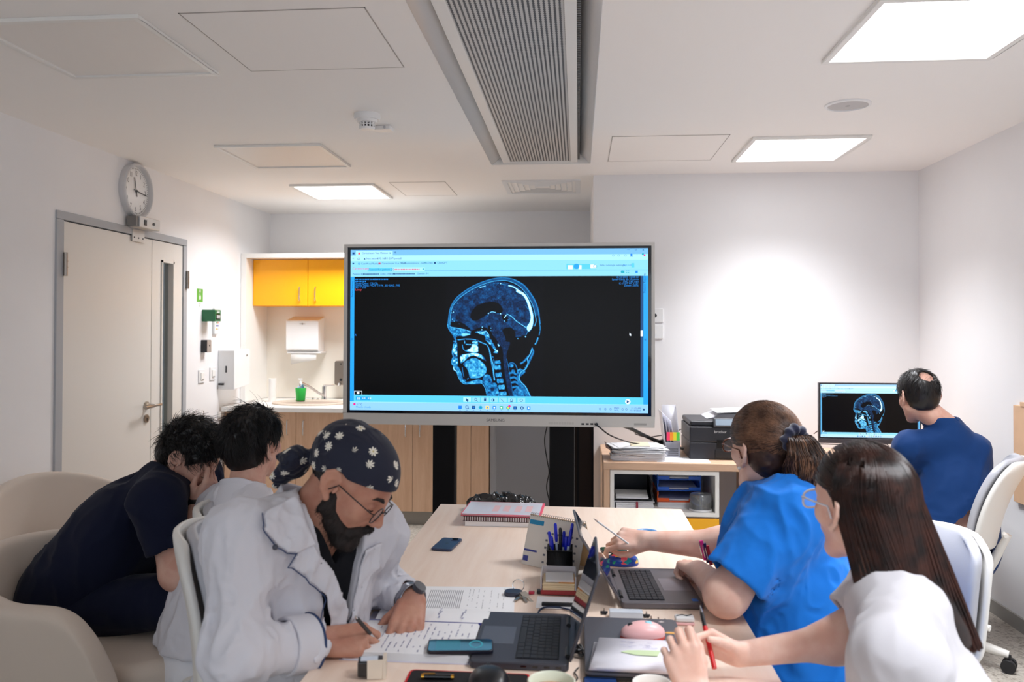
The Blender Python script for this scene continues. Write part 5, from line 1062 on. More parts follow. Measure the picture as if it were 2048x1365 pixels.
# ================================================================== SCREENS
def mri_field(step):
    nx, ny = int(1920 / step), int(2436 / step); X = 70 + (np.arange(nx) + .5) * step; Y = 24 + (np.arange(ny) + .5) * step
    U, V_ = np.meshgrid(X, Y); I = np.zeros_like(U)
    g = lambda P: np.array(P, float)
    def dline(P):
        P = g(P); D = np.full(U.shape, 1e9)
        for a, b in zip(P, P[1:]):
            d = b - a; t = np.clip(((U - a[0]) * d[0] + (V_ - a[1]) * d[1]) / (d @ d + 1e-9), 0, 1); D = np.minimum(D, np.hypot(U - a[0] - t * d[0], V_ - a[1] - t * d[1]))
        return D
    def inside(P):
        P = g(P); c = np.zeros(U.shape, bool); n = len(P)
        for i in range(n):
            a, b = P[i], P[(i + 1) % n]
            if a[1] == b[1]: continue
            c ^= ((a[1] > V_) != (b[1] > V_)) & (U < (b[0] - a[0]) * (V_ - a[1]) / (b[1] - a[1]) + a[0])
        return c
    def sm(P, n=6, closed=False):
        P = g(P); out = []; N = len(P)
        for i in range(N if closed else N - 1):
            q = [P[(i + k) % N] if closed else P[min(max(i + k, 0), N - 1)] for k in (-1, 0, 1, 2)]
            for k in range(n):
                s = k / n; out.append(.5 * ((2 * q[1]) + (q[2] - q[0]) * s + (2 * q[0] - 5 * q[1] + 4 * q[2] - q[3]) * s * s + (3 * q[1] - q[0] - 3 * q[2] + q[3]) * s ** 3))
        out.append(out[0] if closed else P[-1]); return np.array(out)
    nz = lambda f, s=1: vn(np.stack([U.ravel() * f, V_.ravel() * f, np.full(U.size, s * 3.3)], 1).astype(F32), s).reshape(U.shape)
    n1, n2, n3 = nz(.02, 1), nz(.05, 2), nz(.009, 3)
    def fill(P, v, soft=10, tex=0.):
        nonlocal I
        P = sm(P, 5, True); m = inside(P); D = dline(P); a = np.clip(.5 + np.where(m, D, -D) / (2 * soft), 0, 1); I = I * (1 - a) + (v * (1 + tex * (n1 - .5) * 2 + tex * (n2 - .5) * 1.4)) * a
    def stroke(P, v, w, soft=6, broken=0):
        nonlocal I
        D = dline(sm(P)); a = np.clip((w + soft - D) / (2 * soft), 0, 1)
        if broken: a = a * np.clip((nz(.04, 9) - broken) * 8, 0, 1)
        I = np.maximum(I, v * a)
    def dark(P, v=0., soft=8): fill(P, v, soft)
    # skull and scalp
    out = [(110, 1000), (135, 800), (170, 640), (270, 470), (430, 330), (620, 210), (860, 110), (1060, 60), (1240, 52), (1420, 90), (1590, 190), (1700, 330), (1800, 470), (1860, 640), (1900, 800), (1925, 980)]
    fill([(160, 1010), (150, 800), (190, 640), (300, 480), (470, 340), (700, 220), (960, 130), (1200, 115), (1420, 170), (1580, 290), (1700, 480), (1760, 700), (1790, 900), (1720, 1150), (1500, 1260), (1320, 1240), (1240, 1320), (1060, 1330), (960, 1150), (800, 1050), (560, 1130), (380, 1060), (230, 1050)], .24, 8, .35)
    I += np.clip((n3 - .5) * .12, -.05, .06) * (I > .12)
    dark([(170, 960), (300, 940), (430, 990), (560, 1120), (330, 1070), (190, 1040)], .03)
    dark([(1060, 110), (1260, 105), (1480, 200), (1640, 340), (1740, 520), (1800, 720), (1830, 900), (1800, 1060), (1775, 950), (1760, 700), (1690, 500), (1600, 340), (1440, 210), (1240, 140)], .03, 6)
    # ventricles, cisterns
    dark([(560, 860), (580, 740), (680, 620), (830, 560), (980, 540), (1110, 570), (1180, 660), (1190, 740), (1120, 770), (960, 745), (880, 800), (760, 880), (640, 930)], .01, 8)
    dark([(1190, 1110), (1300, 1060), (1390, 1090), (1440, 1180), (1420, 1330), (1290, 1360), (1230, 1230)], .01, 8)
    dark([(900, 1050), (950, 1040), (985, 1200), (1100, 1330), (1160, 1480), (1190, 1800), (1240, 2100), (1330, 2461), (1270, 2461), (1170, 2100), (1130, 1700), (1060, 1420), (940, 1240)], .01, 8)
    dark([(1190, 800), (1300, 860), (1270, 950), (1180, 880)], .02)
    fill([(990, 1150), (1180, 1150), (1250, 1330), (1340, 1370), (1300, 1500), (1270, 1620), (1290, 1900), (1380, 2300), (1420, 2461), (1330, 2461), (1250, 2100), (1210, 1800), (1190, 1520), (1100, 1360)], .20, 8, .3)
    # superior sagittal sinus
    for P, w in (([(1310, 210), (1400, 235), (1480, 290), (1560, 350), (1640, 440)], 15), ([(1480, 320), (1600, 390), (1680, 520), (1730, 680), (1765, 850), (1740, 980)], 30)): stroke(P, .98, w, 10)
    fill([(1660, 1060), (1720, 960), (1790, 900), (1780, 1030), (1740, 1110), (1690, 1140)], .96, 8)
    stroke([(1280, 790), (1370, 840), (1460, 930), (1560, 1000), (1670, 1075)], .85, 9, 7); stroke([(1690, 1130), (1650, 1210)], .7, 5, 6)
    stroke([(1500, 520), (1610, 440)], .5, 4); stroke([(1590, 650), (1640, 600)], .45, 4); stroke([(1640, 610), (1690, 700)], .6, 6); stroke([(1640, 840), (1720, 825)], .45, 3)
    stroke([(740, 245), (850, 215)], .95, 9, 8); stroke([(1010, 165), (1080, 160), (1150, 170), (1260, 195), (1330, 215)], .7, 7, 8, .35)
    for x, y, r, v in ((600, 340, 10, .9), (695, 290, 7, .6), (440, 440, 6, .5), (385, 505, 6, .5), (305, 570, 9, .75), (220, 748, 11, 1), (188, 765, 9, .9), (200, 895, 9, .9), (235, 935, 9, .8), (335, 990, 7, .5), (1150, 168, 12, 1), (912, 775, 12, 1), (1045, 755, 10, .9), (1150, 783, 12, 1), (1230, 930, 10, .9), (790, 1055, 11, .95), (782, 1110, 12, 1), (962, 1075, 9, .9), (962, 1125, 8, .7), (1490, 1288, 10, .85), (1105, 462, 10, .7), (1280, 425, 7, .5), (1440, 730, 7, .5), (1640, 1248, 14, .9), (885, 825, 9, .5)): I = np.maximum(I, v * np.clip((r + 7 - np.hypot(U - x, V_ - y)) / 12, 0, 1))
    stroke([(945, 760), (985, 742), (1040, 755)], .9, 8); stroke([(1225, 860), (1265, 805)], 1, 9); stroke([(1270, 790), (1275, 750)], .6, 5); stroke([(1290, 905), (1340, 885)], .6, 6); stroke([(1090, 780), (1150, 785)], .5, 5)
    # scalp lines
    stroke(out, .62, 9, 8); inn = [(150, 1010), (160, 830), (200, 640), (300, 500), (450, 372), (640, 255), (880, 155), (1060, 112), (1240, 105), (1400, 150), (1540, 240), (1650, 370), (1730, 500), (1790, 640), (1830, 820), (1845, 930), (1815, 1030)]; stroke(inn, .82, 7, 7)
    for k in (.35, .65): stroke([tuple(g(a) * (1 - k) + g(b) * k) for a, b in zip(out[:15], inn[:15])], .38, 14, 12)
    stroke([(1420, 95), (1600, 200), (1720, 350), (1810, 500), (1870, 650), (1900, 800)], .5, 16, 10); stroke([(1895, 780), (1910, 940), (1925, 1080), (1905, 1215)], .75, 7, 8, .25); stroke([(1880, 1275), (1860, 1340), (1830, 1395)], .75, 14, 10, .2); stroke([(1775, 720), (1800, 900), (1790, 1000)], .4, 6, 8)
    stroke([(110, 1000), (120, 1060), (170, 1150), (230, 1230), (260, 1330), (240, 1480), (205, 1540), (205, 1600), (225, 1660), (195, 1740), (205, 1820), (270, 1830), (305, 1800)], .72, 13, 10)
    # face soft tissue
    def tissue(P, v, tex=.45, soft=9): fill(P, v, soft, tex)
    tissue([(130, 1000), (165, 1030), (200, 1060), (380, 1080), (520, 1130), (560, 1190), (430, 1235), (300, 1240), (250, 1300), (190, 1180), (130, 1080)], .55); stroke([(180, 1060), (330, 1085), (440, 1110), (560, 1150)], .85, 9, 8, .2); fill([(400, 1180), (560, 1200), (440, 1240), (390, 1230)], .85, 8)
    tissue([(225, 1330), (285, 1330), (300, 1480), (300, 1600), (315, 1800), (225, 1825), (195, 1760), (205, 1680), (230, 1600), (200, 1520), (215, 1420)], .62, .7)
    tissue([(230, 1850), (310, 1850), (360, 1930), (400, 2040), (430, 2140), (520, 2170), (700, 2120), (800, 2150), (760, 2210), (470, 2215), (380, 2160), (300, 2010), (280, 1930)], .58, .35); stroke([(225, 1850), (250, 1920), (300, 2000), (330, 2090), (390, 2180), (470, 2215), (620, 2190), (760, 2185), (840, 2270), (880, 2400), (890, 2461)], .82, 7, 7)
    stroke([(230, 1870), (235, 1920), (285, 1955)], .95, 12, 8)
    tissue([(650, 1150), (850, 1130), (900, 1190), (960, 1300), (1060, 1480), (1040, 1530), (980, 1450), (850, 1310), (830, 1230), (730, 1190)], .62, .6); stroke([(700, 1150), (760, 1180), (860, 1140), (920, 1220)], .9, 11, 8, .15); stroke([(930, 1300), (1000, 1400), (1045, 1500)], .8, 6, 7)
    dark([(470, 1250), (700, 1230), (820, 1230), (850, 1300), (780, 1330), (600, 1310), (470, 1310)], .02); dark([(310, 1400), (400, 1340), (440, 1380), (400, 1520), (330, 1510)], .02)
    stroke([(300, 1320), (450, 1300), (640, 1310), (780, 1370), (880, 1420), (930, 1520), (960, 1700), (1000, 1900), (1030, 2130)], .72, 11, 9, .18)
    stroke([(440, 1340), (460, 1400), (560, 1410), (700, 1400)], .75, 12, 9, .15); stroke([(400, 1420), (430, 1520), (540, 1560)], .65, 9, 8, .2)
    fill([(480, 1530), (560, 1480), (600, 1410), (680, 1420), (725, 1480), (715, 1550), (640, 1570), (560, 1560)], .97, 12, .12); fill([(600, 1340), (700, 1340), (690, 1390), (600, 1380)], .7, 9, .5)
    dark([(730, 1430), (850, 1450), (920, 1560), (950, 1760), (990, 2000), (920, 1960), (860, 1750), (800, 1620), (720, 1560)], .01)
    tissue([(360, 1640), (480, 1600), (640, 1575), (760, 1610), (830, 1670), (860, 1740), (780, 1700), (640, 1640), (540, 1660), (430, 1760), (370, 1790)], .7, .6); tissue([(420, 1800), (520, 1720), (640, 1680), (760, 1740), (850, 1830), (880, 1930), (850, 2010), (760, 2080), (640, 2100), (540, 2080), (520, 1960), (450, 1860)], .62, .4)
    stroke([(560, 1990), (640, 1970), (720, 1985)], .85, 6, 7); dark([(400, 1870), (470, 1880), (520, 2010), (520, 2090), (450, 2130), (410, 2020)], .04); stroke([(400, 1880), (420, 2020), (450, 2140)], .6, 7, 8, .3); stroke([(440, 2160), (520, 2100)], .6, 10, 8, .3)
    # neck
    tissue([(850, 2020), (950, 2040), (1000, 2170), (1070, 2200), (1110, 2330), (1130, 2461), (900, 2461), (870, 2300), (800, 2150)], .50, .5); dark([(960, 2290), (1030, 2290), (1020, 2350), (970, 2350)], .2)
    for i, (x0, x1, y0, y1) in enumerate(((1040, 1140, 1730, 1810), (1030, 1145, 1830, 1920), (1050, 1165, 1975, 2070), (1080, 1195, 2095, 2190), (1110, 1225, 2225, 2320), (1140, 1260, 2360, 2450))): fill([(x0, y0 + 12), ((x0 + x1) / 2, y0 + 5), (x1, y0), (x1 + 12, y1 - 10), ((x0 + x1) / 2 + 8, y1 - 4), (x0 + 12, y1)], .60, 8, .3)
    stroke([(940, 1530), (975, 1700), (1015, 1850), (1020, 2000), (1040, 2130)], .8, 9, 7, .1); stroke([(1000, 1650), (1030, 1780), (1040, 1880)], .7, 7, 7, .15); fill([(1070, 1520), (1100, 1530), (1090, 1580), (1010, 1570)], .8, 9, .4); fill([(1100, 1390), (1130, 1420), (1120, 1450), (1095, 1420)], .95, 8)
    stroke([(1270, 1700), (1290, 1780), (1310, 1880), (1330, 2000), (1370, 2250), (1400, 2461)], .55, 5, 6)
    for cx, cy, r in ((1365, 1830, 45), (1400, 1950, 40)): fill([(cx + r * math.cos(a), cy + r * math.sin(a)) for a in np.linspace(0, 2 * PI, 9)[:-1]], .5, 9, .3)
    stroke([(1310, 1870), (1320, 1800), (1370, 1775), (1430, 1800), (1470, 1880), (1490, 1970)], .6, 8, 8)
    for i in range(5): stroke([(1330 + 22 * i, 1990 + 95 * i), (1400 + 22 * i, 1975 + 95 * i), (1450 + 22 * i, 2010 + 95 * i)], .55, 22, 10, .12)
    tissue([(1480, 1930), (1560, 1900), (1640, 1960), (1560, 2040), (1520, 2100), (1560, 2200), (1650, 2290), (1710, 2420), (1740, 2461), (1430, 2461), (1420, 2330), (1500, 2250), (1470, 2100)], .50, .35); stroke([(1770, 1480), (1730, 1600), (1680, 1690), (1690, 1780), (1640, 1900), (1560, 1960), (1520, 2050), (1540, 2150), (1640, 2260), (1700, 2380), (1735, 2461)], .78, 12, 9, .08)
    stroke([(1770, 1500), (1790, 1560), (1740, 1680), (1690, 1800), (1640, 1880)], .55, 20, 12, .2); stroke([(1550, 1790), (1620, 1740), (1700, 1640)], .6, 18, 12, .2); stroke([(1490, 1930), (1540, 1900)], .8, 10, 8)
    I = np.clip(I + (n2 - .5) * .05 * (I > .08), 0, 1)
    return X, Y, I
def mri_mesh(name, step, to_world, parent, dim=1.0, tint=0.):
    X, Y, I = mri_field(step); ramp = np.array([(2, 2, 4), (6, 32, 70), (12, 82, 140), (28, 132, 196), (90, 198, 240), (205, 244, 255)], float); ramp = ramp * (1 - tint) + ramp.mean(1, keepdims=True) * tint
    pos = np.array([0, .2, .38, .58, .8, 1.]); c = np.stack([np.interp(I.ravel(), pos, ramp[:, k]) for k in range(3)], 1) / 255; c = np.where(c <= .04045, c / 12.92, ((c + .055) / 1.055) ** 2.4) * dim
    ny, nx = I.shape; P = np.array([list(to_world(x, y)) for x in (X[0], X[-1]) for y in (Y[0], Y[-1])]).reshape(2, 2, 3)
    a = np.linspace(0, 1, nx)[None, :, None]; b = np.linspace(0, 1, ny)[:, None, None]
    V = (P[0, 0] * (1 - a) * (1 - b) + P[1, 0] * a * (1 - b) + P[0, 1] * (1 - a) * b + P[1, 1] * a * b).reshape(-1, 3); i = np.arange(ny - 1)[:, None] * nx + np.arange(nx - 1)[None]; i = i.ravel()
    o = npmesh(name, V, np.stack([i, i + nx, i + nx + 1, i + 1], 1), bpy.data.materials.get('scan_glow') or scan_mat(), parent, smooth=False)
    at = o.data.color_attributes.new('scan', 'FLOAT_COLOR', 'POINT'); at.data.foreach_set('color', np.concatenate([c, np.ones((len(c), 1))], 1).astype(F32).ravel()); return o
def scan_mat():
    m = bpy.data.materials.new('scan_glow'); m.use_nodes = True; nt = m.node_tree; b = nt.nodes['Principled BSDF']; b.inputs['Base Color'].default_value = lin((7, 6, 8)); b.inputs['Roughness'].default_value = .34; b.inputs['Specular IOR Level'].default_value = .22
    a = nt.nodes.new('ShaderNodeAttribute'); a.attribute_name = 'scan'; nt.links.new(a.outputs['Color'], b.inputs['Emission Color']); b.inputs['Emission Strength'].default_value = 1.0; return m
SCOL = {'sky': (132, 204, 240), 'sky2': (160, 218, 248), 'tabbar': (112, 176, 228), 'task': (136, 192, 240), 'cyan': (84, 192, 236), 'edge': (34, 152, 230), 'ink': (24, 70, 120), 'blue': (20, 120, 220), 'red': (214, 80, 96), 'pink': (226, 28, 130), 'teal': (30, 160, 180), 'white': (226, 240, 255), 'yellow': (250, 206, 90), 'green': (40, 170, 110), 'line': (60, 140, 200), 'info': (26, 128, 214)}
def draw_screen(parent, orig, k, y, dim=1.0, sat=1.0, detail=True, tag_='display', lay=.0005):
    """orig = (x, z) of crop point (66, 80); k = metres per drawing unit"""
    def P(cx, cy, l=0): return (orig[0] + (cx - 66) * k[0], y - l * lay, orig[1] - (cy - 80) * k[1])
    mb = MB(); mb.closed = False; names = list(SCOL); mats = []
    for n in names:
        c = np.array(SCOL[n], float); c = c * sat + (1 - sat) * np.array([225, 238, 245]) * (c.mean() / 215); mats.append(emis(tag_ + '_' + n, tuple(np.clip(c, 0, 255)), dim))
    mats.append(mat('panel_black', (7, 6, 8), rough=.34, spec=.22)); ix = {n: i for i, n in enumerate(names)}; ix['black'] = len(names)
    R_ = lambda c, x0, y0, x1, y1, l=1: mb.add([P(x0, y1, l), P(x1, y1, l), P(x1, y0, l), P(x0, y0, l)], [(0, 1, 2, 3)], None, ix[c])
    def disc(c, cx, cy, r, l=2, n=14, r2=0):
        if r2: mb.add([P(cx + r * math.cos(2 * PI * i / n), cy - r * math.sin(2 * PI * i / n), l) for i in range(n)] + [P(cx + r2 * math.cos(2 * PI * i / n), cy - r2 * math.sin(2 * PI * i / n), l) for i in range(n)], [(i, (i + 1) % n, n + (i + 1) % n, n + i) for i in range(n)], None, ix[c])
        else: mb.add([P(cx + r * math.cos(2 * PI * i / n), cy - r * math.sin(2 * PI * i / n), l) for i in range(n)], [tuple(range(n))], None, ix[c])
    def tx(c, s, cx, cy, size, al='LEFT', sx=1., l=3, rot=0):
        q = P(cx, cy, l); M = face_cam(*q) @ Matrix.Rotation(rot, 4, 'Z'); text(mb, s, size * k[1] * 1.35, M, ix[c], al, sx * k[0] / k[1])
    R_('sky', 66, 80, 1985, 262, 0); R_('tabbar', 66, 80, 1985, 118, 1); R_('sky2', 100, 88, 345, 120, 1.5); R_('sky2', 66, 119, 1985, 156, 1); R_('line', 345, 222, 1985, 224, 1)
    R_('cyan', 180, 204, 342, 226, 1.5); R_('sky2', 342, 200, 556, 226, 1.5); R_('edge', 66, 262, 92, 1108, 1); R_('edge', 1955, 262, 1985, 1112, 1); R_('black', 92, 262, 1955, 1062, 1); R_('ink', 1938, 262, 1954, 1062, 1.5); R_('white', 1938, 622, 1952, 660, 2)
    R_('cyan', 92, 1062, 1955, 1110, 1); R_('task', 66, 1112, 1985, 1165, 1); R_('sky2', 66, 1108, 1985, 1112, 1); R_('edge', 105, 1073, 198, 1098, 2)
    disc('pink', 96, 1125, 8); tx('ink', '11°C', 110, 1133, 14); tx('info', 'Mostly cloudy', 106, 1150, 13)
    R_('sky2', 810, 1072, 860, 1102, 2); disc('white', 1858, 1090, 17, 2); mb.add([P(1851, 1101, 3), P(1868, 1090, 3), P(1851, 1079, 3)], [(0, 1, 2)], None, ix['ink']); mb.add([P(828, 1076, 3), P(846, 1092, 3), P(838, 1094, 3), P(842, 1102, 3), P(837, 1104, 3), P(833, 1095, 3), P(828, 1098, 3)], [tuple(range(7))], None, ix['ink'])
    for i, x in enumerate((893, 950, 1008, 1066, 1124, 1184)):
        R_('sky', x - 25, 1073, x + 25, 1102, 2)
        if i == 0: disc('ink', x - 2, 1085, 9, 3, 16, 6.5); mb.add([P(x + 4, 1090, 3), P(x + 12, 1099, 3), P(x + 10, 1101, 3), P(x + 2, 1092, 3)], [(0, 1, 2, 3)], None, ix['ink'])
        elif i == 1: R_('ink', x - 6, 1080, x + 8, 1096, 3); [R_('ink', x - 6 + 4 * j, 1074, x - 3.4 + 4 * j, 1082, 3) for j in range(4)]
        elif i == 2: disc('ink', x - 6, 1088, 10, 3, 16, 8); R_('ink', x - 6, 1079, x + 3, 1097, 3)
        elif i == 3: mb.add([P(x - 14, 1078, 3), P(x + 6, 1098, 3), P(x + 4, 1100, 3), P(x - 16, 1080, 3)], [(0, 1, 2, 3)], None, ix['ink'])
        elif i == 4: disc('ink', x - 2, 1086, 9, 3, 8, 6); R_('ink', x - 12, 1095, x + 4, 1100, 3)
        else: disc('ink', x, 1088, 10, 3, 12, 7)
    for i, (x, c) in enumerate(zip((790, 834, 877, 922, 966, 1011, 1056, 1100, 1144, 1188, 1231), ('blue', 'ink', 'ink', 'teal', 'yellow', 'info', 'green', 'green', 'ink', 'ink', 'info'))):
        if i in (1,): disc(c, x, 1137, 11, 2, 16, 8); R_(c, x + 6, 1144, x + 13, 1150, 2)
        elif i in (3, 7): disc(c, x, 1139, 12, 2); disc('blue' if i == 3 else 'yellow', x, 1139, 5, 3)
        elif i == 9: disc(c, x, 1139, 12, 2, 8, 6)
        else: R_(c, x - 11, 1128, x + 11, 1150, 2); R_('white' if i in (5, 6, 10) else 'blue', x - 5, 1135, x + 5, 1143, 3)
        R_('ink', x - 4, 1156, x + 4, 1158.5, 2)
    disc('pink', 1108, 1128, 8, 3)
    for x in (1684, 1717, 1750, 1826, 1849): disc('ink', x, 1140, 7, 2, 8, 5)
    tx('ink', 'ENG', 1788, 1138, 12, 'CENTER'); tx('ink', 'INTL', 1788, 1153, 11, 'CENTER'); tx('ink', '11:15 AM', 1942, 1138, 12, 'RIGHT'); tx('ink', '10/18/2025', 1942, 1153, 12, 'RIGHT'); R_('ink', 1952, 1134, 1964, 1146, 2)
    R_('ink', 78, 97, 92, 110, 2); R_('red', 116, 98, 130, 111, 2); tx('ink', 'Carestream Vue Motion', 140, 108, 13); tx('ink', 'x', 322, 108, 17); tx('ink', '+', 352, 109, 22)
    tx('ink', '—', 1852, 94, 14); disc('ink', 1907, 90, 5, 2, 8, 3.5); tx('ink', 'x', 1948, 96, 18); tx('ink', '<', 78, 146, 16); disc('ink', 120, 141, 8, 2, 14, 6); mb.add([P(153, 146, 2), P(165, 146, 2), P(159, 134, 2)], [(0, 1, 2)], None, ix['ink']); tx('ink', 'Not secure', 170, 145, 13); tx('ink', '192.168.1.247/portal/', 242, 145, 14)
    for x in (1766, 1800, 1843): disc('line', x, 127, 7, 2, 6, 5)
    disc('blue', 1880, 122, 7); R_('blue', 1872, 129, 1889, 135, 2); disc('pink', 1962, 126, 6); disc('teal', 1952, 120, 7); tx('line', '···', 1908, 130, 14)
    R_('ink', 78, 168, 90, 178, 2); disc('info', 122, 174, 7, 2, 12, 4); tx('ink', 'CostAreaMedicale', 135, 179, 13); R_('red', 251, 167, 265, 180, 2); tx('ink', 'Carestream Vue Mo...', 272, 178, 13); tx('ink', 'DX', 401, 178, 15); tx('ink', 'AutomnIcare - SKIN...', 424, 177, 13); mb.add([P(555, 167, 2), P(559, 175, 2), P(563, 167, 2)], [(0, 2, 1)], None, ix['teal']); tx('ink', 'Data', 574, 176, 13); disc('ink', 622, 171, 7); tx('ink', 'ChatGPT', 637, 176, 13)
    tx('red', 'Carestream', 78, 214, 17); tx('ink', 'Search for patient [2]', 190, 220, 14); 
    for i in range(16): R_('red', 358 + i * 10.4, 210, 365 + i * 10.4, 219, 3)
    disc('teal', 546, 212, 5); tx('ink', 'Patient ID:', 80, 250, 13)
    for i in range(13): R_('ink', 150 + i * 8.2, 241, 156 + i * 8.2, 249, 3)
    tx('ink', 'Date of Birth:', 264, 249, 13)
    for i in range(16): R_('ink', 348 + i * 9, 240, 354.5 + i * 9, 248, 3)
    tx('ink', 'Gender: M', 504, 248, 13)
    R_('cyan', 1470, 182, 1660, 216, 1.5); R_('white', 1478, 190, 1510, 216, 2); disc('edge', 1534, 198, 18, 3); R_('white', 1548, 190, 1566, 216, 2); R_('white', 1622, 186, 1660, 212, 2); disc('teal', 1652, 198, 12, 3, 14, 9); R_('cyan', 1880, 178, 1898, 206, 2); tx('ink', 'Hello, radiologie radiologie', 1680, 196, 12, sx=.9); tx('info', 'Sign out', 1828, 195, 12); disc('teal', 1822, 235, 9, 2); R_('teal', 1828, 227, 1836, 243, 2)
    for x in (1848, 1860):
        for yy in (227, 239): R_('teal', x, yy, x + 6, yy + 5, 2)
    R_('info', 1905, 228, 1920, 243, 2); tx('ink', 'Patient Reports', 1969, 375, 15, rot=PI / 2); tx('ink', 'Patient History', 84, 400, 13, rot=PI / 2); tx('ink', '«', 1960, 688, 22); tx('ink', '»', 72, 692, 22)
    for i, (n_) in enumerate((21, 7)): [R_('info', 98 + j * 10.5, 276 + i * 14, 105.5 + j * 10.5, 284 + i * 14, 3) for j in range(n_)]
    tx('info', 'Study Desc: CB CB', 98, 314, 14); tx('info', 'Series Desc: +CIV T1W_3D SAG_FFE', 98, 328, 14); tx('info', '901 - 105', 98, 342, 14); tx('red', 'Lossy', 98, 356, 14); tx('blue', 'A', 96, 664, 14)
    tx('info', '18.10.2025 12:08:12', 1925, 276, 13, 'RIGHT'); tx('info', 'Spital Clinic de Urgenta', 1925, 290, 13, 'RIGHT'); tx('info', 'SW: 1.60 mm', 1925, 304, 13, 'RIGHT'); tx('info', 'C: 1107 W: 1321', 1925, 317, 13, 'RIGHT'); tx('info', 'Zoom: 200%', 1925, 331, 13, 'RIGHT')
    mb.add([P(1868, 636, 3), P(1868, 657, 3), P(1872, 652, 3), P(1876, 659, 3), P(1879, 657, 3), P(1875, 650, 3), P(1881, 650, 3)], [tuple(range(7))], None, ix['white']); R_('white', 94, 1036, 146, 1038, 2); R_('white', 94, 1036, 96, 1062, 2); R_('white', 144, 1036, 146, 1062, 2); disc('white', 120, 1049, 9, 2)
    for x in (115, 126): [R_('white', x, 1079 + 6 * j, x + 7, 1082 + 6 * j, 3) for j in range(3)]
    tx('white', '◄◄ ►►' if False else '<<  >>', 146, 1092, 16)
    o = mb.build('screen_image', mats, parent, world=True, smooth=0)
    def tw(u, v): return P((890 + u / 9.752 - 680) * 3.2, (550 + v / 9.752 - 470) * 3.2, 2)
    return tw
tvt = thing('wall_display', 'large white-framed touch display on a stand, showing a head scan', 'display', (-.44, 4.5, .93))
c = [W(*q, Y=TY - .02) for q in ((689, 487), (1306.5, 486.5), (1312.5, 855), (685.5, 850))]; x0 = (c[0].x + c[3].x) / 2; x1 = (c[1].x + c[2].x) / 2; z1 = (c[0].z + c[1].z) / 2; z0 = (c[2].z + c[3].z) / 2
TVW = mat('display_frame', (206, 204, 200), rough=.4)
box('housing', (x0 + .01, TY - .012, z0 + .01), (x1 - .01, TY + .028, z1 - .01), mat('display_back', (60, 60, 64), rough=.5), tvt, world=True)
gx0, gx1, gz0, gz1 = x0 + .020, x1 - .018, z0 + .062, z1 - .018
m = MB(); m.box((x0, TY - .02, z0), (x1, TY + .01, gz0)); m.box((x0, TY - .02, gz1), (x1, TY + .01, z1)); m.box((x0, TY - .02, gz0), (gx0, TY + .01, gz1)); m.box((gx1, TY - .02, gz0), (x1, TY + .01, gz1)); fr_ = m.build('frame', TVW, tvt, world=True, bevel=.002)
box('glass_border', (gx0, TY - .0165, gz0), (gx1, TY - .0125, gz1), mat('border_black', (8, 9, 20), rough=.12, coat=.4), tvt, world=True)
sx0, sx1 = gx0 + .017, gx1 - .017; sz0, sz1 = gz0 + .016, gz1 - .014
k = ((sx1 - sx0) / 1919, (sz1 - sz0) / 1085)
tw = draw_screen(tvt, (sx0, sz1), k, TY - .0170, 1.0)
mri_mesh('scan_image', 5.0, tw, tvt, 1.0)
m = MB(); text(m, 'SAMSUNG', .022, face_cam(-.50, TY - .0204, z0 + .024)); m.closed = False; m.build('brand_lettering', mat('logo_dark', (70, 70, 74), rough=.5), fr_, world=True, smooth=0)
m = MB()
for px in (1166, 1175, 1184, 1192): q = W(px, 848.5, Y=TY - .02); m.box((q.x - .009, TY - .0206, q.z - .005), (q.x + .007, TY - .02, q.z + .004))
m.build('ports', DARK, fr_, world=True)
MB().cyl(tuple(W(1193, 849.5, Y=TY - .02)), tuple(W(1193, 849.5, Y=TY - .032)), .009).build('plugged_connector', DARK, fr_, world=True)
m = MB()
for px0, px1, py in ((703, 727, 846.5), (1268, 1293, 849)): a, b = W(px0, py, Y=TY - .02), W(px1, py, Y=TY - .02); m.box((a.x, TY - .0204, a.z - .006), (b.x, TY - .02, a.z + .005))
m.build('speaker_grille', mat('grille_grey', (165, 164, 162), rough=.6), fr_, world=True)
a, b = W(1097, 847, Y=TY - .02), W(1152, 847, Y=TY - .02); m = MB(); [m.box((a.x + i * .014, TY - .0203, a.z - .006), (a.x + i * .014 + .011, TY - .02, a.z + .006)) for i in range(10)]; m.build('menu_buttons', mat('button_grey', (192, 190, 186), rough=.4), fr_, world=True)
# small monitor
mon = bpy.data.objects['monitor']; k2 = ((1.950 - 1.398) / 1919, (1.160 - .854) / 1085); box('display_panel', (1.396, 4.9036, .852), (1.952, 4.9046, 1.162), mat('panel_black2', (8, 8, 12), rough=.2), mon, world=True)
tw = draw_screen(mon, (1.398, 1.160), k2, 4.9034, 1.15, .55, tag_='desk', lay=.00025); mri_mesh('scan_image', 12.0, tw, mon, 1.25, .25)
# ================================================================== DARK PLASTIC BAG BEHIND THE NOTEBOOKS
def _bag():
    c = A(-.295, 3.33, TZ + .022); t = thing('plastic_bag', 'crumpled black plastic bag behind the notebook stack at the far table end', 'bag', (c[0], c[1], TZ))
    def f(P): return smax(smin(ell(P, c, (.12, .045, .045)), ell(P, c + A(-.10, -.01, -.004), (.05, .04, .034)), .03) + folds(P, A(34, 34, 34), .022, 5, 1.2), TZ + .001 - P[:, 2], .004)
    sdf_obj('bag_body', [(f, c - .2, c + .2, .005)], mat('bag_black', (14, 13, 15), rough=.18, coat=.5), t, lambda C: np.zeros(len(C), int))
_bag()
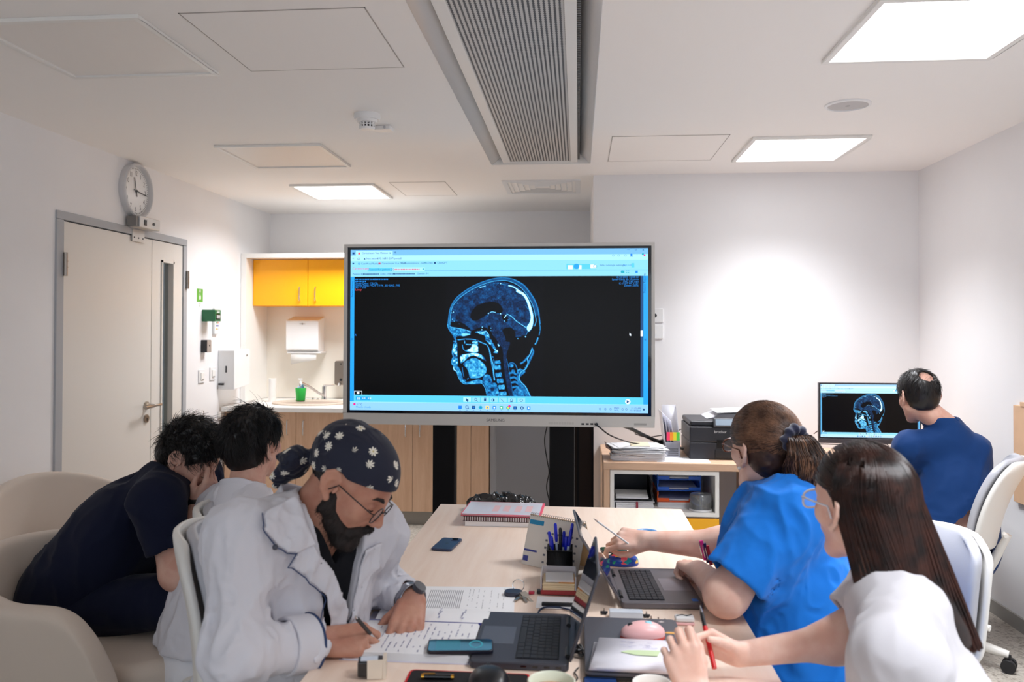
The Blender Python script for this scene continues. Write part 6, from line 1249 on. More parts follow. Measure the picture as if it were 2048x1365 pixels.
# ================================================================== PEOPLE
def person(lab, loc): return thing('person', lab, 'person', loc)
def HD(H, R, s=1., female=False): return lambda P: head_local((P - A(H)) @ R / s, female) * s
def V3(p): return np.array(list(p), float)
def paint_head(H, R, s, lip=1):
    def f(C):
        L = (C - A(H)) @ R / s; ly = np.abs(L[:, 1])
        m = np.zeros(len(C), int)
        m[(L[:, 0] > .083) & (ly < .024) & (L[:, 2] < -.050 + .0) & (L[:, 2] > -.0735 + ly * .2) & (L[:, 0] > .094 - ly * .35)] = lip
        return m
    return f
def brows(H, R, s, m, par, thick=1.):
    mb = MB()
    for sg in (-1, 1):
        mb.tube([V3(H) + R @ (np.array(p) * s) for p in ((.0925, .012 * sg, .024), (.0915, .026 * sg, .031), (.0825, .042 * sg, .031), (.073, .052 * sg, .024))], [.0028 * thick, .0038 * thick, .003 * thick, .001], n=6)
    mb.build('eyebrows', m, par, world=True, smooth=180)
def lashes(H, R, s, m, par):
    mb = MB()
    for sg in (-1, 1):
        mb.tube([V3(H) + R @ (np.array(p) * s) for p in ((.0830, .019 * sg, -.001), (.0875, .027 * sg, -.003), (.0868, .035 * sg, -.003), (.0805, .043 * sg, .000))], [.0006, .0012, .0013, .0006], n=5)
    mb.build('eyelashes', m, par, world=True, smooth=180)
def glasses(H, R, s, m, ml, par, round_=True, tip=-.012):
    g = MB(); q = lambda p: V3(H) + R @ (np.array(p, float) * s); ln = MB(); ln.closed = False
    for sg in (-1, 1):
        a_ = [(2 * PI * i / 28) for i in range(28)]; e = (.0245, .0205) if round_ else (.027, .019); k = 1 if round_ else .7
        pt = [(.104 - .10 * abs(.034 + e[0] * math.copysign(abs(math.cos(a)) ** k, math.cos(a))) ** 1.0 * .35, sg * (.034 + e[0] * math.copysign(abs(math.cos(a)) ** k, math.cos(a))), -.002 + e[1] * math.copysign(abs(math.sin(a)) ** k, math.sin(a))) for a in a_]
        g.tube([q(p) for p in pt + pt[:1]], .0014 * (1.0 if round_ else 1.7), n=6); ln.add([q(p) for p in pt], [tuple(range(28))])
        g.tube([q(p) for p in ((.100, .0575 * sg, .004), (.096, .068 * sg, .006), (.05, .076 * sg, .008), (.002, .0815 * sg, .010), (-.012, .084 * sg, tip))], .0015 * (1.0 if round_ else 1.5), n=6)
    g.tube([q(p) for p in ((.1035, -.010, .002), (.110, 0, .006), (.1035, .010, .002))], .0014, n=6)
    t = g.build('glasses', m, par, world=True, smooth=180); ln.build('lens', ml, t, world=True)
LENS = mat('lens', (240, 245, 250), rough=.03, alpha=.16)
SK1 = skin('skin_warm', (196, 146, 124), (180, 124, 104)); SK2 = skin('skin_light', (216, 174, 156), (202, 152, 134)); SK3 = skin('skin_fair', (232, 196, 180), (222, 176, 158))
LIPM = mat('lips', (186, 112, 100), rough=.4); BLH = hairm('black_hair', (24, 18, 18), (12, 9, 10)); DBR = hairm('dark_brown_hair', (40, 23, 18), (18, 10, 9), .5); LBR = hairm('light_brown_hair', (136, 98, 74), (74, 48, 36), .38)
BEARD = hairm('beard_hair', (34, 24, 22), (16, 11, 11), .7)
WCOAT = cloth('white_cotton', (212, 211, 218), .85, .05, .06); NAVY = cloth('navy_cotton', (10, 16, 40), .9, .05, .06); BLUE = cloth('royal_blue_cotton', (22, 118, 214), .85, .08, .08); NBLUE = cloth('deep_blue_cotton', (3, 48, 100), .8, .08, .06); BLKC = cloth('black_cotton', (16, 17, 24), .9, .05, .06)
NTRIM = mat('navy_piping', (40, 60, 100), rough=.7)
def body_parts(tr, arms, hands, H, R, s, female, neck_r, neck_from=(-.022, 0, -.045), h=.0032, chest_g=-.022):
    """one skin: head and neck, arms with hands, trunk"""
    parts = []; nk = V3(H) + R @ (np.array(neck_from) * s)
    hf = HD(H, R, s, female)
    def head(P):
        d = smin(hf(P), cap(P, nk, tr.neck, neck_r, neck_r * 1.08), .022)
        return smin(d, tr(P, chest_g), .04)
    lo, hi = bb([H, nk, tr.neck], .135); parts.append((head, lo, hi, h))
    for (a, b, c, rr), HN in zip(arms, hands):
        def f(P, a=a, b=b, c=c, rr=rr, HN=HN):
            d = arm(P, a, b, c, rr, k=.05)
            if HN is None: return d
            return smin(d, hand_sdf(P, HN), .014)
        if HN is not None:
            pts = hand_pts(HN); lo, hi = bb([*pts, c], .022); L0, L1 = lo, hi
            parts.append((f, lo, hi, .0023))
            # forearm and upper arm at a coarser step
            def f2(P, f=f, c=c, b=b): return f(P)
            lo, hi = bb([a, b, c], .07)
            def f3(P, f=f, lo2=L0, hi2=L1):
                q = np.maximum(np.maximum(lo2 - P, P - hi2).max(1), -1); return np.maximum(f(P), -q - .014)
            parts.append((f3, lo, hi, .005))
        else:
            lo, hi = bb([a, b, c], .07); parts.append((f, lo, hi, .006))
    lo, hi = bb([tr.hip, tr.chest, tr.sl, tr.sr, tr.neck], .22)
    def trunk(P):
        d = tr(P, -.02)
        for (a, b, c, rr) in arms: d = smin(d, cap(P, a, b, rr[0] * .9, rr[1] * .9), .03)
        return d
    parts.append((trunk, lo, hi, .012)); return parts
def leg(P, hip, knee, ank, r=(.088, .066, .048), g=0): return smin(cap(P, hip, knee, r[0] + g, r[1] + g), cap(P, knee, ank, r[1] + g, r[2] + g), .03)
def trousers(par, tr, legs, m, seed, g=.012, r=(.088, .066, .055), name='trousers', hh=.008):
    pts = [tr.hip] + [p for l in legs for p in l]; lo, hi = bb(pts, .2)
    S = A(14, 14, 8)
    def f(P):
        d = ell(P, tr.hip, (tr.hd + .012, tr.hw + .014, .15), tr.Rb)
        for l in legs: d = smin(d, leg(P, *l, r=r, g=g), .05)
        return d + folds(P, S, .008, seed)
    sdf_obj(name, [(f, lo, hi, hh)], m, par)
def shoe(par, ank, d, m=DARK, sole=None):
    d = V3(d); d[2] = 0; d /= np.linalg.norm(d); R = frame(d, (0, 0, 1)); c = np.array([ank[0], ank[1], 0.]) + d * .06
    def f(P):
        L = (P - A(c)) @ R; x = smin(ell(L, (.05, 0, .035), (.10, .048, .04)), ell(L, (-.06, 0, .045), (.06, .04, .055)), .03); return smax(x, -(L[:, 2] - .004), .006)
    lo, hi = bb([c], .17); lo[2] = -.02; hi[2] = .14; sdf_obj('shoe', [(f, lo, hi, .007)], m, par)
# ------------------------------------------------------------------ 1. man in the floral head cloth, writing
def man_writing():
    sl, sr = A(-.515, 2.05, .955), A(-.735, 1.76, 1.005); neck = A(*W(612, 1055, Y=1.90)); hip = A(-.80, 2.02, .50); chest = A(-.665, 1.94, .80)
    H = V3(W(700, 968, Y=1.885)); R = frame((math.cos(math.radians(38)) * math.cos(.16), -math.cos(math.radians(38)) * math.sin(.16), -math.sin(math.radians(38))), (.2, .03, 1)); s = 1.0
    p = person('bearded person in white coat and daisy-print navy head cloth, writing with a pen', (-.8, 2.0, 0))
    tr = Torso(hip, chest, neck, sl, sr, cw=.165, cd=.11, bw=.16, bd=.125)
    er, wr_ = A(-.70, 1.635, .80), A(*W(640, 1283, Y=1.80)); el, wl = A(-.56, 2.20, .785), A(*W(826, 1200, Y=2.03))
    RH = frame((.80, .42, -.10), (-.25, .1, .95)); LH = frame((.02, -.86, -.36), (.22, -.34, .86))
    RH = frame((.86, .30, -.06), (.0, -.55, .80))
    hr = hand_caps(wr_ + RH[:, 0] * .006, RH, [(.75, 1.0, .35), (.85, 1.15, .5), (1.0, 1.2, .6), (1.1, 1.25, .6)], 1, thumb=((.018, .022, -.012), (.052, .036, -.036), (.082, .036, -.050), (.104, .022, -.052)), s=1.04)
    hl = hand_caps(wl + LH[:, 0] * .004, LH, [(.55, .5, .3), (.6, .55, .3), (.6, .55, .3), (.55, .5, .3)], -1, thumb=((.018, .024, -.012), (.044, .050, -.030), (.066, .064, -.048), (.084, .070, -.062)), s=1.04, splay=(.2, .05, -.07, -.2))
    arms = [(sr, er, wr_, (.05, .042, .030)), (sl, el, wl, (.05, .042, .029))]
    sdf_obj('body', body_parts(tr, arms, (hr, hl), H, R, s, False, .062), [SK1, LIPM], p, paint_head(H, R, s))
    brows(H, R, s, BEARD, p, 1.3); lashes(H, R, s, BEARD, p)
    # beard
    hf = HD(H, R, s)
    def beard(P):
        L = (P - A(H)) @ R / s; M = L.copy(); M[:, 1] = np.abs(M[:, 1])
        reg = cap(M, (.0, .062, -.028), (.010, .056, -.065), .016, .026); reg = np.minimum(reg, cap(M, (.010, .056, -.065), (.066, .018, -.098), .026, .030)); reg = np.minimum(reg, ell(M, (.078, 0, -.098), (.030, .034, .032)))
        reg = np.minimum(reg, cap(M, (.094, .0, -.046), (.086, .026, -.062), .008, .010)); reg = np.minimum(reg, cap(M, (.086, .026, -.062), (.07, .030, -.09), .010, .022))
        mouth = ell(M, (.1, 0, -.061), (.012, .016, .004))
        n = vn(L * A(150, 150, 90), 3) * .006 + vn(L * A(60, 60, 40), 5) * .006
        lowb = smooth01((-.06 - L[:, 2]) / .05) * smooth01((L[:, 0] - .01) / .06)
        base = np.minimum(hf(P), ell(L, (.066, 0, -.110), (.030, .036, .030)) * 1.0)
        b0 = smax(base - .001 - n - .006 * lowb, reg, .008); mo = smin(cap(M, (.103, 0, -.048), (.088, .026, -.064), .0085, .0085), cap(M, (.088, .026, -.064), (.078, .028, -.082), .0085, .010), .006) - n * .4
        return smax(smin(b0, mo, .005), -ell(L, (.110, 0, -.0625), (.008, .012, .0025)), .002)
    lo, hi = bb([H], .16); sdf_obj('beard', [(beard, lo, hi, .0022)], BEARD, p)
    rg = np.random.default_rng(2); N = 2600
    V, Q = surf(beard, lo, hi, .006); k = rg.integers(0, len(V), N); L = (V[k] - H) @ R
    d = np.stack([.25 + rg.normal(size=N) * .3, np.sign(L[:, 1]) * .35 + rg.normal(size=N) * .3, -.9 + rg.normal(size=N) * .25], 1); d /= np.linalg.norm(d, axis=1, keepdims=True)
    P0 = L - d * .004; pth = np.stack([P0 + d * t * rg.uniform(.006, .013, (N, 1)) + t * t * np.array([-.002, 0, -.002]) for t in np.linspace(0, 1, 4)], 1) @ R.T + H
    strands('beard_strands', pth, .0006, BEARD, p)
    # short hair under the cloth
    def nape(P):
        L = (P - A(H)) @ R / s; d = cran(L, .004) - vn(L * 160, 2) * .003
        return np.maximum(np.maximum(d, L[:, 0] + .030), np.maximum(L[:, 2] - .03, -.055 - L[:, 2] - .35 * L[:, 0]))
    sdf_obj('hair', [(nape, lo, hi, .003)], BLH, p)
    # head cloth with daisies
    fl = mat('daisy_print', (10, 17, 42), rough=.75, sheen=.1, bump=.05, bscale=500); nt = fl.node_tree; b = nt.nodes['Principled BSDF']
    tc = nt.nodes.new('ShaderNodeTexCoord'); vo = nt.nodes.new('ShaderNodeTexVoronoi'); vo.inputs['Scale'].default_value = 27; vo.inputs['Randomness'].default_value = .55
    nt.links.new(tc.outputs['Object'], vo.inputs['Vector'])
    sub = nt.nodes.new('ShaderNodeVectorMath'); sub.operation = 'SUBTRACT'; sc = nt.nodes.new('ShaderNodeVectorMath'); sc.operation = 'SCALE'; sc.inputs['Scale'].default_value = 27
    nt.links.new(tc.outputs['Object'], sub.inputs[0]); nt.links.new(vo.outputs['Position'], sub.inputs[1])
    sp = nt.nodes.new('ShaderNodeSeparateXYZ'); nt.links.new(sub.outputs[0], sp.inputs[0])
    def mth(op, a, bb_=None, c=None):
        n = nt.nodes.new('ShaderNodeMath'); n.operation = op
        for i, v in enumerate((a, bb_, c)):
            if v is None: continue
            if isinstance(v, (int, float)): n.inputs[i].default_value = v
            else: nt.links.new(v, n.inputs[i])
        return n.outputs[0]
    at = mth('ARCTAN2', sp.outputs[2], sp.outputs[0]); pet = mth('ABSOLUTE', mth('SINE', mth('MULTIPLY', at, 4.5)))
    rad = mth('MULTIPLY_ADD', pet, .17, .14); dist = vo.outputs['Distance']
    inside = mth('LESS_THAN', dist, rad); core = mth('LESS_THAN', dist, .07)
    m1 = nt.nodes.new('ShaderNodeMix'); m1.data_type = 'RGBA'; m1.inputs[6].default_value = lin((10, 17, 42)); m1.inputs[7].default_value = lin((232, 226, 212)); nt.links.new(inside, m1.inputs[0])
    m2 = nt.nodes.new('ShaderNodeMix'); m2.data_type = 'RGBA'; nt.links.new(core, m2.inputs[0]); nt.links.new(m1.outputs[2], m2.inputs[6]); m2.inputs[7].default_value = lin((196, 178, 120)); nt.links.new(m2.outputs[2], b.inputs['Base Color'])
    def capf(P):
        L = (P - A(H)) @ R / s; d = cran(L, .011); d = smin(d, ell(L, (-.05, 0, .055), (.075, .072, .066)), .03)
        d += folds(L, A(18, 60, 30), .0035, 4) * smooth01((.03 - L[:, 0]) / .06)
        rim = L[:, 2] - (.030 + .27 * (L[:, 0] - .0) * 1.0) + .02 * smooth01((-.02 - L[:, 0]) / .05)
        rim = -(rim) * .9; ear_ = -(ell(L * A(1, 0, 1), (-.010, 0, -.002), (.033, .2, .038)))
        return smax(smax(d, rim, .004), ear_, .004)
    hc = sdf_obj('head_cloth', [(capf, lo, hi, .0028)], fl, p)
    K = V3(H) + R @ np.array([-.103, .0, -.012])
    def knot(P):
        L = (P - A(K)) @ R; d = ell(L, (-.004, 0, .004), (.020, .024, .018))
        for a, b2, c in (((-.01, .0, .0), (-.034, -.012, -.035), (-.046, -.02, -.092)), ((-.008, 0, .0), (-.030, .008, -.050), (-.040, .004, -.115)), ((-.01, -.005, .0), (-.035, -.016, -.02), (-.066, -.02, -.045))):
            w = .024 if c[2] < -.03 else .009
            q = L * A(1, .55, 1); x = smin(cap(q, A(a) * A(1, .55, 1), A(b2) * A(1, .55, 1), .008, w), cap(q, A(b2) * A(1, .55, 1), A(c) * A(1, .55, 1), w, w * .35), .01); d = smin(d, x, .008)
        return d + folds(L, A(40, 90, 60), .004, 8)
    lo2, hi2 = bb([K], .16); sdf_obj('knot_tails', [(knot, lo2, hi2, .003)], fl, hc)
    glasses(H, R, s, mat('black_wire', (25, 25, 28), rough=.3), LENS, p)
    # black V-neck shirt
    def shirt(P):
        d = tr(P, .004) + folds(P, A(20, 20, 12), .004, 2); L = tr.loc(P)
        v = np.abs(L[:, 1] - .01) - (.030 + .55 * (L[:, 2] - .215)); v = np.maximum(v, -(L[:, 0])); v = np.where((L[:, 2] > .12), v, 1.)
        nk = cap(P, tr.neck + (tr.neck - tr.chest) * .0, V3(H), .066, .07)
        return smax(smax(d, -v, .004), -nk, .006)
    lo3, hi3 = bb([hip, chest, sl, sr, neck], .2); lo3[2] = .5; sdf_obj('black_scrub_shirt', [(shirt, lo3, hi3, .005)], BLKC, p)
    # white coat
    pitA = A(-.70, 1.66, .94)
    def coat0(P, g=.022):
        d = tr(P, g); a1 = arm(P, sr, er, wr_, (.066, .056, .046), 0, .05); a2 = arm(P, sl, el, wl, (.062, .054, .044), 0, .05)
        a1 = smax(a1, at_end(P, er, wr_, .86), .008); a2 = smax(a2, at_end(P, el, wl, .90), .008)
        a1 = smax(a1, -smax(cap(P, er, wr_, .048, .037), -at_end(P, er, wr_, .6), .004), .004); a2 = smax(a2, -smax(cap(P, el, wl, .045, .036), -at_end(P, el, wl, .6), .004), .004)
        return smin(smin(d, a1, .045), a2, .045)
    def foldz(P):
        x = folds(P, A(15, 13, 8), .011, 1, 1.9) + folds(P, A(30, 26, 16), .0065, 6)
        return x
    def opening(P):
        L = tr.loc(P); w = np.where(L[:, 2] > -.08, .030 + .20 * np.maximum(L[:, 2] + .08, 0), .030)
        v = np.abs(L[:, 1] - .0125) - w + .0245; return np.maximum(v, -L[:, 0] + .02)
    def coat(P):
        d = coat0(P) + foldz(P); d = smax(d, -opening(P), .004); nk = cap(P, tr.neck - (V3(H) - tr.neck) * .1, V3(H), .074, .080); d = smax(d, -nk, .006)
        return smax(d, -(P[:, 2] - .42), .01)
    lo4, hi4 = bb([hip, chest, sl, sr, neck, er, el, wr_, wl], .14); lo4[2] = .4
    ct = sdf_obj('white_coat', [(coat, lo4, hi4, .0052)], WCOAT, p)
    # collar stand round the neck
    nd = V3(H) - tr.neck; nd = nd / np.linalg.norm(nd); nb_ = A(*(tr.neck - nd * .03)); NR = frame(tr.R[:, 0], nd)
    def collar(P):
        L = (P - nb_) @ NR; r = np.sqrt((L[:, 0] + .0) ** 2 + L[:, 1] ** 2); t = L[:, 2]
        flare = .083 + .25 * np.maximum(.045 - t, 0) - .0 * t + .012 * smooth01((-L[:, 0]) / .08)
        d = np.abs(r - flare) - .004; top = t - (.062 + .022 * smooth01((-L[:, 0] + .02) / .08)); bot = -.075 - t
        front = np.abs(np.arctan2(L[:, 1], L[:, 0])) ; gap = (.55 - front) * .08
        return smax(smax(smax(d, top, .004), bot, .004), gap, .004)
    lo5, hi5 = bb([tr.neck], .17); sdf_obj('collar', [(collar, lo5, hi5, .003)], WCOAT, ct)
    # lapels and collar leaf following the coat surface, with navy piping
    def poly2(U, V_, poly):
        n = len(poly); D = np.full(len(U), 9.); c = np.zeros(len(U), bool)
        for i in range(n):
            a, b = poly[i], poly[(i + 1) % n]; dx, dy = b[0] - a[0], b[1] - a[1]; t = np.clip(((U - a[0]) * dx + (V_ - a[1]) * dy) / (dx * dx + dy * dy), 0, 1); D = np.minimum(D, np.hypot(U - a[0] - t * dx, V_ - a[1] - t * dy))
            if a[1] != b[1]: c ^= ((a[1] > V_) != (b[1] > V_)) & (U < (b[0] - a[0]) * (V_ - a[1]) / (b[1] - a[1]) + a[0])
        return np.where(c, -D, D)
    lap = [(616, 1050), (640, 1100), (660, 1150), (672, 1200), (679, 1250), (672, 1300), (650, 1305), (652, 1250), (647, 1195), (612, 1140), (596, 1120), (612, 1092), (598, 1078)]; leaf = [(592, 990), (606, 1010), (640, 1085), (612, 1094), (584, 1076), (566, 1040), (556, 1008)]
    XZ = lambda pl: [(W(x, y, Y=1.80).x, W(x, y, Y=1.80).z) for x, y in pl]
    def flap(pl, off):
        q = XZ(pl)
        def f(P):
            base = coat0(P) + foldz(P); d2 = poly2(P[:, 0], P[:, 2], q); return smax(smax(np.abs(base - off) - .0042, d2, .003), P[:, 1] - 1.93, .003)
        return f
    l0, l1 = np.array([min(x for x, z in XZ(lap + leaf)) - .02, 1.60, min(z for x, z in XZ(lap)) - .02]), np.array([max(x for x, z in XZ(lap)) + .02, 1.96, max(z for x, z in XZ(leaf)) + .02])
    sdf_obj('lapel', [(flap(lap, .008), l0, l1, .0035)], WCOAT, ct); sdf_obj('collar_leaf', [(flap(leaf, .015), l0, l1, .0035)], WCOAT, ct)
    def piping(pl, off):
        q = sm3(XZ(pl), 5); pts = []
        for x, z in q:
            ys = np.arange(1.58, 1.95, .002); P_ = np.stack([np.full(len(ys), x), ys, np.full(len(ys), z)], 1).astype(F32); d = coat0(P_) + foldz(P_) - off; k_ = np.nonzero(d < 0)[0]
            if len(k_): pts.append((x, ys[k_[0]], z))
        return pts
    def sm3(q, n): return [(a[0] + (b[0] - a[0]) * k / n, a[1] + (b[1] - a[1]) * k / n) for a, b in zip(q, q[1:]) for k in range(n)] + [q[-1]]
    for pl, off in ((leaf[6:] + leaf[5:2:-1], .021), (lap[11:8:-1] + lap[9:7:-1] + lap[7:6:-1], .014)): MB().tube(piping(pl, off), .0014, n=6).build('piping', NTRIM, ct, world=True)
    q = XZ([(582, 1074)])[0]; pp = piping([(581, 1073), (583, 1075)], .021)
    if pp: MB().ball(pp[0], .0065, n=12).build('collar_button', mat('button_dark', (70, 72, 84), rough=.3), ct, world=True)
    def front(P):      # far coat front edge
        L = tr.loc(P); y = L[:, 1]; z = L[:, 2]; base = coat0(P) + foldz(P); inner = .016 + .20 * np.maximum(z + .08, 0); return smax(np.abs(base - .008) - .004, np.maximum(np.maximum(inner - y, y - inner - .05 * smooth01((z + .16) / .12) - .012), np.maximum(-.2 - z, z - .2)), .003)
    sdf_obj('lapel', [(front, lo4, hi4, .0045)], WCOAT, ct)
    # cuff with braided navy edge
    def ring(a, b, t0, t1, r0, th):
        return lambda P: smax(smax(np.abs(cap(P, a, b, r0, r0)) - th, at_end(P, a, b, t1), .002), -at_end(P, a, b, t0), .002)
    lo6, hi6 = bb([er, wr_], .08); sdf_obj('cuff', [(ring(er, wr_, .56, .885, .0575, .0045), lo6, hi6, .0035)], WCOAT, ct); sdf_obj('cuff_braid', [(ring(er, wr_, .845, .875, .0625, .0026), lo6, hi6, .0024)], NTRIM, ct)
    # watch, pen and button
    wdir = (wl - el) / np.linalg.norm(wl - el); wc = wl - wdir * .012
    lo7, hi7 = bb([wc], .06); w_ = sdf_obj('wristwatch', [(ring(wc - wdir * .02, wc + wdir * .02, .15, .85, .036, .0025), lo7, hi7, .0022)], mat('watch_steel', (150, 150, 158), rough=.25, metal=.9), p)
    mb = MB(); mb.cyl(V3(wc) + np.array([.02, -.008, .026]), V3(wc) + np.array([.027, -.010, .036]), .017, n=28); mb.build('dial', mat('watch_dial', (60, 62, 70), rough=.2), w_, world=True)
    pt = V3(W(752, 1282, Z=TZ + .014)); pe = V3(W(692, 1212, Y=1.72)); d_ = (pe - pt) / np.linalg.norm(pe - pt)
    mb = MB(); mb.tube([pt, pt + d_ * .012], [.0008, .0028], n=10); mb.build('tip', CHROME, None); po = bpy.data.objects['tip']
    pen = thing('ballpoint_pen', 'black and silver ballpoint pen in the hand of the bearded writer', 'pen', tuple(pt)); po.parent = pen; po.matrix_parent_inverse = Matrix.Translation(-Vector(pt))
    MB().tube([pt + d_ * .012, pt + d_ * .045], .0042, n=12).build('grip', CHROME, pen, world=True); MB().tube([pt + d_ * .045, pt + d_ * .13], .0045, n=12).build('barrel', DARK, pen, world=True); MB().tube([pt + d_ * .13, pt + d_ * .142], .0025, n=10).build('push_button', CHROME, pen, world=True)
    for (px, py, yy) in ((579, 1075, 1.70), (718, 1167, 1.86)):
        pass
    trousers(p, tr, [((hip[0] + .02, hip[1] + .10, hip[2] - .04), (-.40, 2.12, .52), (-.42, 2.14, .08)), ((hip[0] + .02, hip[1] - .10, hip[2] - .04), (-.38, 1.86, .52), (-.44, 1.86, .08))], NAVY, 3)
    shoe(p, (-.42, 2.14), (1, 0, 0)); shoe(p, (-.44, 1.86), (1, 0, 0))
# ------------------------------------------------------------------ 2. dark-haired man in white
def region_back(zf=.02, xs=.055, ztop=.055):
    def f(L):
        x, y, z = L[:, 0], L[:, 1], L[:, 2]
        top = (z > .050) & (x < .062 + .35 * (z - .05)); side = (z > .0) & (x < .02 + .6 * z) & (z <= .05); back = (x < -.030) & (z > -.072 - .0 * x)
        ear = (np.abs(x + .008) < .028) & (z < .036)
        return (top | side | back) & ~ear
    return f
def hair_base(H, R, s, m, par, g=.010, amp=.006, nape=-.075, hair=None, top=.012):
    def f(P):
        L = (P - A(H)) @ R / s; x, z = L[:, 0], L[:, 2]
        d = ell(L, (-.014, 0, .040), (.100 + g, .077 + g * .7, .088 + top)) - (vn(L * A(60, 60, 38), 2) - .4) * amp - (vn(L * A(150, 150, 60), 7) - .5) * amp * .6
        d = smin(d, ell(L, (-.055, 0, -.020), (.052 + g * .5, .058 + g * .4, .060)), .03)
        a = np.maximum(x - (.064 + .35 * (z - .055)), .048 - z); b = np.maximum(x - (.020 + .75 * z), -.012 - z); c = np.maximum(x + .028, nape - z)
        reg = smin(smin(a, b, .008), c, .008); ear = -ell(L * A(1, 0, 1), (-.008, 0, .0), (.024, .2, .030))
        return smax(smax(d, reg, .006), ear, .004)
    lo, hi = bb([H], .16); return sdf_obj('hair', [(f, lo, hi, .003)], m, par)
def man_white():
    sc = 1.0; H = V3(W(508, 893, Y=2.72)); a = math.radians(20); R = frame((math.sin(a), math.cos(a), .10), (.05, -.05, 1))
    neck = A(*W(492, 985, Y=2.66)); c0 = V3(neck) + np.array([-.06, -.01, -.25]); b_ = math.radians(42); lt = np.array([-math.cos(b_), math.sin(b_), 0])
    sl = A(*(V3(neck) + lt * .165 + [-.02, 0, -.085])); sr = A(*(V3(neck) - lt * .165 + [-.02, 0, -.085])); hip = A(*(V3(neck) + [-.10, -.06, -.53]))
    p = person('dark-haired person in a white coat sitting with back turned, looking at the display', (hip[0], hip[1], 0)); tr = Torso(hip, A(*c0), neck, sl, sr, cw=.16, cd=.11)
    el = sl + A(-.02, .03, -.27); er = sr + A(.05, -.02, -.25); wl = el + A(.20, .08, .0); wr_ = er + A(.22, .05, .03)
    RR = frame((.95, .3, -.05), (0, 0, 1)); hr = hand_caps(wr_, RR, [(.3, .4, .2)] * 4, 1); hl = hand_caps(wl, RR, [(.3, .4, .2)] * 4, -1)
    sdf_obj('body', body_parts(tr, [(sl, el, wl, (.05, .042, .03)), (sr, er, wr_, (.05, .042, .03))], (None, None), H, R, sc, False, .056), [SK2, LIPM], p, paint_head(H, R, sc))
    brows(H, R, sc, BLH, p)
    def coat(P):
        d = tr(P, .02); d = smin(d, arm(P, sl, el, wl, (.064, .054, .045), 0, .05), .045); d = smin(d, arm(P, sr, er, wr_, (.064, .054, .045), 0, .05), .045)
        d = d + folds(P, A(14, 12, 7), .011, 12, 1.7) + folds(P, A(30, 30, 20), .003, 5); nk = cap(P, neck - A(0, 0, .03), H, .066, .075); return smax(smax(d, -nk, .006), -(P[:, 2] - .45), .01)
    lo, hi = bb([hip, neck, sl, sr, el, er, wl, wr_], .13); ct = sdf_obj('white_coat', [(coat, lo, hi, .0065)], WCOAT, p)
    nd = V3(H) - V3(neck); nd /= np.linalg.norm(nd); NR = frame(tr.R[:, 0], nd)
    def collar(P):
        L = (P - (neck - A(*nd) * .035)) @ NR; r = np.sqrt((L[:, 0] + .008) ** 2 + L[:, 1] ** 2); t = L[:, 2]; d = np.abs(r - (.072 + .35 * np.maximum(.052 - t, 0))) - .004
        top = t - (.060 + .012 * smooth01(-L[:, 0] / .06)); gap = (.6 - np.abs(np.arctan2(L[:, 1], L[:, 0]))) * .08; return smax(smax(smax(d, top, .004), -.02 - t, .004), gap, .004)
    lo, hi = bb([neck], .15); sdf_obj('collar', [(collar, lo, hi, .003)], WCOAT, ct)
    hair_base(H, R, sc, BLH, p, g=.010, amp=.010, nape=-.070, top=.016)
    rg = np.random.default_rng(4); comb = lambda L: np.stack([-.35 - L[:, 0] * 2, L[:, 1] * 6, -.8 + L[:, 2] * 4], 1)
    short_hair(rg, V3(H), R, 3400, .045, BLH, p, region_back(), comb, r=.0010, jit=.45, lift=.28, grow=.016, s=sc)
    short_hair(rg, V3(H), R, 120, .06, BLH, p, lambda L: (L[:, 2] > .08) & (L[:, 0] < .07), comb, r=.0007, jit=1.0, lift=.9, grow=.018, s=sc, name='stray_hair')
    trousers(p, tr, [((hip[0] + .03, hip[1] + .09, hip[2] - .04), (hip[0] + .42, hip[1] + .20, .50), (hip[0] + .42, hip[1] + .24, .08)), ((hip[0] + .03, hip[1] - .09, hip[2] - .04), (hip[0] + .44, hip[1] + .02, .50), (hip[0] + .44, hip[1] + .04, .08))], cloth('white_trousers', (225, 225, 230)), 3)
    shoe(p, (hip[0] + .42, hip[1] + .24), (1, .3, 0), PLASTIC); shoe(p, (hip[0] + .44, hip[1] + .04), (1, .3, 0), PLASTIC)
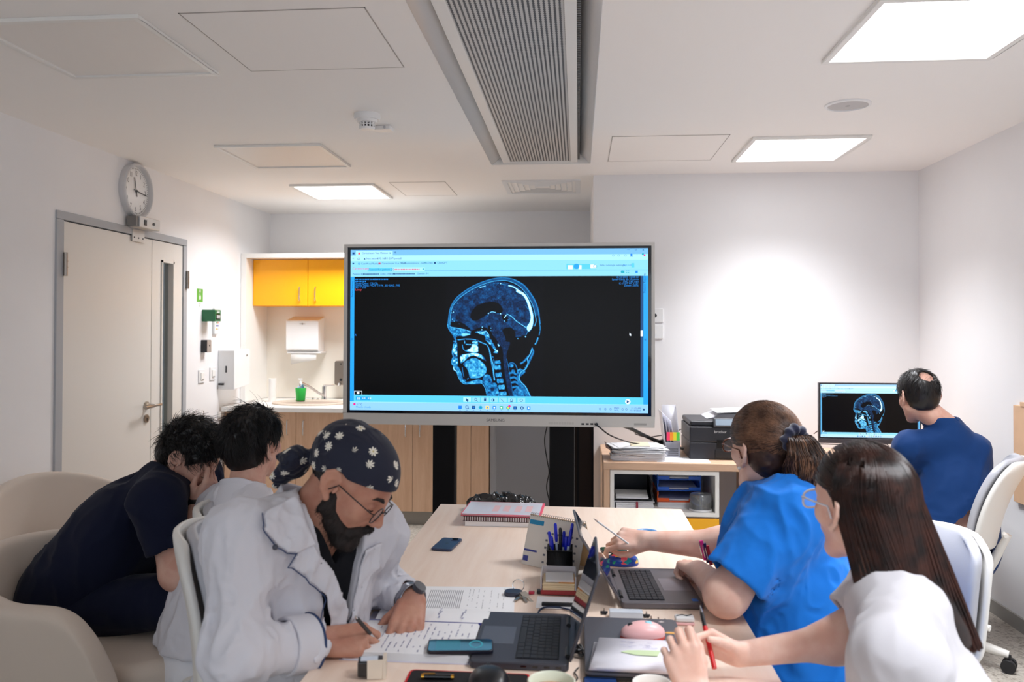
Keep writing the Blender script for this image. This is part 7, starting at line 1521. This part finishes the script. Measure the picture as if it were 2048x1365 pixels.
# ------------------------------------------------------------------ 3. man in navy, face in hand
def man_navy():
    s = 1.0; H = V3(W(377, 918, Y=2.80)); a = math.radians(42); yw = math.radians(6)
    R = frame((math.cos(a) * math.cos(yw), math.cos(a) * math.sin(yw), -math.sin(a)), (.3, .0, 1))
    neck = A(*W(318, 960, Y=2.80)); sr = A(*W(312, 1005, Y=2.63)); sl = A(*(V3(sr) + [-.03, .36, .03])); chest = A(*W(235, 1065, Y=2.80)); hip = A(*W(150, 1195, Y=2.80))
    p = person('person in navy scrubs bent forward in an armchair, rubbing the eyes', (hip[0], hip[1], 0)); tr = Torso(hip, chest, neck, sl, sr, cw=.18, cd=.125, bw=.18, bd=.14, hw=.20, hd=.16)
    er = A(*W(352, 1150, Y=2.58)); wr_ = A(*W(397, 1006, Y=2.76)); el = A(er[0] - .03, er[1] + .36, er[2] + .02); wl = A(*(V3(el) + [.18, -.12, .10]))
    hd = V3(W(434, 952, Y=2.76)) - V3(wr_); RH = frame(hd, (.80, -.45, -.40)); hr = hand_caps(wr_, RH, [(.5, 1.0, .6), (.9, 1.2, .7), (1.1, 1.3, .8), (1.2, 1.3, .8)], 1, thumb=((.018, .024, -.012), (.048, .040, -.030), (.074, .036, -.044), (.094, .026, -.050)), s=.98)
    RL = frame((.6, -.7, .2), (0, 0, 1)); hl = hand_caps(wl, RL, [(.6, .7, .4)] * 4, -1)
    sdf_obj('body', body_parts(tr, [(sr, er, wr_, (.05, .043, .029)), (sl, el, wl, (.05, .043, .029))], (hr, hl), H, R, s, False, .058), [SK2, LIPM], p, paint_head(H, R, s))
    brows(H, R, s, BLH, p, 1.2); lashes(H, R, s, BLH, p)
    hair_base(H, R, s, BLH, p, g=.012, amp=.012, nape=-.066, top=.020)
    rg = np.random.default_rng(6); comb = lambda L: np.stack([.9 + L[:, 0] * 0, L[:, 1] * 3, -.25 - L[:, 0] * 4], 1)
    short_hair(rg, V3(H), R, 2600, .045, BLH, p, region_back(), comb, r=.0010, jit=.8, lift=.7, grow=.018, s=s)
    short_hair(rg, V3(H), R, 160, .07, BLH, p, lambda L: (L[:, 2] > .07) & (L[:, 0] > -.04) & (L[:, 0] < .08), comb, r=.0008, jit=1.2, lift=1.5, grow=.02, s=s, name='stray_hair')
    def top(P):
        d = tr(P, .022); a1 = smax(cap(P, sr, er, .075, .072), at_end(P, sr, er, .68), .006); a2 = smax(cap(P, sl, el, .075, .072), at_end(P, sl, el, .68), .006)
        d = smin(smin(d, a1, .05), a2, .05) + folds(P, A(11, 10, 7), .010, 21); hol = np.maximum(cap(P, sr, er, .064, .064), -at_end(P, sr, er, .5)); nk = cap(P, neck - A(.03, 0, .03), H, .068, .08); return smax(smax(d, -hol, .004), -nk, .006)
    lo, hi = bb([hip, neck, sl, sr, el, er], .19); ct = sdf_obj('scrub_top', [(top, lo, hi, .007)], NAVY, p)
    trousers(p, tr, [((hip[0] + .03, hip[1] + .10, hip[2] - .02), (-1.29, 2.95, .56), (-1.26, 2.93, .10)), ((hip[0] + .03, hip[1] - .10, hip[2] - .02), (-1.27, 2.66, .57), (-1.29, 2.64, .10))], NAVY, 9, g=.02)
    shoe(p, (-1.26, 2.93), (1, 0, 0)); shoe(p, (-1.29, 2.64), (1, 0, 0))
    wd_ = (wr_ - er) / np.linalg.norm(wr_ - er); wc = wr_ - wd_ * .012; lo, hi = bb([wc], .06)
    f = lambda P: smax(np.abs(cap(P, wc - wd_ * .012, wc + wd_ * .012, .033, .033)) - .0035, np.abs((P - wc) @ wd_) - .012, .002)
    sdf_obj('wristwatch', [(f, lo, hi, .0025)], DARK, p)
# ------------------------------------------------------------------ 4. woman in blue scrubs
def woman_blue():
    s = 1.0; H = V3(W(1527, 900, Y=2.36)); a = math.radians(27); R = frame((-math.sin(a), math.cos(a), .06), (-.06, -.05, 1))
    neck = A(*W(1530, 985, Y=2.40)); sl = A(*W(1572, 1035, Y=2.19)); sr = A(*W(1612, 1018, Y=2.52)); chest = A(*W(1570, 1120, Y=2.36)); hip = A(*W(1590, 1330, Y=2.36))
    hip = A(.66, 2.36, .50)
    p = person('person with a brown ponytail and glasses in bright blue scrubs, leaning on the table', (.66, 2.36, 0)); tr = Torso(hip, chest, neck, sl, sr, cw=.20, cd=.155, bw=.215, bd=.19, hw=.23, hd=.20, sh=.07)
    el = A(*W(1452, 1192, Y=2.12)); wl = A(*W(1397, 1142, Y=2.36)); er = A(*W(1452, 1092, Y=2.52)); wr_ = A(*W(1292, 1082, Y=2.56))
    RL = frame((-.25, .95, -.05), (.15, .1, 1)); hl = hand_caps(wl, RL, [(1.0, 1.3, .7), (1.05, 1.35, .7), (1.1, 1.4, .7), (1.1, 1.4, .7)], -1, s=.93, thumb=((.018, .024, -.010), (.046, .036, -.030), (.072, .024, -.040), (.09, .008, -.042)))
    RH = frame((-1, .0, .12), (-.05, .62, .78)); RH = frame((-1, .02, .08), (0, -.72, .70))
    hr = hand_caps(wr_, RH, [(.55, .9, .4), (.9, 1.1, .5), (1.1, 1.2, .6), (1.2, 1.3, .7)], 1, s=.92, thumb=((.018, .022, -.012), (.050, .038, -.034), (.080, .036, -.046), (.102, .026, -.050)))
    arms = [(sl, el, wl, (.060, .045, .029)), (sr, er, wr_, (.064, .048, .028))]
    sdf_obj('body', body_parts(tr, arms, (hl, hr), H, R, s, True, .062), [SK3, LIPM], p, paint_head(H, R, s))
    brows(H, R, s, LBR, p)
    def top(P):
        d = tr(P, .022); a1 = smax(cap(P, sl, el, .090, .088), at_end(P, sl, el, .82), .006); a2 = smax(cap(P, sr, er, .088, .09), at_end(P, sr, er, .70), .006)
        d = smin(smin(d, a1, .06), a2, .06) + folds(P, A(11, 10, 8), .014, 31, 1.7) + folds(P, A(26, 24, 18), .004, 4)
        for x, y, g in ((sl, el, .078), (sr, er, .078)): d = smax(d, -np.maximum(cap(P, x, y, g, g), -at_end(P, x, y, .5)), .004)
        nk = smin(cap(P, neck - A(0, 0, .02), H, .072, .08), cap(P, neck, neck + tr.R[:, 0] * .09 - A(0, 0, .05), .06, .03), .02); return smax(smax(d, -nk, .006), -(P[:, 2] - .42), .01)
    lo, hi = bb([hip, neck, sl, sr, el, er], .24); ct = sdf_obj('scrub_top', [(top, lo, hi, .006)], BLUE, p)
    trousers(p, tr, [((.64, 2.24, .46), (.20, 2.20, .50), (.22, 2.22, .08)), ((.62, 2.50, .46), (.20, 2.48, .50), (.22, 2.5, .08))], BLUE, 13, g=.03)
    shoe(p, (.22, 2.22), (-1, 0, 0), PLASTIC); shoe(p, (.22, 2.5), (-1, 0, 0), PLASTIC)
    # hair drawn back to a ponytail
    KL = np.array([-.118, 0, .055])
    def hb(P):
        L = (P - A(H)) @ R; x, z = L[:, 0], L[:, 2]; d = ell(L, (-.014, 0, .040), (.110, .086, .098)); d = smin(d, ell(L, (-.05, 0, -.015), (.062, .070, .062)), .03) + (vn(L * A(30, 90, 90), 2) - .5) * .004
        top_ = np.maximum(x - (.070 + .2 * (z - .05)), .028 - z + .5 * (x - .02)); side = np.maximum(x + .006 - .5 * z, -.035 - z + .4 * (x + .03)); c = np.maximum(x + .030, -.082 - z)
        reg = smin(smin(top_, side, .01), c, .01); ear = -ell(L * A(1, 0, 1), (-.006, 0, -.004), (.022, .2, .028)); return smax(smax(d, reg, .006), ear, .004)
    lo, hi = bb([H], .17); sdf_obj('hair', [(hb, lo, hi, .003)], hairm('brown_hair', (70, 46, 36), (36, 22, 18)), p)
    rg = np.random.default_rng(8); N = 5200; v = rg.normal(size=(N * 3, 3)); v /= np.linalg.norm(v, axis=1, keepdims=True); C0 = np.array([-.014, 0, .040]); rad = np.array([.111, .087, .099])
    L = C0 + v * rad; x, y, z = L.T; ok = ((z > .02) & (x < .068)) | ((x < .0 + .4 * z) & (z > -.05)) | ((x < -.035) & (z > -.085)); ear = (np.abs(x + .006) < .02) & (z < .026) & (z > -.03); L = L[ok & ~ear][:N]; N = len(L)
    v0 = (L - C0) / rad; v1 = (KL - C0) / rad; v1 /= np.linalg.norm(v1); pts = []
    T_ = rg.uniform(.25, 1, (N, 1))
    for t in np.linspace(0, 1, 10):
        q = v0 * (1 - t * T_) + v1 * t * T_; q /= np.linalg.norm(q, axis=1, keepdims=True); sag = np.array([0, 0, -.08]) * (t * (1 - t)) * (v0[:, 2:3] > .2)
        q = q + sag; q /= np.linalg.norm(q, axis=1, keepdims=True); pts.append(C0 + q * rad * (1.0 + rg.normal(size=(N, 1)) * .004 + .012 * np.sin(t * 3)))
    low = L[:, 2] < -.0
    Pth = np.stack(pts, 1) @ R.T + H; k = vn((L * 22).astype(F32), 5) + rg.normal(size=N) * .12 + L[:, 2] * 3.5 > .50
    strands('hair_strands', Pth[k], .0010, LBR, p, taper=.6); strands('hair_strands', Pth[~k], .0010, MATS['brown_hair'], p, taper=.6)
    # scrunchie and ponytail
    Kw = V3(H) + R @ np.array([-.128, 0, .052])
    def scr(P):
        L = (P - A(Kw)) @ R; ang = np.arctan2(L[:, 2], L[:, 1]); r = np.sqrt(L[:, 1] ** 2 + L[:, 2] ** 2); w = .013 + .003 * np.sin(ang * 9) + .002 * np.sin(ang * 5 + 1)
        return np.sqrt((r - .028) ** 2 + (L[:, 0] * .9) ** 2) - w
    lo, hi = bb([Kw], .07); sdf_obj('scrunchie', [(scr, lo, hi, .003)], mat('navy_velvet', (24, 30, 62), rough=.8, sheen=.5), p)
    def tail(mask_n, m, rr, seed):
        rg = np.random.default_rng(seed); N = mask_n; th = rg.uniform(0, 2 * PI, N); q = np.sqrt(rg.uniform(0, 1, N)); Kk = 26; ln = rg.uniform(.62, 1.05, N); pts = []
        ax = np.array([-.006, 0, 0]); ph = rg.uniform(0, 2 * PI, N); fr = rg.uniform(14, 20, N); grp = np.floor(th / 2 / PI * 9) + np.floor(q * 3) * 9; gph = (grp * 1.7) % (2 * PI)
        for t in np.linspace(0, 1, Kk):
            L_ = t * .345 * ln; wdt = .012 + .052 * np.sin(np.clip(t * 1.25, 0, 1) ** .7 * PI * .80) * (1 - .25 * t)
            cx = -.128 - .045 * np.minimum(t * 5, 1) + .012 * t; cz = .052 - np.maximum(L_ - .018, 0) * 1.0 + .012 * np.sin(min(t * 6, 1) * PI)
            a = .0055 * min(1, t * 3); X = cx + np.cos(th) * q * wdt * .8 + a * np.sin(gph + L_ * 75) + .0016 * np.sin(ph + L_ * 140); Y = np.sin(th) * q * wdt + a * np.cos(gph * 1.3 + L_ * 68) + .0016 * np.cos(ph + L_ * 120); Z = cz + 0 * th + .0015 * np.sin(ph + L_ * 150)
            pts.append(np.stack([X, Y, Z + 0 * X], 1))
        return strands('ponytail', np.stack(pts, 1) @ R.T + H, rr, m, p, taper=.5)
    tail(1500, MATS['brown_hair'], .0013, 1); tail(1100, LBR, .0011, 2)
    glasses(H, R, s, mat('tortoise_frame', (120, 72, 52), rough=.25, noise=.5, nscale=120), LENS, p, round_=False)
    for sg in (-1, 1): MB().ball(V3(H) + R @ np.array([-.001, sg * .085, -.040]), .005, n=14).build('pearl_earring', mat('pearl', (240, 236, 228), rough=.2, coat=.5), p, world=True, smooth=180)
    # stylus in the right hand
    a_, b2 = V3(W(1187, 1038, Y=2.50)), V3(W(1262, 1092, Y=2.54)); t = thing('stylus', 'thin white stylus held in the hand of the person in blue scrubs', 'stylus', tuple(b2))
    MB().tube([b2, a_ + (b2 - a_) * .1], .0028, n=10).build('rod', PLASTIC, t, world=True); MB().tube([a_ + (b2 - a_) * .1, a_], [.0028, .001], n=10).build('tip', CHROME, t, world=True)
    # pocket pens at the right sleeve
    for i, c in enumerate([(214, 30, 130), (24, 30, 80), (190, 40, 60)]):
        q = V3(W(1402 + i * 6, 1082 + i * 5, Y=2.42)); t = thing('pocket_pen', ['magenta pen clipped at the blue scrub pocket', 'navy pen clipped at the blue scrub pocket between two others', 'red pen clipped at the blue scrub pocket'][i], 'pen', tuple(q))
        MB().tube([q, q + np.array([.012, .0, -.055])], .0055, n=10).build('barrel', mat('pocket_pen_%d' % i, c, rough=.4), t, world=True); MB().tube([q + np.array([-.006, -.004, -.004]), q + np.array([.002, -.006, -.04])], .0016, n=6).build('clip', CHROME, t, world=True)
# ------------------------------------------------------------------ 5. long-haired woman in the foreground
def woman_front():
    s = 1.0; H = V3(W(1722, 1016, Y=1.74)); a = math.radians(24); R = frame((-math.sin(a), math.cos(a), .04), (-.02, -.02, 1))
    neck = A(*(V3(H) + [.035, -.07, -.14])); sl = A(.535, 1.44, .905); sr = A(.665, 1.80, .93); chest = A(.655, 1.60, .74); hip = A(.76, 1.56, .48)
    p = person('long-haired person in a white top and clear glasses, holding a red pen', (.78, 1.46, 0)); tr = Torso(hip, chest, neck, sl, sr, cw=.15, cd=.10, bw=.14, bd=.11, sh=.052)
    el = A(.51, 1.42, .705); wl = A(*W(1386, 1388, Y=1.60)); er = A(*W(1672, 1284, Y=1.78)); wr_ = A(*W(1478, 1310, Y=1.78))
    RL = frame((-.28, .22, .93), (0, -1, .2)); hl = hand_caps(wl, RL, [(.8, .9, .5), (.95, 1.0, .5), (1.05, 1.15, .5), (1.1, 1.2, .5)], -1, s=.90, thumb=((.018, .022, -.008), (.050, .040, -.020), (.080, .044, -.030), (.102, .040, -.036)))
    RR = frame((-1, -.05, .42), (.1, .75, .62)); hr = hand_caps(wr_, RR, [(.7, 1.0, .6), (.75, 1.05, .6), (.8, 1.1, .6), (.85, 1.15, .6)], 1, s=.88)
    sdf_obj('body', body_parts(tr, [(sl, el, wl, (.050, .041, .026)), (sr, er, wr_, (.044, .036, .025))], (hl, hr), H, R, s, True, .052), [SK3, LIPM], p, paint_head(H, R, s))
    brows(H, R, s, DBR, p)
    def top(P):
        d = tr(P, .016); a1 = smax(cap(P, sl, el, .072, .078), at_end(P, sl, el, .85), .006); a2 = smax(cap(P, sr, er, .068, .068), at_end(P, sr, er, .66), .006)
        d = smin(smin(d, a1, .05), a2, .05) + folds(P, A(12, 10, 8), .009, 41, 1.6); nk = cap(P, neck - A(0, 0, .03), H, .066, .07)
        for x, y, g in ((sl, el, .062), (sr, er, .058)): d = smax(d, -np.maximum(cap(P, x, y, g, g), -at_end(P, x, y, .45)), .004)
        return smax(smax(d, -nk, .006), -(P[:, 2] - .42), .01)
    lo, hi = bb([hip, neck, sl, sr, el, er], .17); sdf_obj('white_top', [(top, lo, hi, .0055)], cloth('white_jersey', (186, 184, 189)), p)
    trousers(p, tr, [((.76, 1.38, .46), (.36, 1.36, .50), (.38, 1.38, .08)), ((.76, 1.56, .46), (.36, 1.60, .50), (.38, 1.6, .08))], cloth('light_blue_denim', (110, 160, 200)), 17)
    shoe(p, (.38, 1.38), (-1, 0, 0), PLASTIC); shoe(p, (.38, 1.6), (-1, 0, 0), PLASTIC)
    def hb(P):
        L = (P - A(H)) @ R; x, z = L[:, 0], L[:, 2]; d = ell(L, (-.016, 0, .038), (.102, .079, .090))
        fall = cap(L * A(1, .70, 1), A(-.064, 0, .0), A(-.155, -.035, -.22), .054, .044); d = smin(d, fall, .02)
        reg = smin(np.maximum(x - (.060 + .3 * (z - .05)), .035 - z), np.maximum(x - (-.008 + .55 * np.maximum(z, -.05)), z - .06), .01); ear = -ell(L * A(1, 0, 1), (.006, 0, -.006), (.020, .2, .030)); return smax(smax(smax(d, reg, .008), ear, .004), -.235 - z, .02)
    lo, hi = bb([H, V3(H) - [0, 0, .25]], .16); sdf_obj('hair', [(hb, lo, hi, .004)], DBR, p)
    rg = np.random.default_rng(12); N = 8500; ph = rg.uniform(-PI, PI, N); K = 20; C0 = np.array([-.014, 0, .040]); rad = np.array([.110, .087, .099]); pts = []
    lim = math.radians(92); ph = rg.uniform(lim, 2 * PI - lim, N); z0 = rg.uniform(0, 1, N) ** .7; lay = rg.uniform(0, 1, N); ln = rg.uniform(.245, .268, N); gp = np.floor(ph * 14); off = (np.sin(gp * 12.9) * .5 + .5)
    for t in np.linspace(0, 1, K):
        # polar angle from the parting down to the side, then straight fall
        L_ = t * (.15 * 1 + ln); arc = np.minimum(L_ / .145, 1); th = (.06 + (PI / 2 - .06) * arc); dz = np.maximum(L_ - .145, 0)
        phi = ph; front = np.cos(ph); sx = np.sin(th) * np.cos(phi); sy = np.sin(th) * np.sin(phi)
        x = C0[0] + rad[0] * sx * (1 - 0 * dz); y = C0[1] + rad[1] * sy; z = C0[2] + rad[2] * np.cos(th) - dz
        k = np.minimum(dz / .25, 1); x = x * (1 - .25 * k) - .40 * dz + .018 * k * off; y = y * (1 + .16 * k) - .15 * dz + .012 * k * (off - .5) * 2
        g = 1 + (lay - .5) * .05 + .012 * off; x = C0[0] + (x - C0[0]) * g; y = y * g + .0015 * np.sin(L_ * 30 + gp); pts.append(np.stack([x, y, z], 1))
    Pth = np.stack(pts, 1) @ R.T + H; strands('hair_strands', Pth, .0011, hairm('chestnut_hair', (58, 30, 22), (22, 12, 10), .36), p, taper=.55)
    # top hair combed back from the hairline
    N = 1500; v = rg.normal(size=(N * 4, 3)); v /= np.linalg.norm(v, axis=1, keepdims=True); L = C0 + v * rad; ok = (L[:, 2] > .05) & (L[:, 0] < .062); L = L[ok][:N]; N = len(L); v0 = (L - C0) / rad; v1 = np.array([-.9, 0, .1]); pts = []
    v1 = np.stack([np.full(N, -.75), np.sign(L[:, 1]) * (.25 + np.abs(v0[:, 1]) * .9), np.full(N, -.05)], 1)
    for t in np.linspace(0, 1, 10):
        q = v0 * (1 - t) + v1 * t; q /= np.linalg.norm(q, axis=1, keepdims=True); pts.append(C0 + q * rad * 1.012)
    strands('hair_strands', np.stack(pts, 1) @ R.T + H, .0011, MATS['chestnut_hair'], p, taper=.8)
    glasses(H, R, s, mat('clear_frame', (225, 225, 232), rough=.15), LENS, p, round_=False)
    a_, b2 = V3(W(1400, 1212, Y=1.80)), V3(W(1429, 1338, Y=1.70)); t = thing('red_pen', 'red pen with silver tip upright between the fingers of the long-haired person', 'pen', tuple(b2)); RED = mat('pen_red', (200, 28, 32), rough=.3)
    MB().tube([b2, a_ + (b2 - a_) * .35], .0052, n=12).build('barrel', RED, t, world=True); MB().tube([a_ + (b2 - a_) * .35, a_ + (b2 - a_) * .12], [.0045, .004], n=10).build('grip', DARK, t, world=True); MB().tube([a_ + (b2 - a_) * .12, a_], [.0035, .001], n=10).build('tip', CHROME, t, world=True)
# ------------------------------------------------------------------ 6. man at the wall monitor
def man_monitor():
    s = .98; H = V3(W(1836, 795, Y=4.02)); a = math.radians(8); R = frame((-math.sin(a), math.cos(a), -.12), (-.04, .04, 1))
    neck = A(*W(1848, 850, Y=4.0)); sl = A(*W(1806, 888, Y=3.98)); sr = A(*W(1925, 892, Y=4.02)); sl = A(sl[0] + .035, 3.99, .925); sr = A(1.815, 3.98, .915); chest = A(1.735, 3.96, .72); hip = A(1.69, 3.93, .48)
    neck = A(1.738, 3.99, .995)
    p = person('balding dark-haired person in deep blue sitting at the desk monitor, seen from behind', (1.69, 3.93, 0)); tr = Torso(hip, chest, neck, sl, sr, cw=.14, cd=.105, sh=.045)
    el = A(sl[0] - .03, sl[1] + .14, .72); wl = A(el[0] + .02, 4.66, .765); er = A(sr[0] + .04, sr[1] + .05, .63); wr_ = A(1.90, 4.60, .765)
    RR = frame((-.1, 1, 0), (0, 0, 1)); hr = hand_caps(wr_, RR, [(.4, .4, .3)] * 4, 1); hl = hand_caps(wl, RR, [(.4, .4, .3)] * 4, -1)
    sdf_obj('body', body_parts(tr, [(sl, el, wl, (.048, .04, .029)), (sr, er, wr_, (.048, .04, .029))], (None, None), H, R, s, False, .054, chest_g=-.04), [SK2, LIPM], p, paint_head(H, R, s))
    for nm, hh in (('hand', hr), ('hand', hl)):
        pass
    def jac(P):
        d = tr(P, .022); d = smin(d, smax(arm(P, sl, el, wl, (.066, .056, .045), 0, .05), at_end(P, el, wl, .95), .006), .05); d = smin(d, smax(arm(P, sr, er, wr_, (.066, .056, .045), 0, .05), at_end(P, er, wr_, .95), .006), .05)
        d = d + folds(P, A(12, 12, 8), .010, 51, 1.6); st = smax(cap(P, neck - A(0, 0, .02), V3(neck) + (V3(H) - V3(neck)) * .62, .078, .070), -cap(P, neck, H, .060, .060), .004); d = smin(d, smax(st, (P[:, 2] - (neck[2] + .078)), .004), .02)
        return smax(d, -cap(P, neck - A(0, 0, .0), H, .058, .06), .004)
    lo, hi = bb([hip, neck, sl, sr, el, er, wl, wr_], .14); sdf_obj('jacket', [(jac, lo, hi, .0075)], NBLUE, p)
    # hair ring with a bald crown
    def hb(P):
        L = (P - A(H)) @ R / s; x, z = L[:, 0], L[:, 2]; d = cran(L, .010) - (vn(L * A(70, 70, 40), 2) - .4) * .005; d = smin(d, ell(L, (-.05, 0, -.015), (.052, .062, .058)), .03)
        a = np.maximum(x - .055, .03 - z); b = np.maximum(x - (.012 + .6 * z), -.012 - z); c = np.maximum(x + .028, -.066 - z); reg = smin(smin(a, b, .008), c, .008)
        bald = -(ell(L, (-.090, -.004, .096), (.038, .034, .032)) + (vn(L * 90, 3) - .5) * .012); ear = -ell(L * A(1, 0, 1), (-.008, 0, .0), (.022, .2, .030)); return smax(smax(smax(d, reg, .006), ear, .004), bald, .006)
    lo, hi = bb([H], .16); sdf_obj('hair', [(hb, lo, hi, .003)], BLH, p)
    rg = np.random.default_rng(14); rb = region_back(); reg = lambda L: rb(L) & (((L[:, 0] + .090) / .038) ** 2 + ((L[:, 1] + .004) / .034) ** 2 + ((L[:, 2] - .096) / .036) ** 2 > 1)
    short_hair(rg, V3(H), R, 2200, .03, BLH, p, reg, lambda L: np.stack([-.2 - L[:, 0] * 3, L[:, 1] * 5, -.8 + L[:, 2] * 3], 1), r=.0010, jit=.35, lift=.25, grow=.011, s=s)
    short_hair(rg, V3(H), R, 70, .05, BLH, p, lambda L: (L[:, 2] > .085) & (L[:, 0] < -.04) & (np.abs(L[:, 1]) < .045), lambda L: np.stack([-1 + L[:, 0] * 0, .5 + 0 * L[:, 1], 0 * L[:, 2]], 1), r=.0006, jit=.3, lift=.1, grow=.002, s=s, name='crown_hair')
    trousers(p, tr, [((1.62, 3.98, .46), (1.60, 4.42, .52), (1.60, 4.44, .08)), ((1.80, 3.98, .46), (1.84, 4.42, .52), (1.85, 4.44, .08))], NBLUE, 19); shoe(p, (1.60, 4.44), (0, 1, 0)); shoe(p, (1.85, 4.44), (0, 1, 0))
man_writing(); man_white(); man_navy(); woman_blue(); woman_front(); man_monitor()
